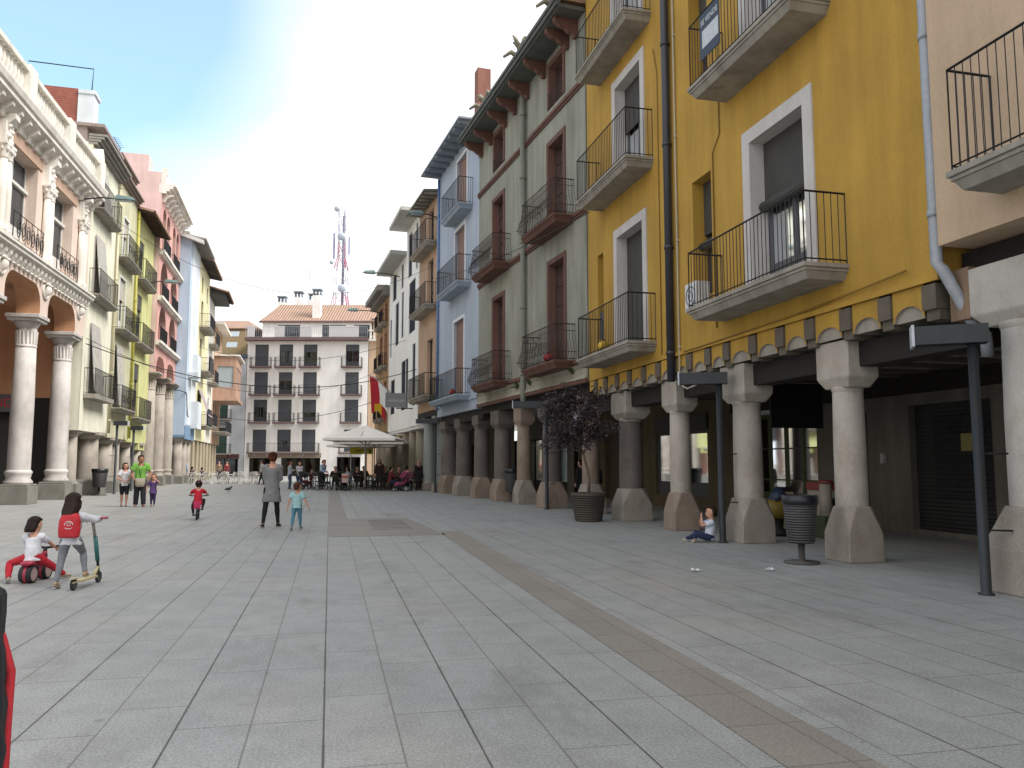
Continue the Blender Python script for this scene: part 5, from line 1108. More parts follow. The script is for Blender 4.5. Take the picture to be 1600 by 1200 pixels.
# overhead cables across the square
def cable(a, b, sag, label, r=.014):
    a, b = Vector(a), Vector(b); pts = []
    for i in range(25):
        f = i/24; q = a.lerp(b, f); q.z -= sag*4*f*(1-f); pts.append(tuple(q))
    m = MB(); m.tube(pts, r, 5); tag(m.build('overhead_cable', IRON), label, 'cable', 'cables strung across the square')
cable((-10.6, 38.2, 6.75), (4.9, 46.5, 7.0), 1.5, 'thick black cable sagging from the palace column to the white building', .022)
cable((-10.6, 38.2, 7.0), (3.9, 57, 8.4), 2.2, 'thin cable sagging below the thick one across the square', .012)
cable((-9.9, 36.5, 12.4), (5.3, 41.3, 12.0), 2.6, 'thin cable high across the square towards the apricot house', .010)
cable((-10.2, 66, 10.6), (4.5, 50, 9.2), 1.2, 'distant thin cable between the blue house and the white building', .014)
cable((-10.2, 72, 5.6), (3.8, 58, 6.2), 1.0, 'lowest distant cable in front of the far block', .02)
cable((5.25, 41.4, 11.2), (6.75, 20.2, 8.3), .25, 'cable running in front of the grey house between its two balcony storeys', .012)

# umbrellas
CANV = plain('umbrella_canvas', 'ece6de', .85, var=.04); POLE = plain('umbrella_pole', 'b5a99f', .5)
def umbrella(x, y, w, zt, ze, label, rot=0, s_=0):
    t = thing('cafe_umbrella', label, 'umbrella', (x, y, 0), 'cream square umbrellas over the cafe'); c, sn = math.cos(rot), math.sin(rot); fr = Fr((x, y), dirs=((c, sn), (-sn, c)))
    m = MB(fr); k = 4; vs = [(0, 0, zt)]; rim = []
    N = 24
    def sq(a):
        ca, sa = math.cos(a), math.sin(a); q = w/max(abs(ca), abs(sa)); return q*ca, q*sa
    for lvl in (.33, .66, 1):
        for j in range(N):
            a = 2*math.pi*j/N+math.pi/4; u, v = sq(a); corner = abs(math.sin(2*a)); zz = zt+(ze-zt)*lvl-.10*math.sin(math.pi*lvl)*(1-corner)*1.2
            vs.append((u*lvl, v*lvl, zz))
    fs = [(0, 1+j, 1+(j+1) % N) for j in range(N)]+[(1+l*N+j, 1+l*N+(j+1) % N, 1+(l+1)*N+(j+1) % N, 1+(l+1)*N+j) for l in (0, 1) for j in range(N)]
    m.add(vs, fs)
    b = len(m.v); m.add([(vs[1+2*N+j][0], vs[1+2*N+j][1], vs[1+2*N+j][2]) for j in range(N)]+[(vs[1+2*N+j][0]*1.003, vs[1+2*N+j][1]*1.003, vs[1+2*N+j][2]-.13) for j in range(N)], [(j, (j+1) % N, N+(j+1) % N, N+j) for j in range(N)])
    m.build('canopy', CANV, t); m = MB(fr); m.lathe(0, 0, [(.04, .05), (.04, zt)], 10); m.build('pole', POLE, t)
    q = MB(fr); q.box(-.45, .45, -.45, .45, 0.005, .06); q.lathe(0, 0, [(.08, .06), (.07, .4)], 10); q.build('base', plain('umbrella_base', '6e6a66', .8), t)
    for j in range(8):
        a = math.pi*2*j/8; u, v = sq(a); r_ = MB(fr); r_.tube([(0, 0, zt-.12), (u*.97, v*.97, ze-.04)], .016, 5); r_.tube([(0, 0, ze-.35), (u*.5, v*.5, (zt+ze)/2-.12)], .012, 5); r_.build('rib', POLE, t)
umbrella(1.95, 45.9, 1.95, 3.62, 2.86, 'nearest cream umbrella with the white pole in front of the cafe tables', -YW)
umbrella(2.7, 50.6, 2.1, 3.4, 2.78, 'cream umbrella behind the nearest one', -YW)
umbrella(2.4, 55.2, 2.2, 3.35, 2.7, 'farthest cream umbrella near the yellow kiosk sign', -YW)
# kiosk board
t = thing('kiosk_sign', 'yellow sign board on posts under the umbrellas', 'sign', (2.4, 59, 0)); fk = Fr((2.1, 57.5), dirs=fF.__dict__ and (fF.d, fF.n))
m = MB(fk); m.box(-.72, .9, 0, .08, 2.15, 2.62); m.build('board', plain('kiosk_yellow', 'c9bd1e', .6), t)
m = MB(fk); m.box(-.76, .94, -.02, .1, 2.62, 2.72); m.box(-.7, -.64, .0, .06, 0, 2.15); m.box(.82, .88, 0, .06, 0, 2.15); m.build('frame', WHITEF, t)
m = MB(fk); m.add([(-.5, .09, 2.25), (-.2, .09, 2.36), (.1, .09, 2.4), (.4, .09, 2.5), (.1, .09, 2.46), (-.2, .09, 2.42)], [(0, 1, 2, 3, 4, 5)]); m.box(.62, .75, .085, .09, 2.25, 2.45); m.build('mark', BLK, t)

# chairs
def chair_white(name, label, x, y, rz, mat, grp, arm=True):
    t = thing(name, label, 'chair', (0, 0, 0), grp)
    def tb(nm, pts, r, k=5): m = MB(); m.tube(pts, r, k); return m.build(nm, mat, t)
    m = MB(); m.box(-.22, .22, -.2, .2, .42, .45); m.build('seat', mat, t)
    m = MB(); m.tube([(-.22, -.2, .43), (-.24, -.27, .8), (-.15, -.29, .86), (.15, -.29, .86), (.24, -.27, .8), (.22, -.2, .43)], .02, 6)
    for u in (-.12, -.04, .04, .12): m.tube([(u, -.21, .45), (u, -.29, .85)], .014, 4)
    m.build('backrest', mat, t)
    for sx in (-1, 1):
        tb('leg', [(sx*.2, .18, .44), (sx*.25, .23, 0)], .018); tb('leg', [(sx*.2, -.18, .44), (sx*.25, -.27, 0)], .018)
        if arm: tb('armrest', [(sx*.24, -.26, .66), (sx*.27, .0, .67), (sx*.26, .2, .64), (sx*.22, .2, .44)], .018)
    t.location = (x, y, 0); t.rotation_euler = (0, 0, rz); return t
CH = plain('white_plastic', 'd6d3ca', .5); DK = plain('dark_wicker', '26241f', .7)
GW = 'white plastic chairs on the far terrace'; GD = 'dark cafe chairs under the umbrellas'
LW_ = 'white plastic armchair standing empty on the far terrace'; LD_ = 'dark wicker chair at the cafe tables under the umbrellas'
c0 = chair_white('terrace_chair', LW_, 0, 0, 0, CH, GW); c1 = chair_white('cafe_chair', LD_, 0, 0, 0, DK, GD)
def put(src, x, y, rz, first=[]):
    if src.name in first: o = copy_tree(src)
    else: o = src; first.append(src.name)
    o.location = (x, y, 0); o.rotation_euler = (0, 0, rz); return o
bpy.context.view_layer.update()
wt = []
for i in range(6):
    wx = -9.6+i*1.02; wy = 62.6+(i % 2)*1.1-.35*i*.3; wt.append((wx, wy))
    for a, dx, dy in ((0, 0, -.75), (PI_ := math.pi, 0, .75), (-math.pi/2 if i % 2 else math.pi/2, -.55 if i % 2 else .55, 0)):
        put(c0, wx+dx+rnd.uniform(-.1, .1), wy+dy+rnd.uniform(-.1, .1), a+rnd.uniform(-.5, .5))
def table(name, label, grp, mat, h=.74, r=.35):
    t = thing(name, label, 'table', (0, 0, 0), grp); m = MB(); m.lathe(0, 0, [(r, h-.03), (r, h)], 18); m.build('tabletop', mat, t)
    m = MB(); m.lathe(0, 0, [(.2, 0), (.2, .02), (.03, .05), (.03, h-.03)], 12); m.build('pedestal', mat, t); return t
t0 = table('terrace_table', 'white round table among the white chairs on the far terrace', 'white tables on the far terrace', CH)
t1 = table('cafe_table', 'dark round table under the cafe umbrellas', 'dark tables under the umbrellas', plain('table_dark', '3a3632', .4))
bpy.context.view_layer.update()
for x_, y_ in wt: put(t0, x_, y_, 0)
cafe = [(-.1, 48.3), (1.0, 47.2), (-1.1, 49.6), (2.9, 46.0), (4.0, 44.8), (2.3, 49.5), (3.6, 48.2), (.9, 51.2), (2.9, 52.6), (4.2, 51.4), (1.3, 54.2)]
for i, (x_, y_) in enumerate(cafe):
    put(t1, x_, y_, 0)
    for k in range(3):
        a = rnd.uniform(0, 6.28) if i > 4 else k*2.1+.4; put(c1, x_+.62*math.cos(a), y_+.62*math.sin(a), a+math.pi/2)
# A-board and playthings of the arcade
t = thing('sandwich_board', 'leaning menu board by the green framed shop window', 'sign', (9.4, 15.3, 0)); m = MB()
m.hexa([(9.2, 15.2, 0), (9.7, 15.2, 0), (9.7, 15.25, 0), (9.2, 15.25, 0), (9.25, 15.45, 1.0), (9.65, 15.45, 1.0), (9.65, 15.5, 1.0), (9.25, 15.5, 1.0)]); m.build('board', DARKWOOD, t)
m = MB(); m.hexa([(9.25, 15.19, .1), (9.65, 15.19, .1), (9.65, 15.2, .1), (9.25, 15.2, .1), (9.28, 15.4, .9), (9.62, 15.4, .9), (9.62, 15.41, .9), (9.28, 15.41, .9)]); m.build('poster', plain('poster_cream', 'a39a80', .8), t)
t = thing('kiddie_ride', 'coin operated castle ride standing in front of the shop behind the near column', 'coin ride', (10.1, 14.6, 0)); x, y_ = 10.1, 14.7
m = MB(); m.box(x-.45, x+.45, y_-.35, y_+.35, 0, .45); m.build('base', plain('ride_green', '3e4a30', .6), t)
m = MB(); m.box(x-.4, x+.4, y_-.3, y_+.3, .45, .95); 
for a in (-.35, .35): m.lathe(x+a, y_-.25, [(.12, .45), (.12, 1.1)], 10)
m.build('castle', plain('castle_white', '9a9284', .6), t)
m = MB(); m.box(x-.3, x-.16, y_-.31, y_-.302, .6, .8); m.box(x+.0, x+.14, y_-.31, y_-.302, .6, .8); build_each(m, 'castle_window', BLK, t)
m = MB(); 
for a in (-.35, .35): m.lathe(x+a, y_-.25, [(.15, 1.1), (.14, 1.16)], 10)
m.box(x-.42, x+.42, y_-.28, y_+.3, .96, 1.12); m.build('roofs', plain('ride_red', '7d3a34', .5), t)
t = thing('toy_car_ride', 'blue and yellow ride-on machine beside the castle ride', 'coin ride', (9.35, 14.95, 0)); x, y_ = 9.2, 15.3
m = MB(); m.lathe(x, y_, [(.3, 0), (.3, .12), (.1, .15), (.1, .4)], 14); m.build('stand', BLK, t)
m = MB(); m.tube([(x-.3, y_, .5), (x-.15, y_, .55), (x+.2, y_, .55), (x+.32, y_, .5)], [(.12, .12), (.22, .24), (.22, .24), (.12, .14)], 12); m.build('hull', plain('ride_yellow', '7f6a24', .5), t)
m = MB(); m.tube([(x-.15, y_, .72), (x, y_, .88), (x+.2, y_, .74)], [(.06, .16), (.14, .2), (.06, .16)], 12); m.build('hood', plain('ride_blue', '263650', .5), t)
# satellite/antennas on the left roofs
for i, (fr, s_, n_, z_, lb) in enumerate(((f1, 14.5, -2, 17.0, 'thin H-shaped antenna on the lime house roof'), (f5, 20, -2, 15.5, 'thin aerial on the far left roof'), (fF, -24, -5, 20, 'thin aerial on the tiled roof of the lilac block'))):
    p = fr.p(s_, n_, z_); t = thing('roof_antenna', lb, 'antenna', p); m = MB(fr); H_ = 4.2
    m.tube([(s_, n_, z_), (s_, n_, z_+H_)], .025, 5); m.build('mast', IRON, t); m = MB(fr); m.tube([(s_-1.8, n_, z_+H_), (s_+.2, n_, z_+H_)], .02, 5)
    for k in range(6): m.tube([(s_-1.6+k*.3, n_-.25, z_+H_), (s_-1.6+k*.3, n_+.25, z_+H_)], .012, 4)
    m.build('elements', IRON, t)
# ================= PEOPLE =================
def V(*a): return Vector(a)
def AZ(x, y): return math.degrees(math.atan2(x, y))
def ik(a, c, l1, l2, pole):
    """joint between a and c for bone lengths l1, l2, bent towards pole"""
    d = c-a; L = min(d.length, (l1+l2)*.999); u = d.normalized(); x = (l1*l1-l2*l2+L*L)/(2*L); h = math.sqrt(max(l1*l1-x*x, 0))
    p = pole-u*pole.dot(u); 
    if p.length < 1e-6: p = u.orthogonal()
    return a+u*x+p.normalized()*h, a+u*L
def remesh(o, vox, smooth=4, fac=.5):
    r = o.modifiers.new('remesh', 'REMESH'); r.mode = 'VOXEL'; r.voxel_size = vox; r.use_smooth_shade = True
    s_ = o.modifiers.new('smooth', 'SMOOTH'); s_.factor = fac; s_.iterations = smooth
TXF = bpy.data.textures.new('folds', 'CLOUDS'); TXF.noise_scale = .07; TXF.noise_depth = 2
def folds(o, k=.016):
    d = o.modifiers.new('folds', 'DISPLACE'); d.texture = TXF; d.texture_coords = 'LOCAL'; d.strength = k; d.mid_level = .5
def ringloft(m, rings, k=16):
    """rings: (centre, right vec, forward vec, rx, ry) ; elliptical loft"""
    vs = []
    for c, rt, fw_, rx, ry in rings:
        for j in range(k):
            a = 2*math.pi*j/k; vs.append(c+rt*rx*math.cos(a)+fw_*ry*math.sin(a))
    n = len(rings); fs = [(i*k+j, i*k+(j+1) % k, (i+1)*k+(j+1) % k, (i+1)*k+j) for i in range(n-1) for j in range(k)]
    fs += [tuple(range(k))[::-1], tuple((n-1)*k+j for j in range(k))]; m.add(vs, fs, True, raw=True)
SKIN = {'a': plain('skin_light', 'c08f78', .55, var=.05), 'b': plain('skin_tan', '9c6c54', .55, var=.05)}
def fabric(c, rough=.9):
    key = 'cloth_'+c
    if key in MATS: return MATS[key]
    m, n, l, b = new_mat(key); cc = lin(c)
    l.new(mul(n, l, ramp2(n, l, noise(n, l, 7, 3), tuple(x*.86 for x in cc), tuple(min(1, x*1.1) for x in cc)), ramp2(n, l, noise(n, l, 160, 2), (.9,)*3, (1.06,)*3)), b.inputs['Base Color'])
    b.inputs['Roughness'].default_value = rough; bump(n, l, b, noise(n, l, 14, 4, sc=(1, 1, .5)), .5, .03); MATS[key] = m; return m
def person(label, loc, heading, H, child=False, pelvis=None, lean=0, side=0, turn=0, hands=(None, None), feet=(None, None), toe=(0, 0), knees=((0, 1, .15), (0, 1, .15)), elbows=((0, -1, -.3), (0, -1, -.3)),
           head_turn=0, head_tilt=0, head_side=0, top=None, bottom=None, shoes='3a3a3a', hair=None, skin='a', vox=.012, female=False, group=None, grip=False, cat='person', twist=0, footpitch=(0, 0)):
    """heading: degrees, direction faced, clockwise from +Y. Local frame x right, y forward, z up."""
    t = thing('person', label, cat, loc, group, -R(heading)); k = H
    hs = (1.28 if child else 1.0)*k           # head scale
    hh = .066*hs                                # half width base
    pz = (.50 if child else .52)*k
    P = Vector(pelvis) if pelvis else V(0, 0, pz)
    th = (.26 if child else .30)*k              # hip to shoulder line
    Rm = Matrix.Rotation(-R(lean), 3, 'X') @ Matrix.Rotation(R(side), 3, 'Y') 
    up = Rm @ V(0, 0, 1); fw_ = Rm @ V(0, 1, 0); rt = Rm @ V(1, 0, 0)
    rt2 = Matrix.Rotation(-R(twist), 3, up) @ rt; fw2 = Matrix.Rotation(-R(twist), 3, up) @ fw_
    C = P+up*th; sw = (.098 if (female or child) else .112)*k; hw_ = (.052 if not child else .048)*k
    bx = (.78 if child else .74 if female else .84)
    neck = C+up*.04*k; HC = neck+up*(.072*hs+.004*k)+fw2*.010*k
    HR = Matrix.Rotation(-R(heading*0), 3, 'Z') @ Matrix([rt2, fw2, up]).transposed() @ Matrix.Rotation(-R(head_turn), 3, 'Z') @ Matrix.Rotation(-R(head_tilt), 3, 'X') @ Matrix.Rotation(R(head_side), 3, 'Y')
    hx, hy, hz = HR @ V(1, 0, 0), HR @ V(0, 1, 0), HR @ V(0, 0, 1)
    L1, L2 = .165*k, .145*k; G1, G2 = (.225 if child else .245)*k, (.215 if child else .235)*k
    sh = [C-rt2*sw-up*.012*k, C+rt2*sw-up*.012*k]; hp = [P-rt*hw_, P+rt*hw_]
    ar, lg = [], []
    for i in (0, 1):
        sg = -1 if i == 0 else 1
        ht_ = Vector(hands[i]) if hands[i] is not None else sh[i]+V(sg*.045*k, .03*k, -.305*k)
        e, w_ = ik(sh[i], ht_, L1, L2, Vector(elbows[i])); ar.append((sh[i], e, w_))
        ft = Vector(feet[i]) if feet[i] is not None else V(sg*.06*k, 0, .042*k)
        kn, an = ik(hp[i], ft, G1, G2, Vector(knees[i])); lg.append((hp[i], kn, an))
    m = MB()
    def torso(m, add=0, z0=0, z1=1, low=None, top_in=0):
        prof = [(-.06, .068, .055), (0, .088, .066), (.25, .083, .06), (.45, .078, .056), (.62, .086, .062), (.8, .1, .066), (.93, .094, .058), (1.02, .06, .045)]
        if child: prof = [(-.06, .07, .06), (0, .08, .066), (.25, .08, .068), (.45, .078, .066), (.62, .08, .064), (.8, .088, .062), (.93, .085, .054), (1.02, .055, .042)]
        rr = []
        if low:
            for f, a, b in low: rr.append((P-up*f*k if not isinstance(f, tuple) else Vector(f), rt, fw_, a*k, b*k))
        for f, a, b in prof:
            if f < z0 or f > z1: continue
            g = min(max(f, 0), 1); rx = rt.lerp(rt2, g).normalized(); ry = fw_.lerp(fw2, g).normalized()
            sc = (1 if f < .5 else bx/.84)
            rr.append((P+up*th*f, rx, ry, (a*sc)*k+add, b*k+add))
        ringloft(m, rr)
    torso(m)
    m.tube([C-up*.03*k, C+up*.012*k, neck, HC-hz*.03*hs], [.06*k, .042*k, .033*hs, .034*hs], 12, raw=True)
    m.tube([sh[0].lerp(C, .25), C+up*.022*k, sh[1].lerp(C, .25)], [.022*k, .034*k, .022*k], 10, raw=True)
    # head: cranium, face, jaw, nose, ears, brow
    ringloft(m, [(HC+hz*z_*hs+hy*y_*hs, hx, hy, a*hs, b*hs) for z_, y_, a, b in ((-.072, .022, .012, .012), (-.066, .018, .024, .028), (-.052, .012, .036, .042), (-.03, .006, .043, .05), (-.005, .002, .047, .055), (.02, -.002, .05, .06), (.04, -.004, .047, .056), (.056, -.006, .038, .045), (.068, -.008, .018, .022))], 18)
    m.tube([HC+hy*.055*hs+hz*.008*hs, HC+hy*.066*hs-hz*.012*hs, HC+hy*.056*hs-hz*.024*hs], [.005*hs, .0095*hs, .007*hs], 8, raw=True)
    for sx in (-1, 1):
        m.ball(HC+hx*sx*.05*hs-hz*.008*hs-hy*.002*hs, (.008*hs, .011*hs, .017*hs), 8, 6, raw=True, rot=HR)
    m.tube([HC+hx*-.018*hs+hy*.054*hs-hz*.036*hs, HC+hy*.06*hs-hz*.037*hs, HC+hx*.018*hs+hy*.054*hs-hz*.036*hs], [.004*hs, .006*hs, .004*hs], 6, raw=True)
    fing = vox <= .0125
    for i in (0, 1):
        s0_, e, w_ = ar[i]; m.tube([s0_-(s0_-C)*.35, s0_, s0_.lerp(e, .5), e, e.lerp(w_, .4), w_], [.034*k, .031*k, .026*k, .0215*k, .0215*k, .0145*k], 12, raw=True)
        d = (w_-e).normalized(); pn = (C-w_); pn = (pn-d*pn.dot(d)).normalized(); sd_ = d.cross(pn)
        if hands[i] is None: pn = rt2*(1 if i == 0 else -1); pn = (pn-d*pn.dot(d)).normalized(); sd_ = d.cross(pn)
        if sd_.dot(fw2) < 0 and hands[i] is None: sd_ = -sd_
        pc = w_+d*.028*k; ringloft(m, [(w_-d*.005*k, sd_, pn, .014*k, .011*k), (w_+d*.015*k, sd_, pn, .021*k, .0105*k), (w_+d*.045*k, sd_, pn, .024*k, .0095*k), (w_+d*.056*k, sd_, pn, .020*k, .007*k)], 10)
        fr_ = max(.0048*k, vox*.72); cur = 1.35 if grip else .5
        for q, (o_, L) in enumerate(((-.0165, .036), (-.0055, .042), (.0055, .04), (.0165, .031))):
            b0 = w_+d*.05*k-sd_*o_*1.15*k; b1 = b0+(d*math.cos(cur*.5)+pn*math.sin(cur*.5))*L*.5*k; b2 = b1+(d*math.cos(cur*1.5)+pn*math.sin(cur*1.5))*L*.5*k
            m.tube([b0-d*.01*k, b0, b1, b2], [fr_*1.1, fr_*1.05, fr_, fr_*.8], 7, raw=True)
        b0 = w_+d*.018*k+sd_*.018*k; b1 = b0+(d*.6+sd_*.75+pn*.3).normalized()*.02*k; b2 = b1+(d*.9+sd_*.1+pn*.4).normalized()*.018*k
        m.tube([b0-sd_*.006*k, b0, b1, b2], [fr_*1.3, fr_*1.3, fr_*1.1, fr_*.85], 7, raw=True)
        h_, kn, an = lg[i]; m.tube([h_+up*.01*k, h_.lerp(kn, .25), h_.lerp(kn, .7), kn, kn.lerp(an, .3), kn.lerp(an, .7), an], [.05*k, .048*k, .036*k, .029*k, .031*k, .02*k, .0175*k], 12, raw=True)
        fd = V(math.sin(R(toe[i])), math.cos(R(toe[i])), -math.sin(R(footpitch[i]))).normalized(); m.tube([an-fd*.02*k, an+fd*.03*k-V(0, 0, .012*k), an+fd*.09*k-V(0, 0, .026*k)], [.019*k, .02*k, .013*k], 8, raw=True)
    b = m.build('body', SKIN[skin]); b.parent = t; remesh(b, vox, 3 if fing else 2, .45)
    def part(nm, m_, mat, v=None, sm=3, rm=True):
        o = m_.build(nm, mat); o.parent = t
        if rm: remesh(o, v or vox*1.1, sm, .5)
        return o
    # eyes and mouth
    for sx in (-1, 1):
        e = MB(); e.ball(HC+hx*sx*.0195*hs+hy*.051*hs+hz*.004*hs, (.0085*hs, .005*hs, .005*hs), 8, 6, raw=True, rot=HR); part('eye', e, plain('eye_white', 'c9c0b8', .3), rm=False)
        e = MB(); e.ball(HC+hx*sx*.0195*hs+hy*.0555*hs+hz*.004*hs, (.004*hs, .003*hs, .0045*hs), 6, 5, raw=True, rot=HR); e.tube([HC+hx*sx*.011*hs+hy*.055*hs+hz*.014*hs, HC+hx*sx*.028*hs+hy*.05*hs+hz*.015*hs], .0022*hs, 5, raw=True); part('iris_and_brow', e, plain('eye_dark', '2a1c16', .4), rm=False)
    e = MB(); e.tube([HC+hx*-.014*hs+hy*.0575*hs-hz*.037*hs, HC+hy*.065*hs-hz*.038*hs, HC+hx*.014*hs+hy*.0575*hs-hz*.037*hs], [.002*hs, .0035*hs, .002*hs], 6, raw=True); part('mouth', e, plain('lips', '9a5750', .5), rm=False)
    # clothes
    if top:
        m = MB(); ad = top.get('loose', .012)*k; hem = top.get('hem', .05)
        fl = top.get('flare', 0); low = None; z0 = -.03
        low = [(hem, .093+fl+(.0 if child else .004), .07+fl*.8), (hem*.5, .092+fl*.5, .07+fl*.5)] if hem > 0 else None
        torso(m, ad, z0=.0 if low else .1, z1=.99, low=[(f, a+ad/k*.8, b_+ad/k*.8) for f, a, b_ in low] if low else None)
        for i in (0, 1):
            s0_, e, w_ = ar[i]; sl = top.get('sleeve', 'short')
            if sl == 'short': m.tube([s0_.lerp(C, .5), s0_, s0_.lerp(e, .45), s0_.lerp(e, .62)], [.036*k+ad, .034*k+ad, .031*k+ad, .031*k+ad], 12, raw=True)
            elif sl == 'three': m.tube([s0_.lerp(C, .5), s0_, s0_.lerp(e, .5), e, e.lerp(w_, .25)], [.036*k+ad, .034*k+ad, .03*k+ad, .026*k+ad, .025*k+ad], 12, raw=True)
            elif sl == 'long': m.tube([s0_.lerp(C, .5), s0_, s0_.lerp(e, .5), e, e.lerp(w_, .5), e.lerp(w_, .94)], [.036*k+ad, .034*k+ad, .029*k+ad, .026*k+ad, .024*k+ad, .018*k+ad], 12, raw=True)
        # wavy folds at the hem
        o_ = part('top', m, fabric(top['c']), sm=3)
        if vox < .02: folds(o_)
    if bottom:
        m = MB(); ad = bottom.get('loose', .007)*k; L = bottom.get('len', 1.0)
        ringloft(m, [(P-up*.045*k, rt, fw_, .078*k+ad, .062*k+ad), (P, rt, fw_, .089*k+ad, .068*k+ad), (P+up*.05*k, rt, fw_, .085*k+ad, .064*k+ad)])
        for i in (0, 1):
            h_, kn, an = lg[i]; pts = [h_+up*.01*k, h_.lerp(kn, .25), h_.lerp(kn, .7), kn, kn.lerp(an, .3), kn.lerp(an, .7), an]; rr = [.052*k+ad, .05*k+ad, .038*k+ad, .031*k+ad, .032*k+ad, .022*k+ad, .02*k+ad]
            if bottom.get('wide'): rr = [x+bottom['wide']*k*f for x, f in zip(rr, (0, .1, .4, .7, .7, 1, 1))]
            nL = {1.0: 7, .9: 6, .5: 4, .45: 3}.get(L, 7); m.tube(pts[:nL], rr[:nL], 12, raw=True)
            if L == 1.0 and not bottom.get('wide'): pass
        o_ = part('trousers' if L > .6 else 'shorts', m, fabric(bottom['c']), sm=3)
        if vox < .02: folds(o_, .011)
    for i in (0, 1):
        an = lg[i][2]; fp_ = R(footpitch[i]); fd = V(math.sin(R(toe[i]))*math.cos(fp_), math.cos(R(toe[i]))*math.cos(fp_), -math.sin(fp_)).normalized(); sd_ = fd.cross(V(0, 0, 1)).normalized(); uu = sd_.cross(fd).normalized()
        m = MB(); g = an-uu*.02*k; hgt = .022*k
        ringloft(m, [(g-fd*.04*k, sd_, uu, .014*k, .016*k), (g-fd*.025*k+uu*.002*k, sd_, uu, .021*k, .024*k), (g+fd*.01*k+uu*.002*k, sd_, uu, .023*k, .025*k), (g+fd*.05*k-uu*.004*k, sd_, uu, .025*k, .017*k), (g+fd*.085*k-uu*.008*k, sd_, uu, .024*k, .013*k), (g+fd*.105*k-uu*.009*k, sd_, uu, .012*k, .008*k)], 12)
        part('shoe', m, plain('shoe_'+shoes, shoes, .6), v=max(vox, .008), sm=2)
        m = MB(); m.add([(g+fd*f*k-uu*.019*k+sd_*w_*k)-uu*z_*k for z_ in (0, .006) for f, w_ in ((-.042, .012), (-.02, .022), (.05, .026), (.095, .02), (.108, 0), (.095, -.02), (.05, -.026), (-.02, -.022), (-.042, -.012))], [tuple(range(9)), tuple(range(9, 18))]+[(j, (j+1) % 9, 9+(j+1) % 9, 9+j) for j in range(9)], raw=True); part('sole', m, plain('sole_pale', 'a8a39a', .7), rm=False)
    if hair:
        m = MB(); st = hair.get('style', 'short'); hc = HC-hy*.008*hs+hz*.012*hs
        def cap(zl, zf, rx=.061, ry=.07):
            rr = []
            for z_, f in ((.066, .3), (.058, .62), (.042, .88), (.02, 1.0), (-.005, 1.0), (-.03, .95)):
                if z_ < zl: continue
                yo = 0 if z_ > zf else -.028; fy_ = 1 if z_ > zf else .62
                rr.append((hc+hz*(z_+.005)*hs+hy*yo*hs, hx, hy, rx*f*hs, ry*f*fy_*hs))
            ringloft(m, rr, 18)
        cap(-.03, .022)
        ringloft(m, [(hc+hz*a*hs-hy*b_*hs, hx, hy, c_*hs, d_*hs) for a, b_, c_, d_ in ((.035, .014, .052, .048), (.01, .02, .055, .046), (-.02, .026, .054, .04), (-.045, .032, .05, .036), (-.065, .034, .036, .026))], 16)
        if st == 'bob':
            ringloft(m, [(hc+hz*a*hs-hy*b_*hs, hx, hy, c_*hs, d_*hs) for a, b_, c_, d_ in ((.03, .012, .056, .05), (0, .022, .06, .046), (-.035, .03, .066, .042), (-.07, .034, .068, .036), (-.092, .034, .06, .03))], 16)
        elif st == 'long':
            ringloft(m, [(hc+hz*a*hs-hy*b_*hs, hx, hy, c_*hs, d_*hs) for a, b_, c_, d_ in ((.03, .012, .056, .05), (0, .022, .058, .045), (-.05, .03, .06, .036), (-.1, .04, .062, .03), (-.15, .048, .052, .024), (-.175, .05, .03, .014))], 16)
            for sx in (-1, 1): m.tube([hc+hx*sx*.05*hs, hc+hx*sx*.058*hs-hz*.06*hs-hy*.005*hs, hc+hx*sx*.05*hs-hz*.12*hs-hy*.01*hs], [.018*hs, .018*hs, .008*hs], 8, raw=True)
        elif st == 'tail':
            m.tube([hc-hy*.06*hs+hz*.02*hs, hc-hy*.09*hs+hz*.005*hs, hc-hy*.09*hs-hz*.06*hs, hc-hy*.08*hs-hz*.12*hs], [.018*hs, .022*hs, .02*hs, .006*hs], 9, raw=True)
        elif st == 'bun': m.ball(hc-hy*.06*hs+hz*.03*hs, .027*hs, 10, 8, raw=True)
        part('hair', m, hairmat(hair['c']), v=max(vox*.9, .008), sm=2)
    t['_'] = 0; del t['_']
    return t, dict(P=P, C=C, HC=HC, hx=hx, hy=hy, hz=hz, hs=hs, rt=rt2, fw=fw2, up=up, ar=ar, lg=lg, k=k)
def hairmat(c):
    key = 'hair_'+c
    if key in MATS: return MATS[key]
    m, n, l, b = new_mat(key); cc = lin(c)
    l.new(ramp2(n, l, noise(n, l, 40, 4, sc=(1, 1, .15)), tuple(x*.45 for x in cc), tuple(x*1.25 for x in cc), .35, .65), b.inputs['Base Color'])
    b.inputs['Roughness'].default_value = .7; b.inputs['Specular IOR Level'].default_value = .2; bump(n, l, b, noise(n, l, 70, 3, sc=(1, 1, .12)), .8, .012); MATS[key] = m; return m
def child_mesh(m, nm, mat, t, rm=0, sm=2):
    o = m.build(nm, mat); o.parent = t
    if rm: remesh(o, rm, sm)
    return o
HV = math.degrees(YW)   # camera heading

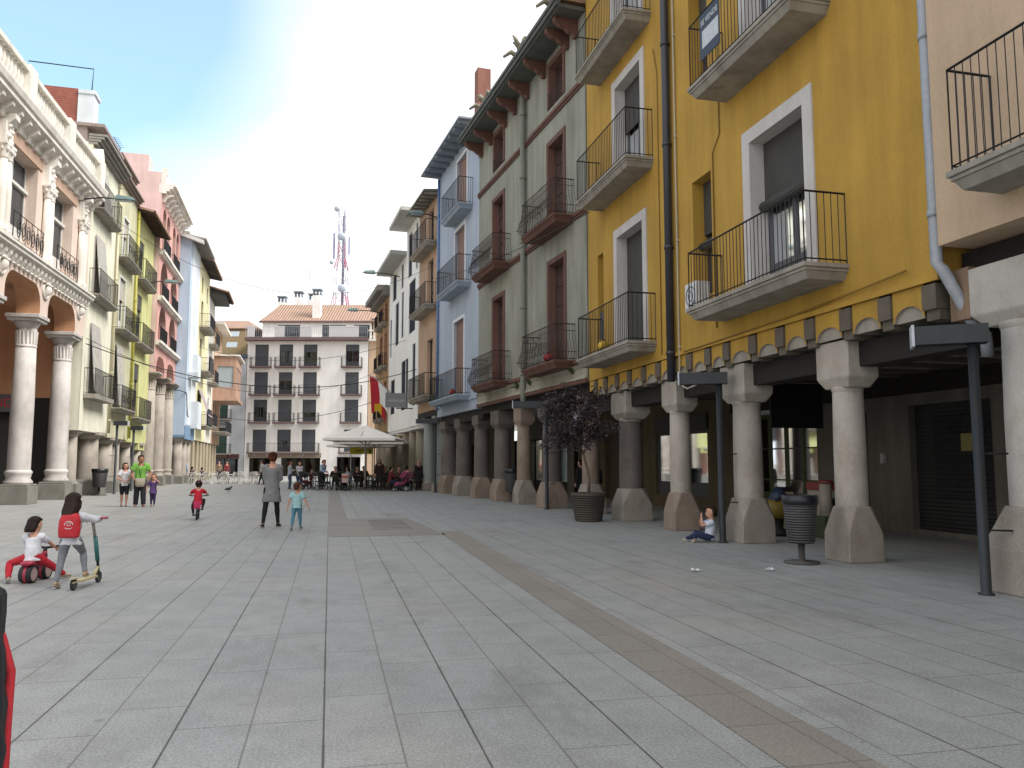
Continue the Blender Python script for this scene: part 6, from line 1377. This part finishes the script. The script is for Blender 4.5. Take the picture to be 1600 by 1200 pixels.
# ---- girl pushing the scooter (seen from behind)
gx, gy = -3.06, 10.85
K = 1.14
t, d = person('girl in grey leggings with a red backpack pushing a scooter along the paving', (gx, gy, 0), -4, K, child=True, female=True, lean=6, pelvis=(0, 0, .50*K), vox=.0085,
     hands=((.10, .36, .78), (.26, .33, .80)), elbows=((-.6, -.4, -.6), (.8, -.4, -.5)), feet=((-.115, -.12, .05), (.15, .12, .165)), knees=((0, 1, 0), (.1, 1, 0)), toe=(8, 5), footpitch=(18, 0),
     top=dict(c='c9cbd3', sleeve='long', hem=.055, flare=.006, loose=.014), bottom=dict(c='74787e', len=1.0, loose=.006), shoes='a58c72', hair=dict(c='2b1d18', style='long'), head_tilt=18, head_turn=12, grip=True)
m = MB(); C, up, fw_, rt = d['C'], d['up'], d['fw'], d['rt']; bc = C-fw_*.115-up*.125
ringloft(m, [(bc+up*a-fw_*o, rt, fw_, b_, c_) for a, b_, c_, o in ((-.15, .085, .03, 0), (-.145, .115, .05, 0), (-.05, .125, .062, .004), (.06, .12, .06, .002), (.12, .10, .05, 0), (.15, .06, .03, -.005))], 20)
child_mesh(m, 'backpack', fabric('b01f28', .7), t, .008, 3)
m = MB(); 
for sx in (-1, 1): m.tube([bc+rt*sx*.07+up*.13+fw_*.02, C+rt*sx*.065+up*.03, C+rt*sx*.075+fw_*.08-up*.04, C+rt*sx*.085+fw_*.06-up*.16, bc+rt*sx*.09-up*.13+fw_*.03], [(.006, .017)]*5, 8, raw=True)
child_mesh(m, 'backpack_straps', fabric('8e1a22', .7), t)
m = MB(); em = plain('white_print', 'd8d4d2', .7)
def bp(u, v, o=.071): return bc+rt*u+up*v-fw_*(o-.25*u*u*4-.9*max(0, abs(v)-.05)**1.2)
m.tube([bp(.045*math.cos(a*.35+.0), .045*math.sin(a*.35)-.0, .066) for a in range(0, 10)], .0035, 4, raw=True); m.tube([bp(.02*math.cos(a*.7854), .01+.02*math.sin(a*.7854), .067) for a in range(9)], .003, 4, raw=True)
m.tube([bp(-.04, -.03, .066), bp(-.02, -.045, .066), bp(.02, -.045, .066), bp(.04, -.03, .066)], .003, 4, raw=True); m.tube([bp(-.05, -.085, .064), bp(.05, -.085, .064)], .0035, 4, raw=True)
child_mesh(m, 'backpack_emblem', em, t)
# scooter
sx0, sy0 = gx, gy; ca = -R(9)
def loc2(x, y, z=0):
    c, s_ = math.cos(ca), math.sin(ca); return (gx+x*c-y*s_, gy+x*s_+y*c, z)
t = thing('scooter', 'teal and cream kick scooter pushed by the girl with the red backpack', 'scooter', loc2(.17, .1)); ff = Fr(loc2(.17, 0)[:2], dirs=((math.cos(ca), math.sin(ca)), (-math.sin(ca), math.cos(ca))))
def wheel(fr, a, n, r, w, parent, tyre, rim, name='wheel', cz=None, spokes=0):
    cz = cz or r; o = bpy.data.objects.new(name, None); 
    m = MB(fr); N = 24; prof = [(-w, r*.8), (-w, r*.93), (-w*.6, r), (w*.6, r), (w, r*.93), (w, r*.8)]
    vs = [(a+p_, n+q*math.cos(2*math.pi*j/N), cz+q*math.sin(2*math.pi*j/N)) for j in range(N) for p_, q in prof]; k = len(prof)
    m.add(vs, [(j*k+i, j*k+(i+1) % k, ((j+1) % N)*k+(i+1) % k, ((j+1) % N)*k+i) for j in range(N) for i in range(k)], True); wo_ = m.build(name, tyre, parent)
    q = MB(fr)
    if spokes:
        for j in range(spokes): th = 2*math.pi*j/spokes; q.tube([(a, n, cz), (a, n+r*.82*math.cos(th), cz+r*.82*math.sin(th))], .003, 4)
        q.tube([(a, n+r*.82*math.cos(2*math.pi*j/N), cz+r*.82*math.sin(2*math.pi*j/N)) for j in range(N+1)], .008, 5); q.tube([(a-.03, n, cz), (a+.03, n, cz)], .012, 8)
    else:
        vs = [(a+sg*w*.9, n+r*.78*f*math.cos(2*math.pi*j/N), cz+r*.78*f*math.sin(2*math.pi*j/N)) for sg in (-1, 1) for f in (1, .3) for j in range(N)]
        q.add(vs, [(s_*2*N+j, s_*2*N+(j+1) % N, s_*2*N+N+(j+1) % N, s_*2*N+N+j) for s_ in (0, 1) for j in range(N)]+[tuple(s_*2*N+N+j for j in range(N)) for s_ in (0, 1)])
    q.build('rim', rim, wo_); return wo_
TY = plain('rubber', '242426', .8); CRM = plain('scooter_cream', 'b9ae8a', .5); TEAL = plain('scooter_teal', '2f6a68', .4)
wheel(ff, 0, -.24, .07, .015, t, TY, plain('black_rim', '3a3a3c', .4)); wheel(ff, 0, .42, .07, .015, t, TY, plain('black_rim', '3a3a3c', .4))
m = MB(ff); m.box(-.055, .055, -.16, .28, .085, .11); m.tube([(0, .28, .1), (0, .36, .17), (0, .385, .2)], .02, 8); m.box(-.03, .03, -.3, -.16, .09, .1); m.box(-.03, .03, -.3, -.2, .135, .15); m.build('deck', CRM, t)
m = MB(ff); m.tube([(0, .42, .07), (0, .39, .2), (0, .37, .3)], .018, 8); m.build('fork', IRON, t)
m = MB(ff); m.tube([(0, .37, .28), (-.02, .32, .58)], .026, 10); m.build('lower_tube', TEAL, t)
m = MB(ff); m.tube([(-.02, .32, .56), (-.05, .28, .8)], .019, 10); m.build('upper_tube', plain('steel_tube', '9a9690', .35, .6), t)
m = MB(ff); m.tube([(-.23, .3, .79), (.13, .27, .82)], .013, 8); m.build('handlebar', IRON, t)
m = MB(ff)
for a, b_ in (((-.24, .3, .789), (-.15, .293, .797)), ((.05, .277, .813), (.14, .27, .82))): m.tube([a, b_], .018, 8)
m.build('grips', plain('pink_grip', '9a5a62', .6), t)

# ---- girl on the ride-on bike
bx_, by_ = -3.65, 11.5; hd_ = 9; K = 1.04
ca2 = -R(hd_); cc2, ss2 = math.cos(ca2), math.sin(ca2); fr2 = Fr((bx_, by_), dirs=((cc2, ss2), (-ss2, cc2)))
t, d = person('girl with dark bobbed hair and red trousers sitting on a chunky ride-on bike', (bx_, by_, 0), hd_, K, child=True, female=True, pelvis=(0, -.06, .305), lean=8, side=-3, vox=.0085,
     hands=((-.13, .25, .40), (.13, .25, .40)), elbows=((-.6, -.6, -.2), (.6, -.6, -.2)), feet=((-.21, -.2, .07), (.24, .28, .055)), knees=((-.8, .6, .6), (.9, .3, 1)), toe=(-35, 30), footpitch=(40, 0),
     top=dict(c='cfd0d6', sleeve='short', hem=.045, loose=.013, flare=.004), bottom=dict(c='a81c2a', loose=.01, wide=.003), shoes='8f8378', hair=dict(c='231814', style='bob'), head_tilt=14, head_turn=22, grip=True)
t = thing('ride_on_bike', 'pink and black ride-on toy bike with fat wheels under the seated girl', 'toy bike', (bx_, by_, 0)); PKR = plain('toy_crimson', '9a2740', .4); PRIM = plain('toy_pale_rim', 'b59a9a', .5)
wheel(fr2, 0, -.14, .11, .075, t, TY, PRIM); wheel(fr2, 0, .25, .11, .06, t, TY, PRIM)
for n_ in (-.14, .25):
    m = MB(fr2); N = 24; vs = [(a, n_+.1115*math.cos(2*math.pi*j/N), .11+.1115*math.sin(2*math.pi*j/N)) for j in range(N) for a in (-.016, .016)]
    m.add(vs, [(2*j, 2*j+1, (2*j+3) % (2*N), (2*j+2) % (2*N)) for j in range(N)]); m.build('tyre_stripe', PKR, t)
m = MB(fr2); ringl = [(0, -.23, .235, .05, .03), (0, -.2, .25, .085, .035), (0, -.08, .24, .08, .035), (0, .04, .22, .05, .04), (0, .14, .24, .04, .05), (0, .24, .31, .04, .05)]
m.tube([(a, n_, z_) for a, n_, z_, _, _ in ringl], [(c_, b_) for _, _, _, b_, c_ in ringl], 12); m.tube([(0, .24, .36), (0, .26, .14)], .03, 8); m.build('body_shell', PKR, t)
m = MB(fr2); m.tube([(-.16, .26, .42), (0, .25, .4), (.16, .26, .42)], .016, 8); m.tube([(0, .24, .34), (0, .25, .4)], .025, 8); m.build('handlebar', TY, t)

# ---- child on the small bike with helmet, riding away
cx_, cy_ = -3.42, 23.0; hd_ = -5; K = 1.12
ca2 = -R(hd_); cc2, ss2 = math.cos(ca2), math.sin(ca2); fr3 = Fr((cx_, cy_), dirs=((cc2, ss2), (-ss2, cc2)))
t, d = person('small child in a red top and pale helmet cycling away on a little bike', (cx_, cy_, 0), hd_, K, child=True, pelvis=(0, -.05, .5), lean=14, vox=.011,
     hands=((-.2, .3, .64), (.2, .3, .64)), elbows=((-1, -.3, -.3), (1, -.3, -.3)), feet=((-.11, .02, .16), (.11, .08, .3)), knees=((-.35, 1, .3), (.35, 1, .3)),
     top=dict(c='b41c2c', sleeve='short', hem=.09, flare=.006, loose=.015), bottom=dict(c='2a1c24', loose=.008), shoes='2c2c34', hair=dict(c='1e1512', style='short'), grip=True)
m = MB(); hc, hs = d['HC'], d['hs']; m.ball(hc+d['hz']*.025*hs, (.07*hs, .08*hs, .06*hs), 16, 10, raw=True, rot=Matrix([d['hx'], d['hy'], d['hz']]).transposed()); o = child_mesh(m, 'helmet', plain('helmet_pink', 'c9a0ac', .3), t)
m = MB(); 
for a in (-.6, 0, .6): m.tube([hc+d['hz']*(.025+.061*math.cos(b_))*hs+d['hy']*.081*math.sin(b_)*hs+d['hx']*.05*a*hs*math.cos(b_) for b_ in (-1.3, -.8, -.3, .3, .8, 1.3)], .008*hs, 5, raw=True)
child_mesh(m, 'helmet_vents', plain('helmet_dark', '5a2a3a', .4), t)
t = thing('child_bike', 'little bike with a pink rear guard ridden by the child with the helmet', 'bicycle', (cx_, cy_, 0))
wheel(fr3, 0, -.28, .17, .022, t, TY, plain('steel_rim', '8c8c90', .3, .6), spokes=12); wheel(fr3, 0, .36, .17, .022, t, TY, plain('steel_rim', '8c8c90', .3, .6), spokes=12)
m = MB(fr3); m.tube([(0, -.28, .17), (0, -.04, .2), (0, .28, .42), (0, .36, .17)], .016, 8); m.tube([(0, -.28, .17), (0, -.08, .42), (0, .28, .42)], .016, 8); m.tube([(0, -.04, .2), (0, -.08, .44)], .014, 8); m.tube([(0, .28, .42), (0, .27, .6)], .013, 8); m.build('frame', plain('bike_magenta', 'a02050', .4), t)
m = MB(fr3); m.tube([(-.26, .28, .64), (-.1, .3, .62), (0, .28, .6), (.1, .3, .62), (.26, .28, .64)], .012, 8); m.build('handlebar', IRON, t)
m = MB(fr3); m.tube([(0, -.2, .45), (0, -.05, .455), (0, .06, .45)], [(.02, .07), (.025, .055), (.015, .02)], 10); m.build('saddle', BLK, t)
m = MB(fr3); m.box(-.085, .085, -.3, -.26, .3, .5); m.build('rear_guard', plain('guard_pink', 'b81f55', .5), t)
m = MB(fr3); m.tube([(-.07, -.02, .12), (0, -.03, .2), (.07, -.04, .27)], .012, 6); m.box(-.14, -.06, -.02, .05, .1, .12); m.box(.06, .14, .03, .1, .25, .27); m.build('pedals', IRON, t)

# ---- mother and toddler walking away
t, d = person('woman with reddish hair in a long grey top and black leggings walking away', (-1.32, 19.9, 0), 0, 1.74, female=True, lean=2, vox=.012, twist=4,
     hands=((.06, .2, 1.12), (-.02, .22, 1.08)), elbows=((-.7, -.3, -1), (.7, -.3, -1)), feet=((-.17, -.18, .08), (.15, .14, .072)), toe=(-14, 14), footpitch=(0, 0),
     top=dict(c='7c7c7d', sleeve='three', hem=.18, flare=.026, loose=.014), bottom=dict(c='121216', loose=.004), shoes='17171a', hair=dict(c='47210f', style='bun'), head_tilt=10)
t, d = person('toddler in a turquoise shirt and blue leggings walking beside the woman in grey', (-.70, 19.0, 0), 14, 1.08, child=True, lean=4, vox=.011,
     hands=((-.2, -.05, .5), (.27, -.0, .48)), elbows=((-.6, -1, 0), (1, -.6, 0)), feet=((-.07, -.16, .075), (.07, .06, .05)), toe=(-15, 5), footpitch=(35, 0),
     top=dict(c='9cc4c6', sleeve='short', hem=.05, flare=.008, loose=.016), bottom=dict(c='4d7f92', loose=.007), shoes='8a7f86', hair=dict(c='4a2f20', style='short'), head_turn=30)
# ---- family walking towards us
back = -12+180
t, d = person('man in a bright green t-shirt with a shoulder bag walking towards the viewer', (-6.42, 30.2, 0), back-8, 1.76, vox=.012, lean=2, feet=((-.12, .12, .08), (.1, -.08, .08)), toe=(-8, 10),
     hands=((-.24, .18, .98), (.2, .16, .95)), elbows=((-1, -.8, -.2), (1, -.8, -.2)), top=dict(c='74ac48', sleeve='short', hem=.09, loose=.02, flare=.004), bottom=dict(c='23232a', loose=.012, wide=.012), shoes='6a5a4a', hair=dict(c='1f1713'), skin='b')
m = MB(); C, fw_, rt, up = d['C'], d['fw'], d['rt'], d['up']; m.tube([C+rt*.07+up*.05, C+rt*.08+fw_*.13-up*.05, C-rt*.0+fw_*.15-up*.45, C-rt*.02+fw_*.17-up*.55], [(.003, .012)]*4, 6, raw=True); m.tube([C-rt*.06+up*.06, C-rt*.05+fw_*.13-up*.1, C+fw_*.155-up*.3], .005, 5, raw=True)
child_mesh(m, 'neck_strap', BLK, t)
m = MB(); bgc = V(.02, .2, .86); ringloft(m, [(bgc+V(0, 0, a), V(1, 0, 0), V(0, 1, 0), b_, c_) for a, b_, c_ in ((-.17, .08, .03), (-.15, .14, .05), (-.02, .17, .06), (.1, .16, .04), (.13, .14, .03))], 18)
child_mesh(m, 'shoulder_bag', fabric('a39a8a'), t)
t, d = person('girl in a white t-shirt and black shorts walking beside the green shirted man', (-6.95, 30.4, 0), back-5, 1.5, female=True, vox=.012, feet=((-.06, .1, .065), (.08, -.08, .065)),
     hands=((-.03, .2, .86), (.1, .2, .9)), elbows=((-1, -.6, -.2), (1, -.6, -.2)), top=dict(c='d2d0d4', sleeve='short', hem=.04, loose=.014), bottom=dict(c='17171b', len=.5, loose=.01), shoes='3e4c56', hair=dict(c='33221b', style='long'), head_turn=-12)
t, d = person('small girl in a purple top and leggings shading her eyes with one hand', (-5.98, 30.2, 0), back+5, 1.14, child=True, vox=.012, feet=((-.05, .02, .05), (.05, -.03, .05)),
     hands=((-.1, .16, .93), (.2, .06, .55)), elbows=((-1, .2, -.8), (1, -.6, 0)), top=dict(c='5e4478', sleeve='short', hem=.1, flare=.012, loose=.014), bottom=dict(c='33284e', loose=.006), shoes='2e2a3a', hair=dict(c='8a5a38', style='bob'))
# ---- boy sitting cross-legged against the lamp post
t, d = person('boy in a white shirt and blue jeans sitting cross-legged against the lamp post', (7.12, 14.3, 0), -75, 1.2, child=True, pelvis=(0, 0, .09), lean=-6, vox=.0095,
     hands=((-.03, .15, .475), (.035, .15, .47)), elbows=((-.25, .6, -1), (.25, .6, -1)), feet=((.1, .42, .06), (-.1, .3, .06)), knees=((-1, .6, .7), (1, .6, .7)), toe=(60, -60),
     top=dict(c='c6ccd8', sleeve='short', hem=.03, loose=.012), bottom=dict(c='222c4c', loose=.01), shoes='b0aca2', hair=dict(c='2c1e16'), skin='a', head_tilt=6)
# ---- person at the left border, right beside the camera
t, d = person('person in a navy jacket with a red side stripe standing at the left border', (-.782, 1.5, 0), -22, 1.52, vox=.009, hands=(None, (.19, .02, .70)), elbows=((0, -1, -.3), (.4, -1, 0)),
     top=dict(c='080a14', sleeve='long', hem=.08, loose=.03), bottom=dict(c='1a1e30', loose=.01), shoes='222226', hair=dict(c='2a1d16'))
PL = (t, d)
m = MB(); s0_, e, w_ = d['ar'][1]
def off(p_, a): return p_+(V(.05+a, -.01, 0))
m.tube([s0_+V(.05, 0, .055), off(s0_.lerp(e, .12), .028), off(s0_.lerp(e, .35), .04), off(s0_.lerp(e, .7), .034), off(e, .03), off(e.lerp(w_, .4), .024), off(e.lerp(w_, .85), .012)], [(.004, .004), (.007, .006)]+[(.008, .007)]*5, 8, raw=True); child_mesh(m, 'red_stripe', fabric('94141f', .8), t)
m = MB(); m.tube([e.lerp(w_, .25), e.lerp(w_, .95)], [.098, .085], 16, raw=True); child_mesh(m, 'blue_cuff', fabric('1d2f63', .8), t, .01, 3)

# ---- far people
def stand(label, x, y, hd, H, tc_, bc_, hair, child=False, female=False, hands=(None, None), lean=0, sleeve='long', hem=.06, **kw):
    return person(label, (x, y, 0), hd, H, child=child, female=female, vox=.022, lean=lean, hands=hands, top=dict(c=tc_, sleeve=sleeve, hem=hem, loose=.014), bottom=dict(c=bc_, loose=.01), hair=hair, **kw)
def sit(label, x, y, hd, tc_, bc_, hair, H=1.68, lean=6, **kw):
    k = H; hz_ = .27*k
    return person(label, (x, y, 0), hd, H, pelvis=(0, 0, .5), lean=lean, vox=.022, hands=((-.12, .38, .78), (.12, .38, .78)), elbows=((-1, -.6, -.6), (1, -.6, -.6)), feet=((-.12, .42, .07), (.12, .38, .07)), knees=((0, .5, 1), (0, .5, 1)),
                  top=dict(c=tc_, sleeve='long', hem=.03, loose=.014), bottom=dict(c=bc_, loose=.01), hair=hair, **kw)
bh, rh, lh = dict(c='1c1512', style='short'), dict(c='5a3324', style='tail'), dict(c='1c1512', style='long')
stand('dark haired woman in a light blue top standing by the left arcade', -11.0, 66.5, HV, 1.75, '8fa0b8', '5b6274', dict(c='14100e', style='long'), female=True)
stand('child in a dark plum top standing beside the woman in light blue', -10.3, 65.8, HV+10, 1.25, '3c2c40', '26222c', bh, child=True)
stand('child in a plum top with pale stripes near the white terrace chairs', -9.5, 65.2, HV, 1.2, '553a4e', '23202a', bh, child=True)
stand('man in a pale shirt and dark trousers walking beyond the grey woman', -4.62, 59.0, HV-90, 1.7, 'a8a8a0', '1d1d22', bh, feet=((-.1, -.2, .08), (.1, .22, .08)))
stand('person in dark red among the far left terrace tables', -9.1, 77, 150, 1.65, '6a2a2a', '222226', bh)
stand('person in a beige jacket at the far corner behind the terrace', -9.9, 78, 170, 1.65, '7d6a58', '2c2c30', rh)
stand('woman with a brown ponytail in pale grey at the left edge of the cafe', -2.25, 48.6, HV+60, 1.62, 'a9adb8', '3c4a66', rh, female=True, hands=((-.05, .22, 1.1), (.1, .22, 1.1)))
stand('person in a white top holding something behind the prams', -1.75, 49.8, HV+150, 1.58, 'c4c4cc', '33415c', rh, female=True, hands=((-.1, .25, 1.05), (.1, .25, 1.0)))
stand('woman in a light blue shirt leaning over the cafe table', -.45, 48.6, HV+120, 1.72, '9fb0cc', '3a4560', rh, female=True, lean=16, hands=((-.1, .35, 1.0), (.15, .4, 1.0)))
sit('seated woman with long black hair in a white blouse facing left', 1.1, 46.6, HV-80, 'bcc0d2', '2a2c34', lh, female=True)
sit('person in black with short dark hair sitting behind the pram', .35, 48.9, HV+170, '1c1c20', '222226', bh)
sit('person in a brown top sitting under the middle of the umbrella', 1.6, 49.2, HV+150, '3a2c2a', '222226', dict(c='3a2018', style='short'))
sit('person in grey sitting deeper under the umbrellas', 2.1, 51.6, HV+160, '4c4648', '222226', bh)
sit('woman seated in a dark red jacket, jeans and white trainers', 3.25, 44.7, HV+70, '6a1f24', '28344c', bh, female=True, shoes='c9c9c9')
stand('standing person with bushy dark hair in a brown top under the umbrella', 2.9, 48.4, HV+170, 1.72, '4a3530', '222226', lh)
sit('person in a dark green coat near the smooth columns', 3.3, 49.0, HV+190, '2c332c', '222226', bh)
sit('grey haired person sitting beside the pink jacket', 3.75, 45.9, HV+120, '6a5a5c', '2a2a30', dict(c='6d6660', style='short'))
sit('person in a pink jacket seen from behind at the right cafe table', 4.15, 44.6, HV+20, 'a0506c', '26262c', dict(c='2a1c18', style='short'), H=1.75)
sit('person in a black coat seen from behind beside the pink jacket', 4.75, 44.6, HV+10, '18181c', '222226', lh, H=1.7)
stand('bald man in a dark jumper standing at the right end of the cafe', 4.95, 45.9, HV+150, 1.66, '3c3436', '26262a', None)
stand('small girl in burgundy playing in front of the prams', -1.05, 49.0, HV+90, 1.15, '5c2a30', '222226', bh, child=True)
stand('person in dark clothes in the arcade behind the weathered column', 8.6, 27.0, -40, 1.6, '2a2a2c', '1c1c20', bh)
stand('person with a black bag walking in the arcade shade', 8.9, 26.2, -20, 1.55, '3e3c3a', '18181a', lh)

# ---- prams
def pram(x, y, hd, hood, seat, label):
    a = -R(hd); fr = Fr((x, y), dirs=((math.cos(a), math.sin(a)), (-math.sin(a), math.cos(a)))); t = thing('pram', label, 'pram', (x, y, 0), 'prams parked at the cafe')
    for sx in (-.24, .24):
        wheel(fr, sx, -.3, .14, .025, t, TY, plain('pram_rim', '77777a', .4)); wheel(fr, sx, .38, .1, .022, t, TY, plain('pram_rim', '77777a', .4))
    m = MB(fr)
    for sx in (-.24, .24): m.tube([(sx, .38, .1), (sx, .0, .5), (sx, -.4, .95), (sx*.9, -.5, 1.02)], .013, 6); m.tube([(sx, -.3, .14), (sx, .0, .5)], .013, 6)
    m.tube([(-.22, -.5, 1.02), (.22, -.5, 1.02)], .018, 6); m.build('frame', plain('pram_frame', '4a4a4e', .4, .5), t)
    m = MB(fr); m.tube([(0, -.3, .85), (0, -.12, .45), (0, .2, .42), (0, .42, .36)], [(.03, .19), (.05, .2), (.06, .2), (.04, .18)], 12); m.build('seat', fabric(seat), t)
    m = MB(fr); N = 7; vs = []
    for i in range(N):
        th = -.5+i*.36; 
        for j in range(9):
            ph = math.pi*j/8; vs.append((-.22*math.cos(ph), -.2+.34*math.sin(th)*math.sin(ph)+.0, .72+.34*math.cos(th)*math.sin(ph)))
    m.add(vs, [(i*9+j, i*9+j+1, (i+1)*9+j+1, (i+1)*9+j) for i in range(N-1) for j in range(8)], True); m.build('hood', fabric(hood), t)
    m = MB(fr); m.box(-.17, .17, -.25, .15, .18, .3); m.build('basket', fabric('2a2a2e'), t)
    return fr, t
pram(-1.35, 47.4, HV+110, '141416', '5a2a34', 'black pram with a reclined hood at the left of the cafe')
pram(-.35, 46.6, HV+80, '141416', '1c1c20', 'black pram parked in front of the first cafe table')
pram(.75, 45.7, HV+5, '2a2a2c', '26262a', 'pram seen from behind with a white and red bag on its handle')
pram(3.85, 43.9, HV-80, '7a2f50', '8a3a5c', 'pink pushchair standing at the right cafe table')
t = thing('shopping_bag', 'white and red bag hanging on the pram handle', 'bag', (.85, 45.2, .5)); m = MB(); m.hexa([(.68, 45.1, .45), (1.0, 45.1, .45), (1.0, 45.22, .45), (.68, 45.22, .45), (.66, 45.12, .95), (1.02, 45.12, .95), (1.02, 45.2, .95), (.66, 45.2, .95)]); m.build('cloth', fabric('c4b0a8'), t)
m = MB(); m.box(.66, 1.02, 45.085, 45.1, .72, .8); m.build('red_band', fabric('b03a30'), t)
for i, (x, y_, c_, lb) in enumerate(((-.1, 48.3, 'b03a30', 'red cup on the table of the woman in light blue'), (3.9, 44.8, 'c9c0bc', 'white plate on the right cafe table'))):
    t = thing('tableware', lb, 'tableware', (x, y_, .74)); m = MB()
    if i == 0: m.lathe(x, y_, [(.05, .742), (.075, .9), (.07, .9), (.045, .76)], 12)
    else: m.lathe(x, y_, [(.06, .742), (.13, .765), (.12, .768), (.05, .75)], 16)
    m.build('ware', plain('ware_'+c_, c_, .3), t)
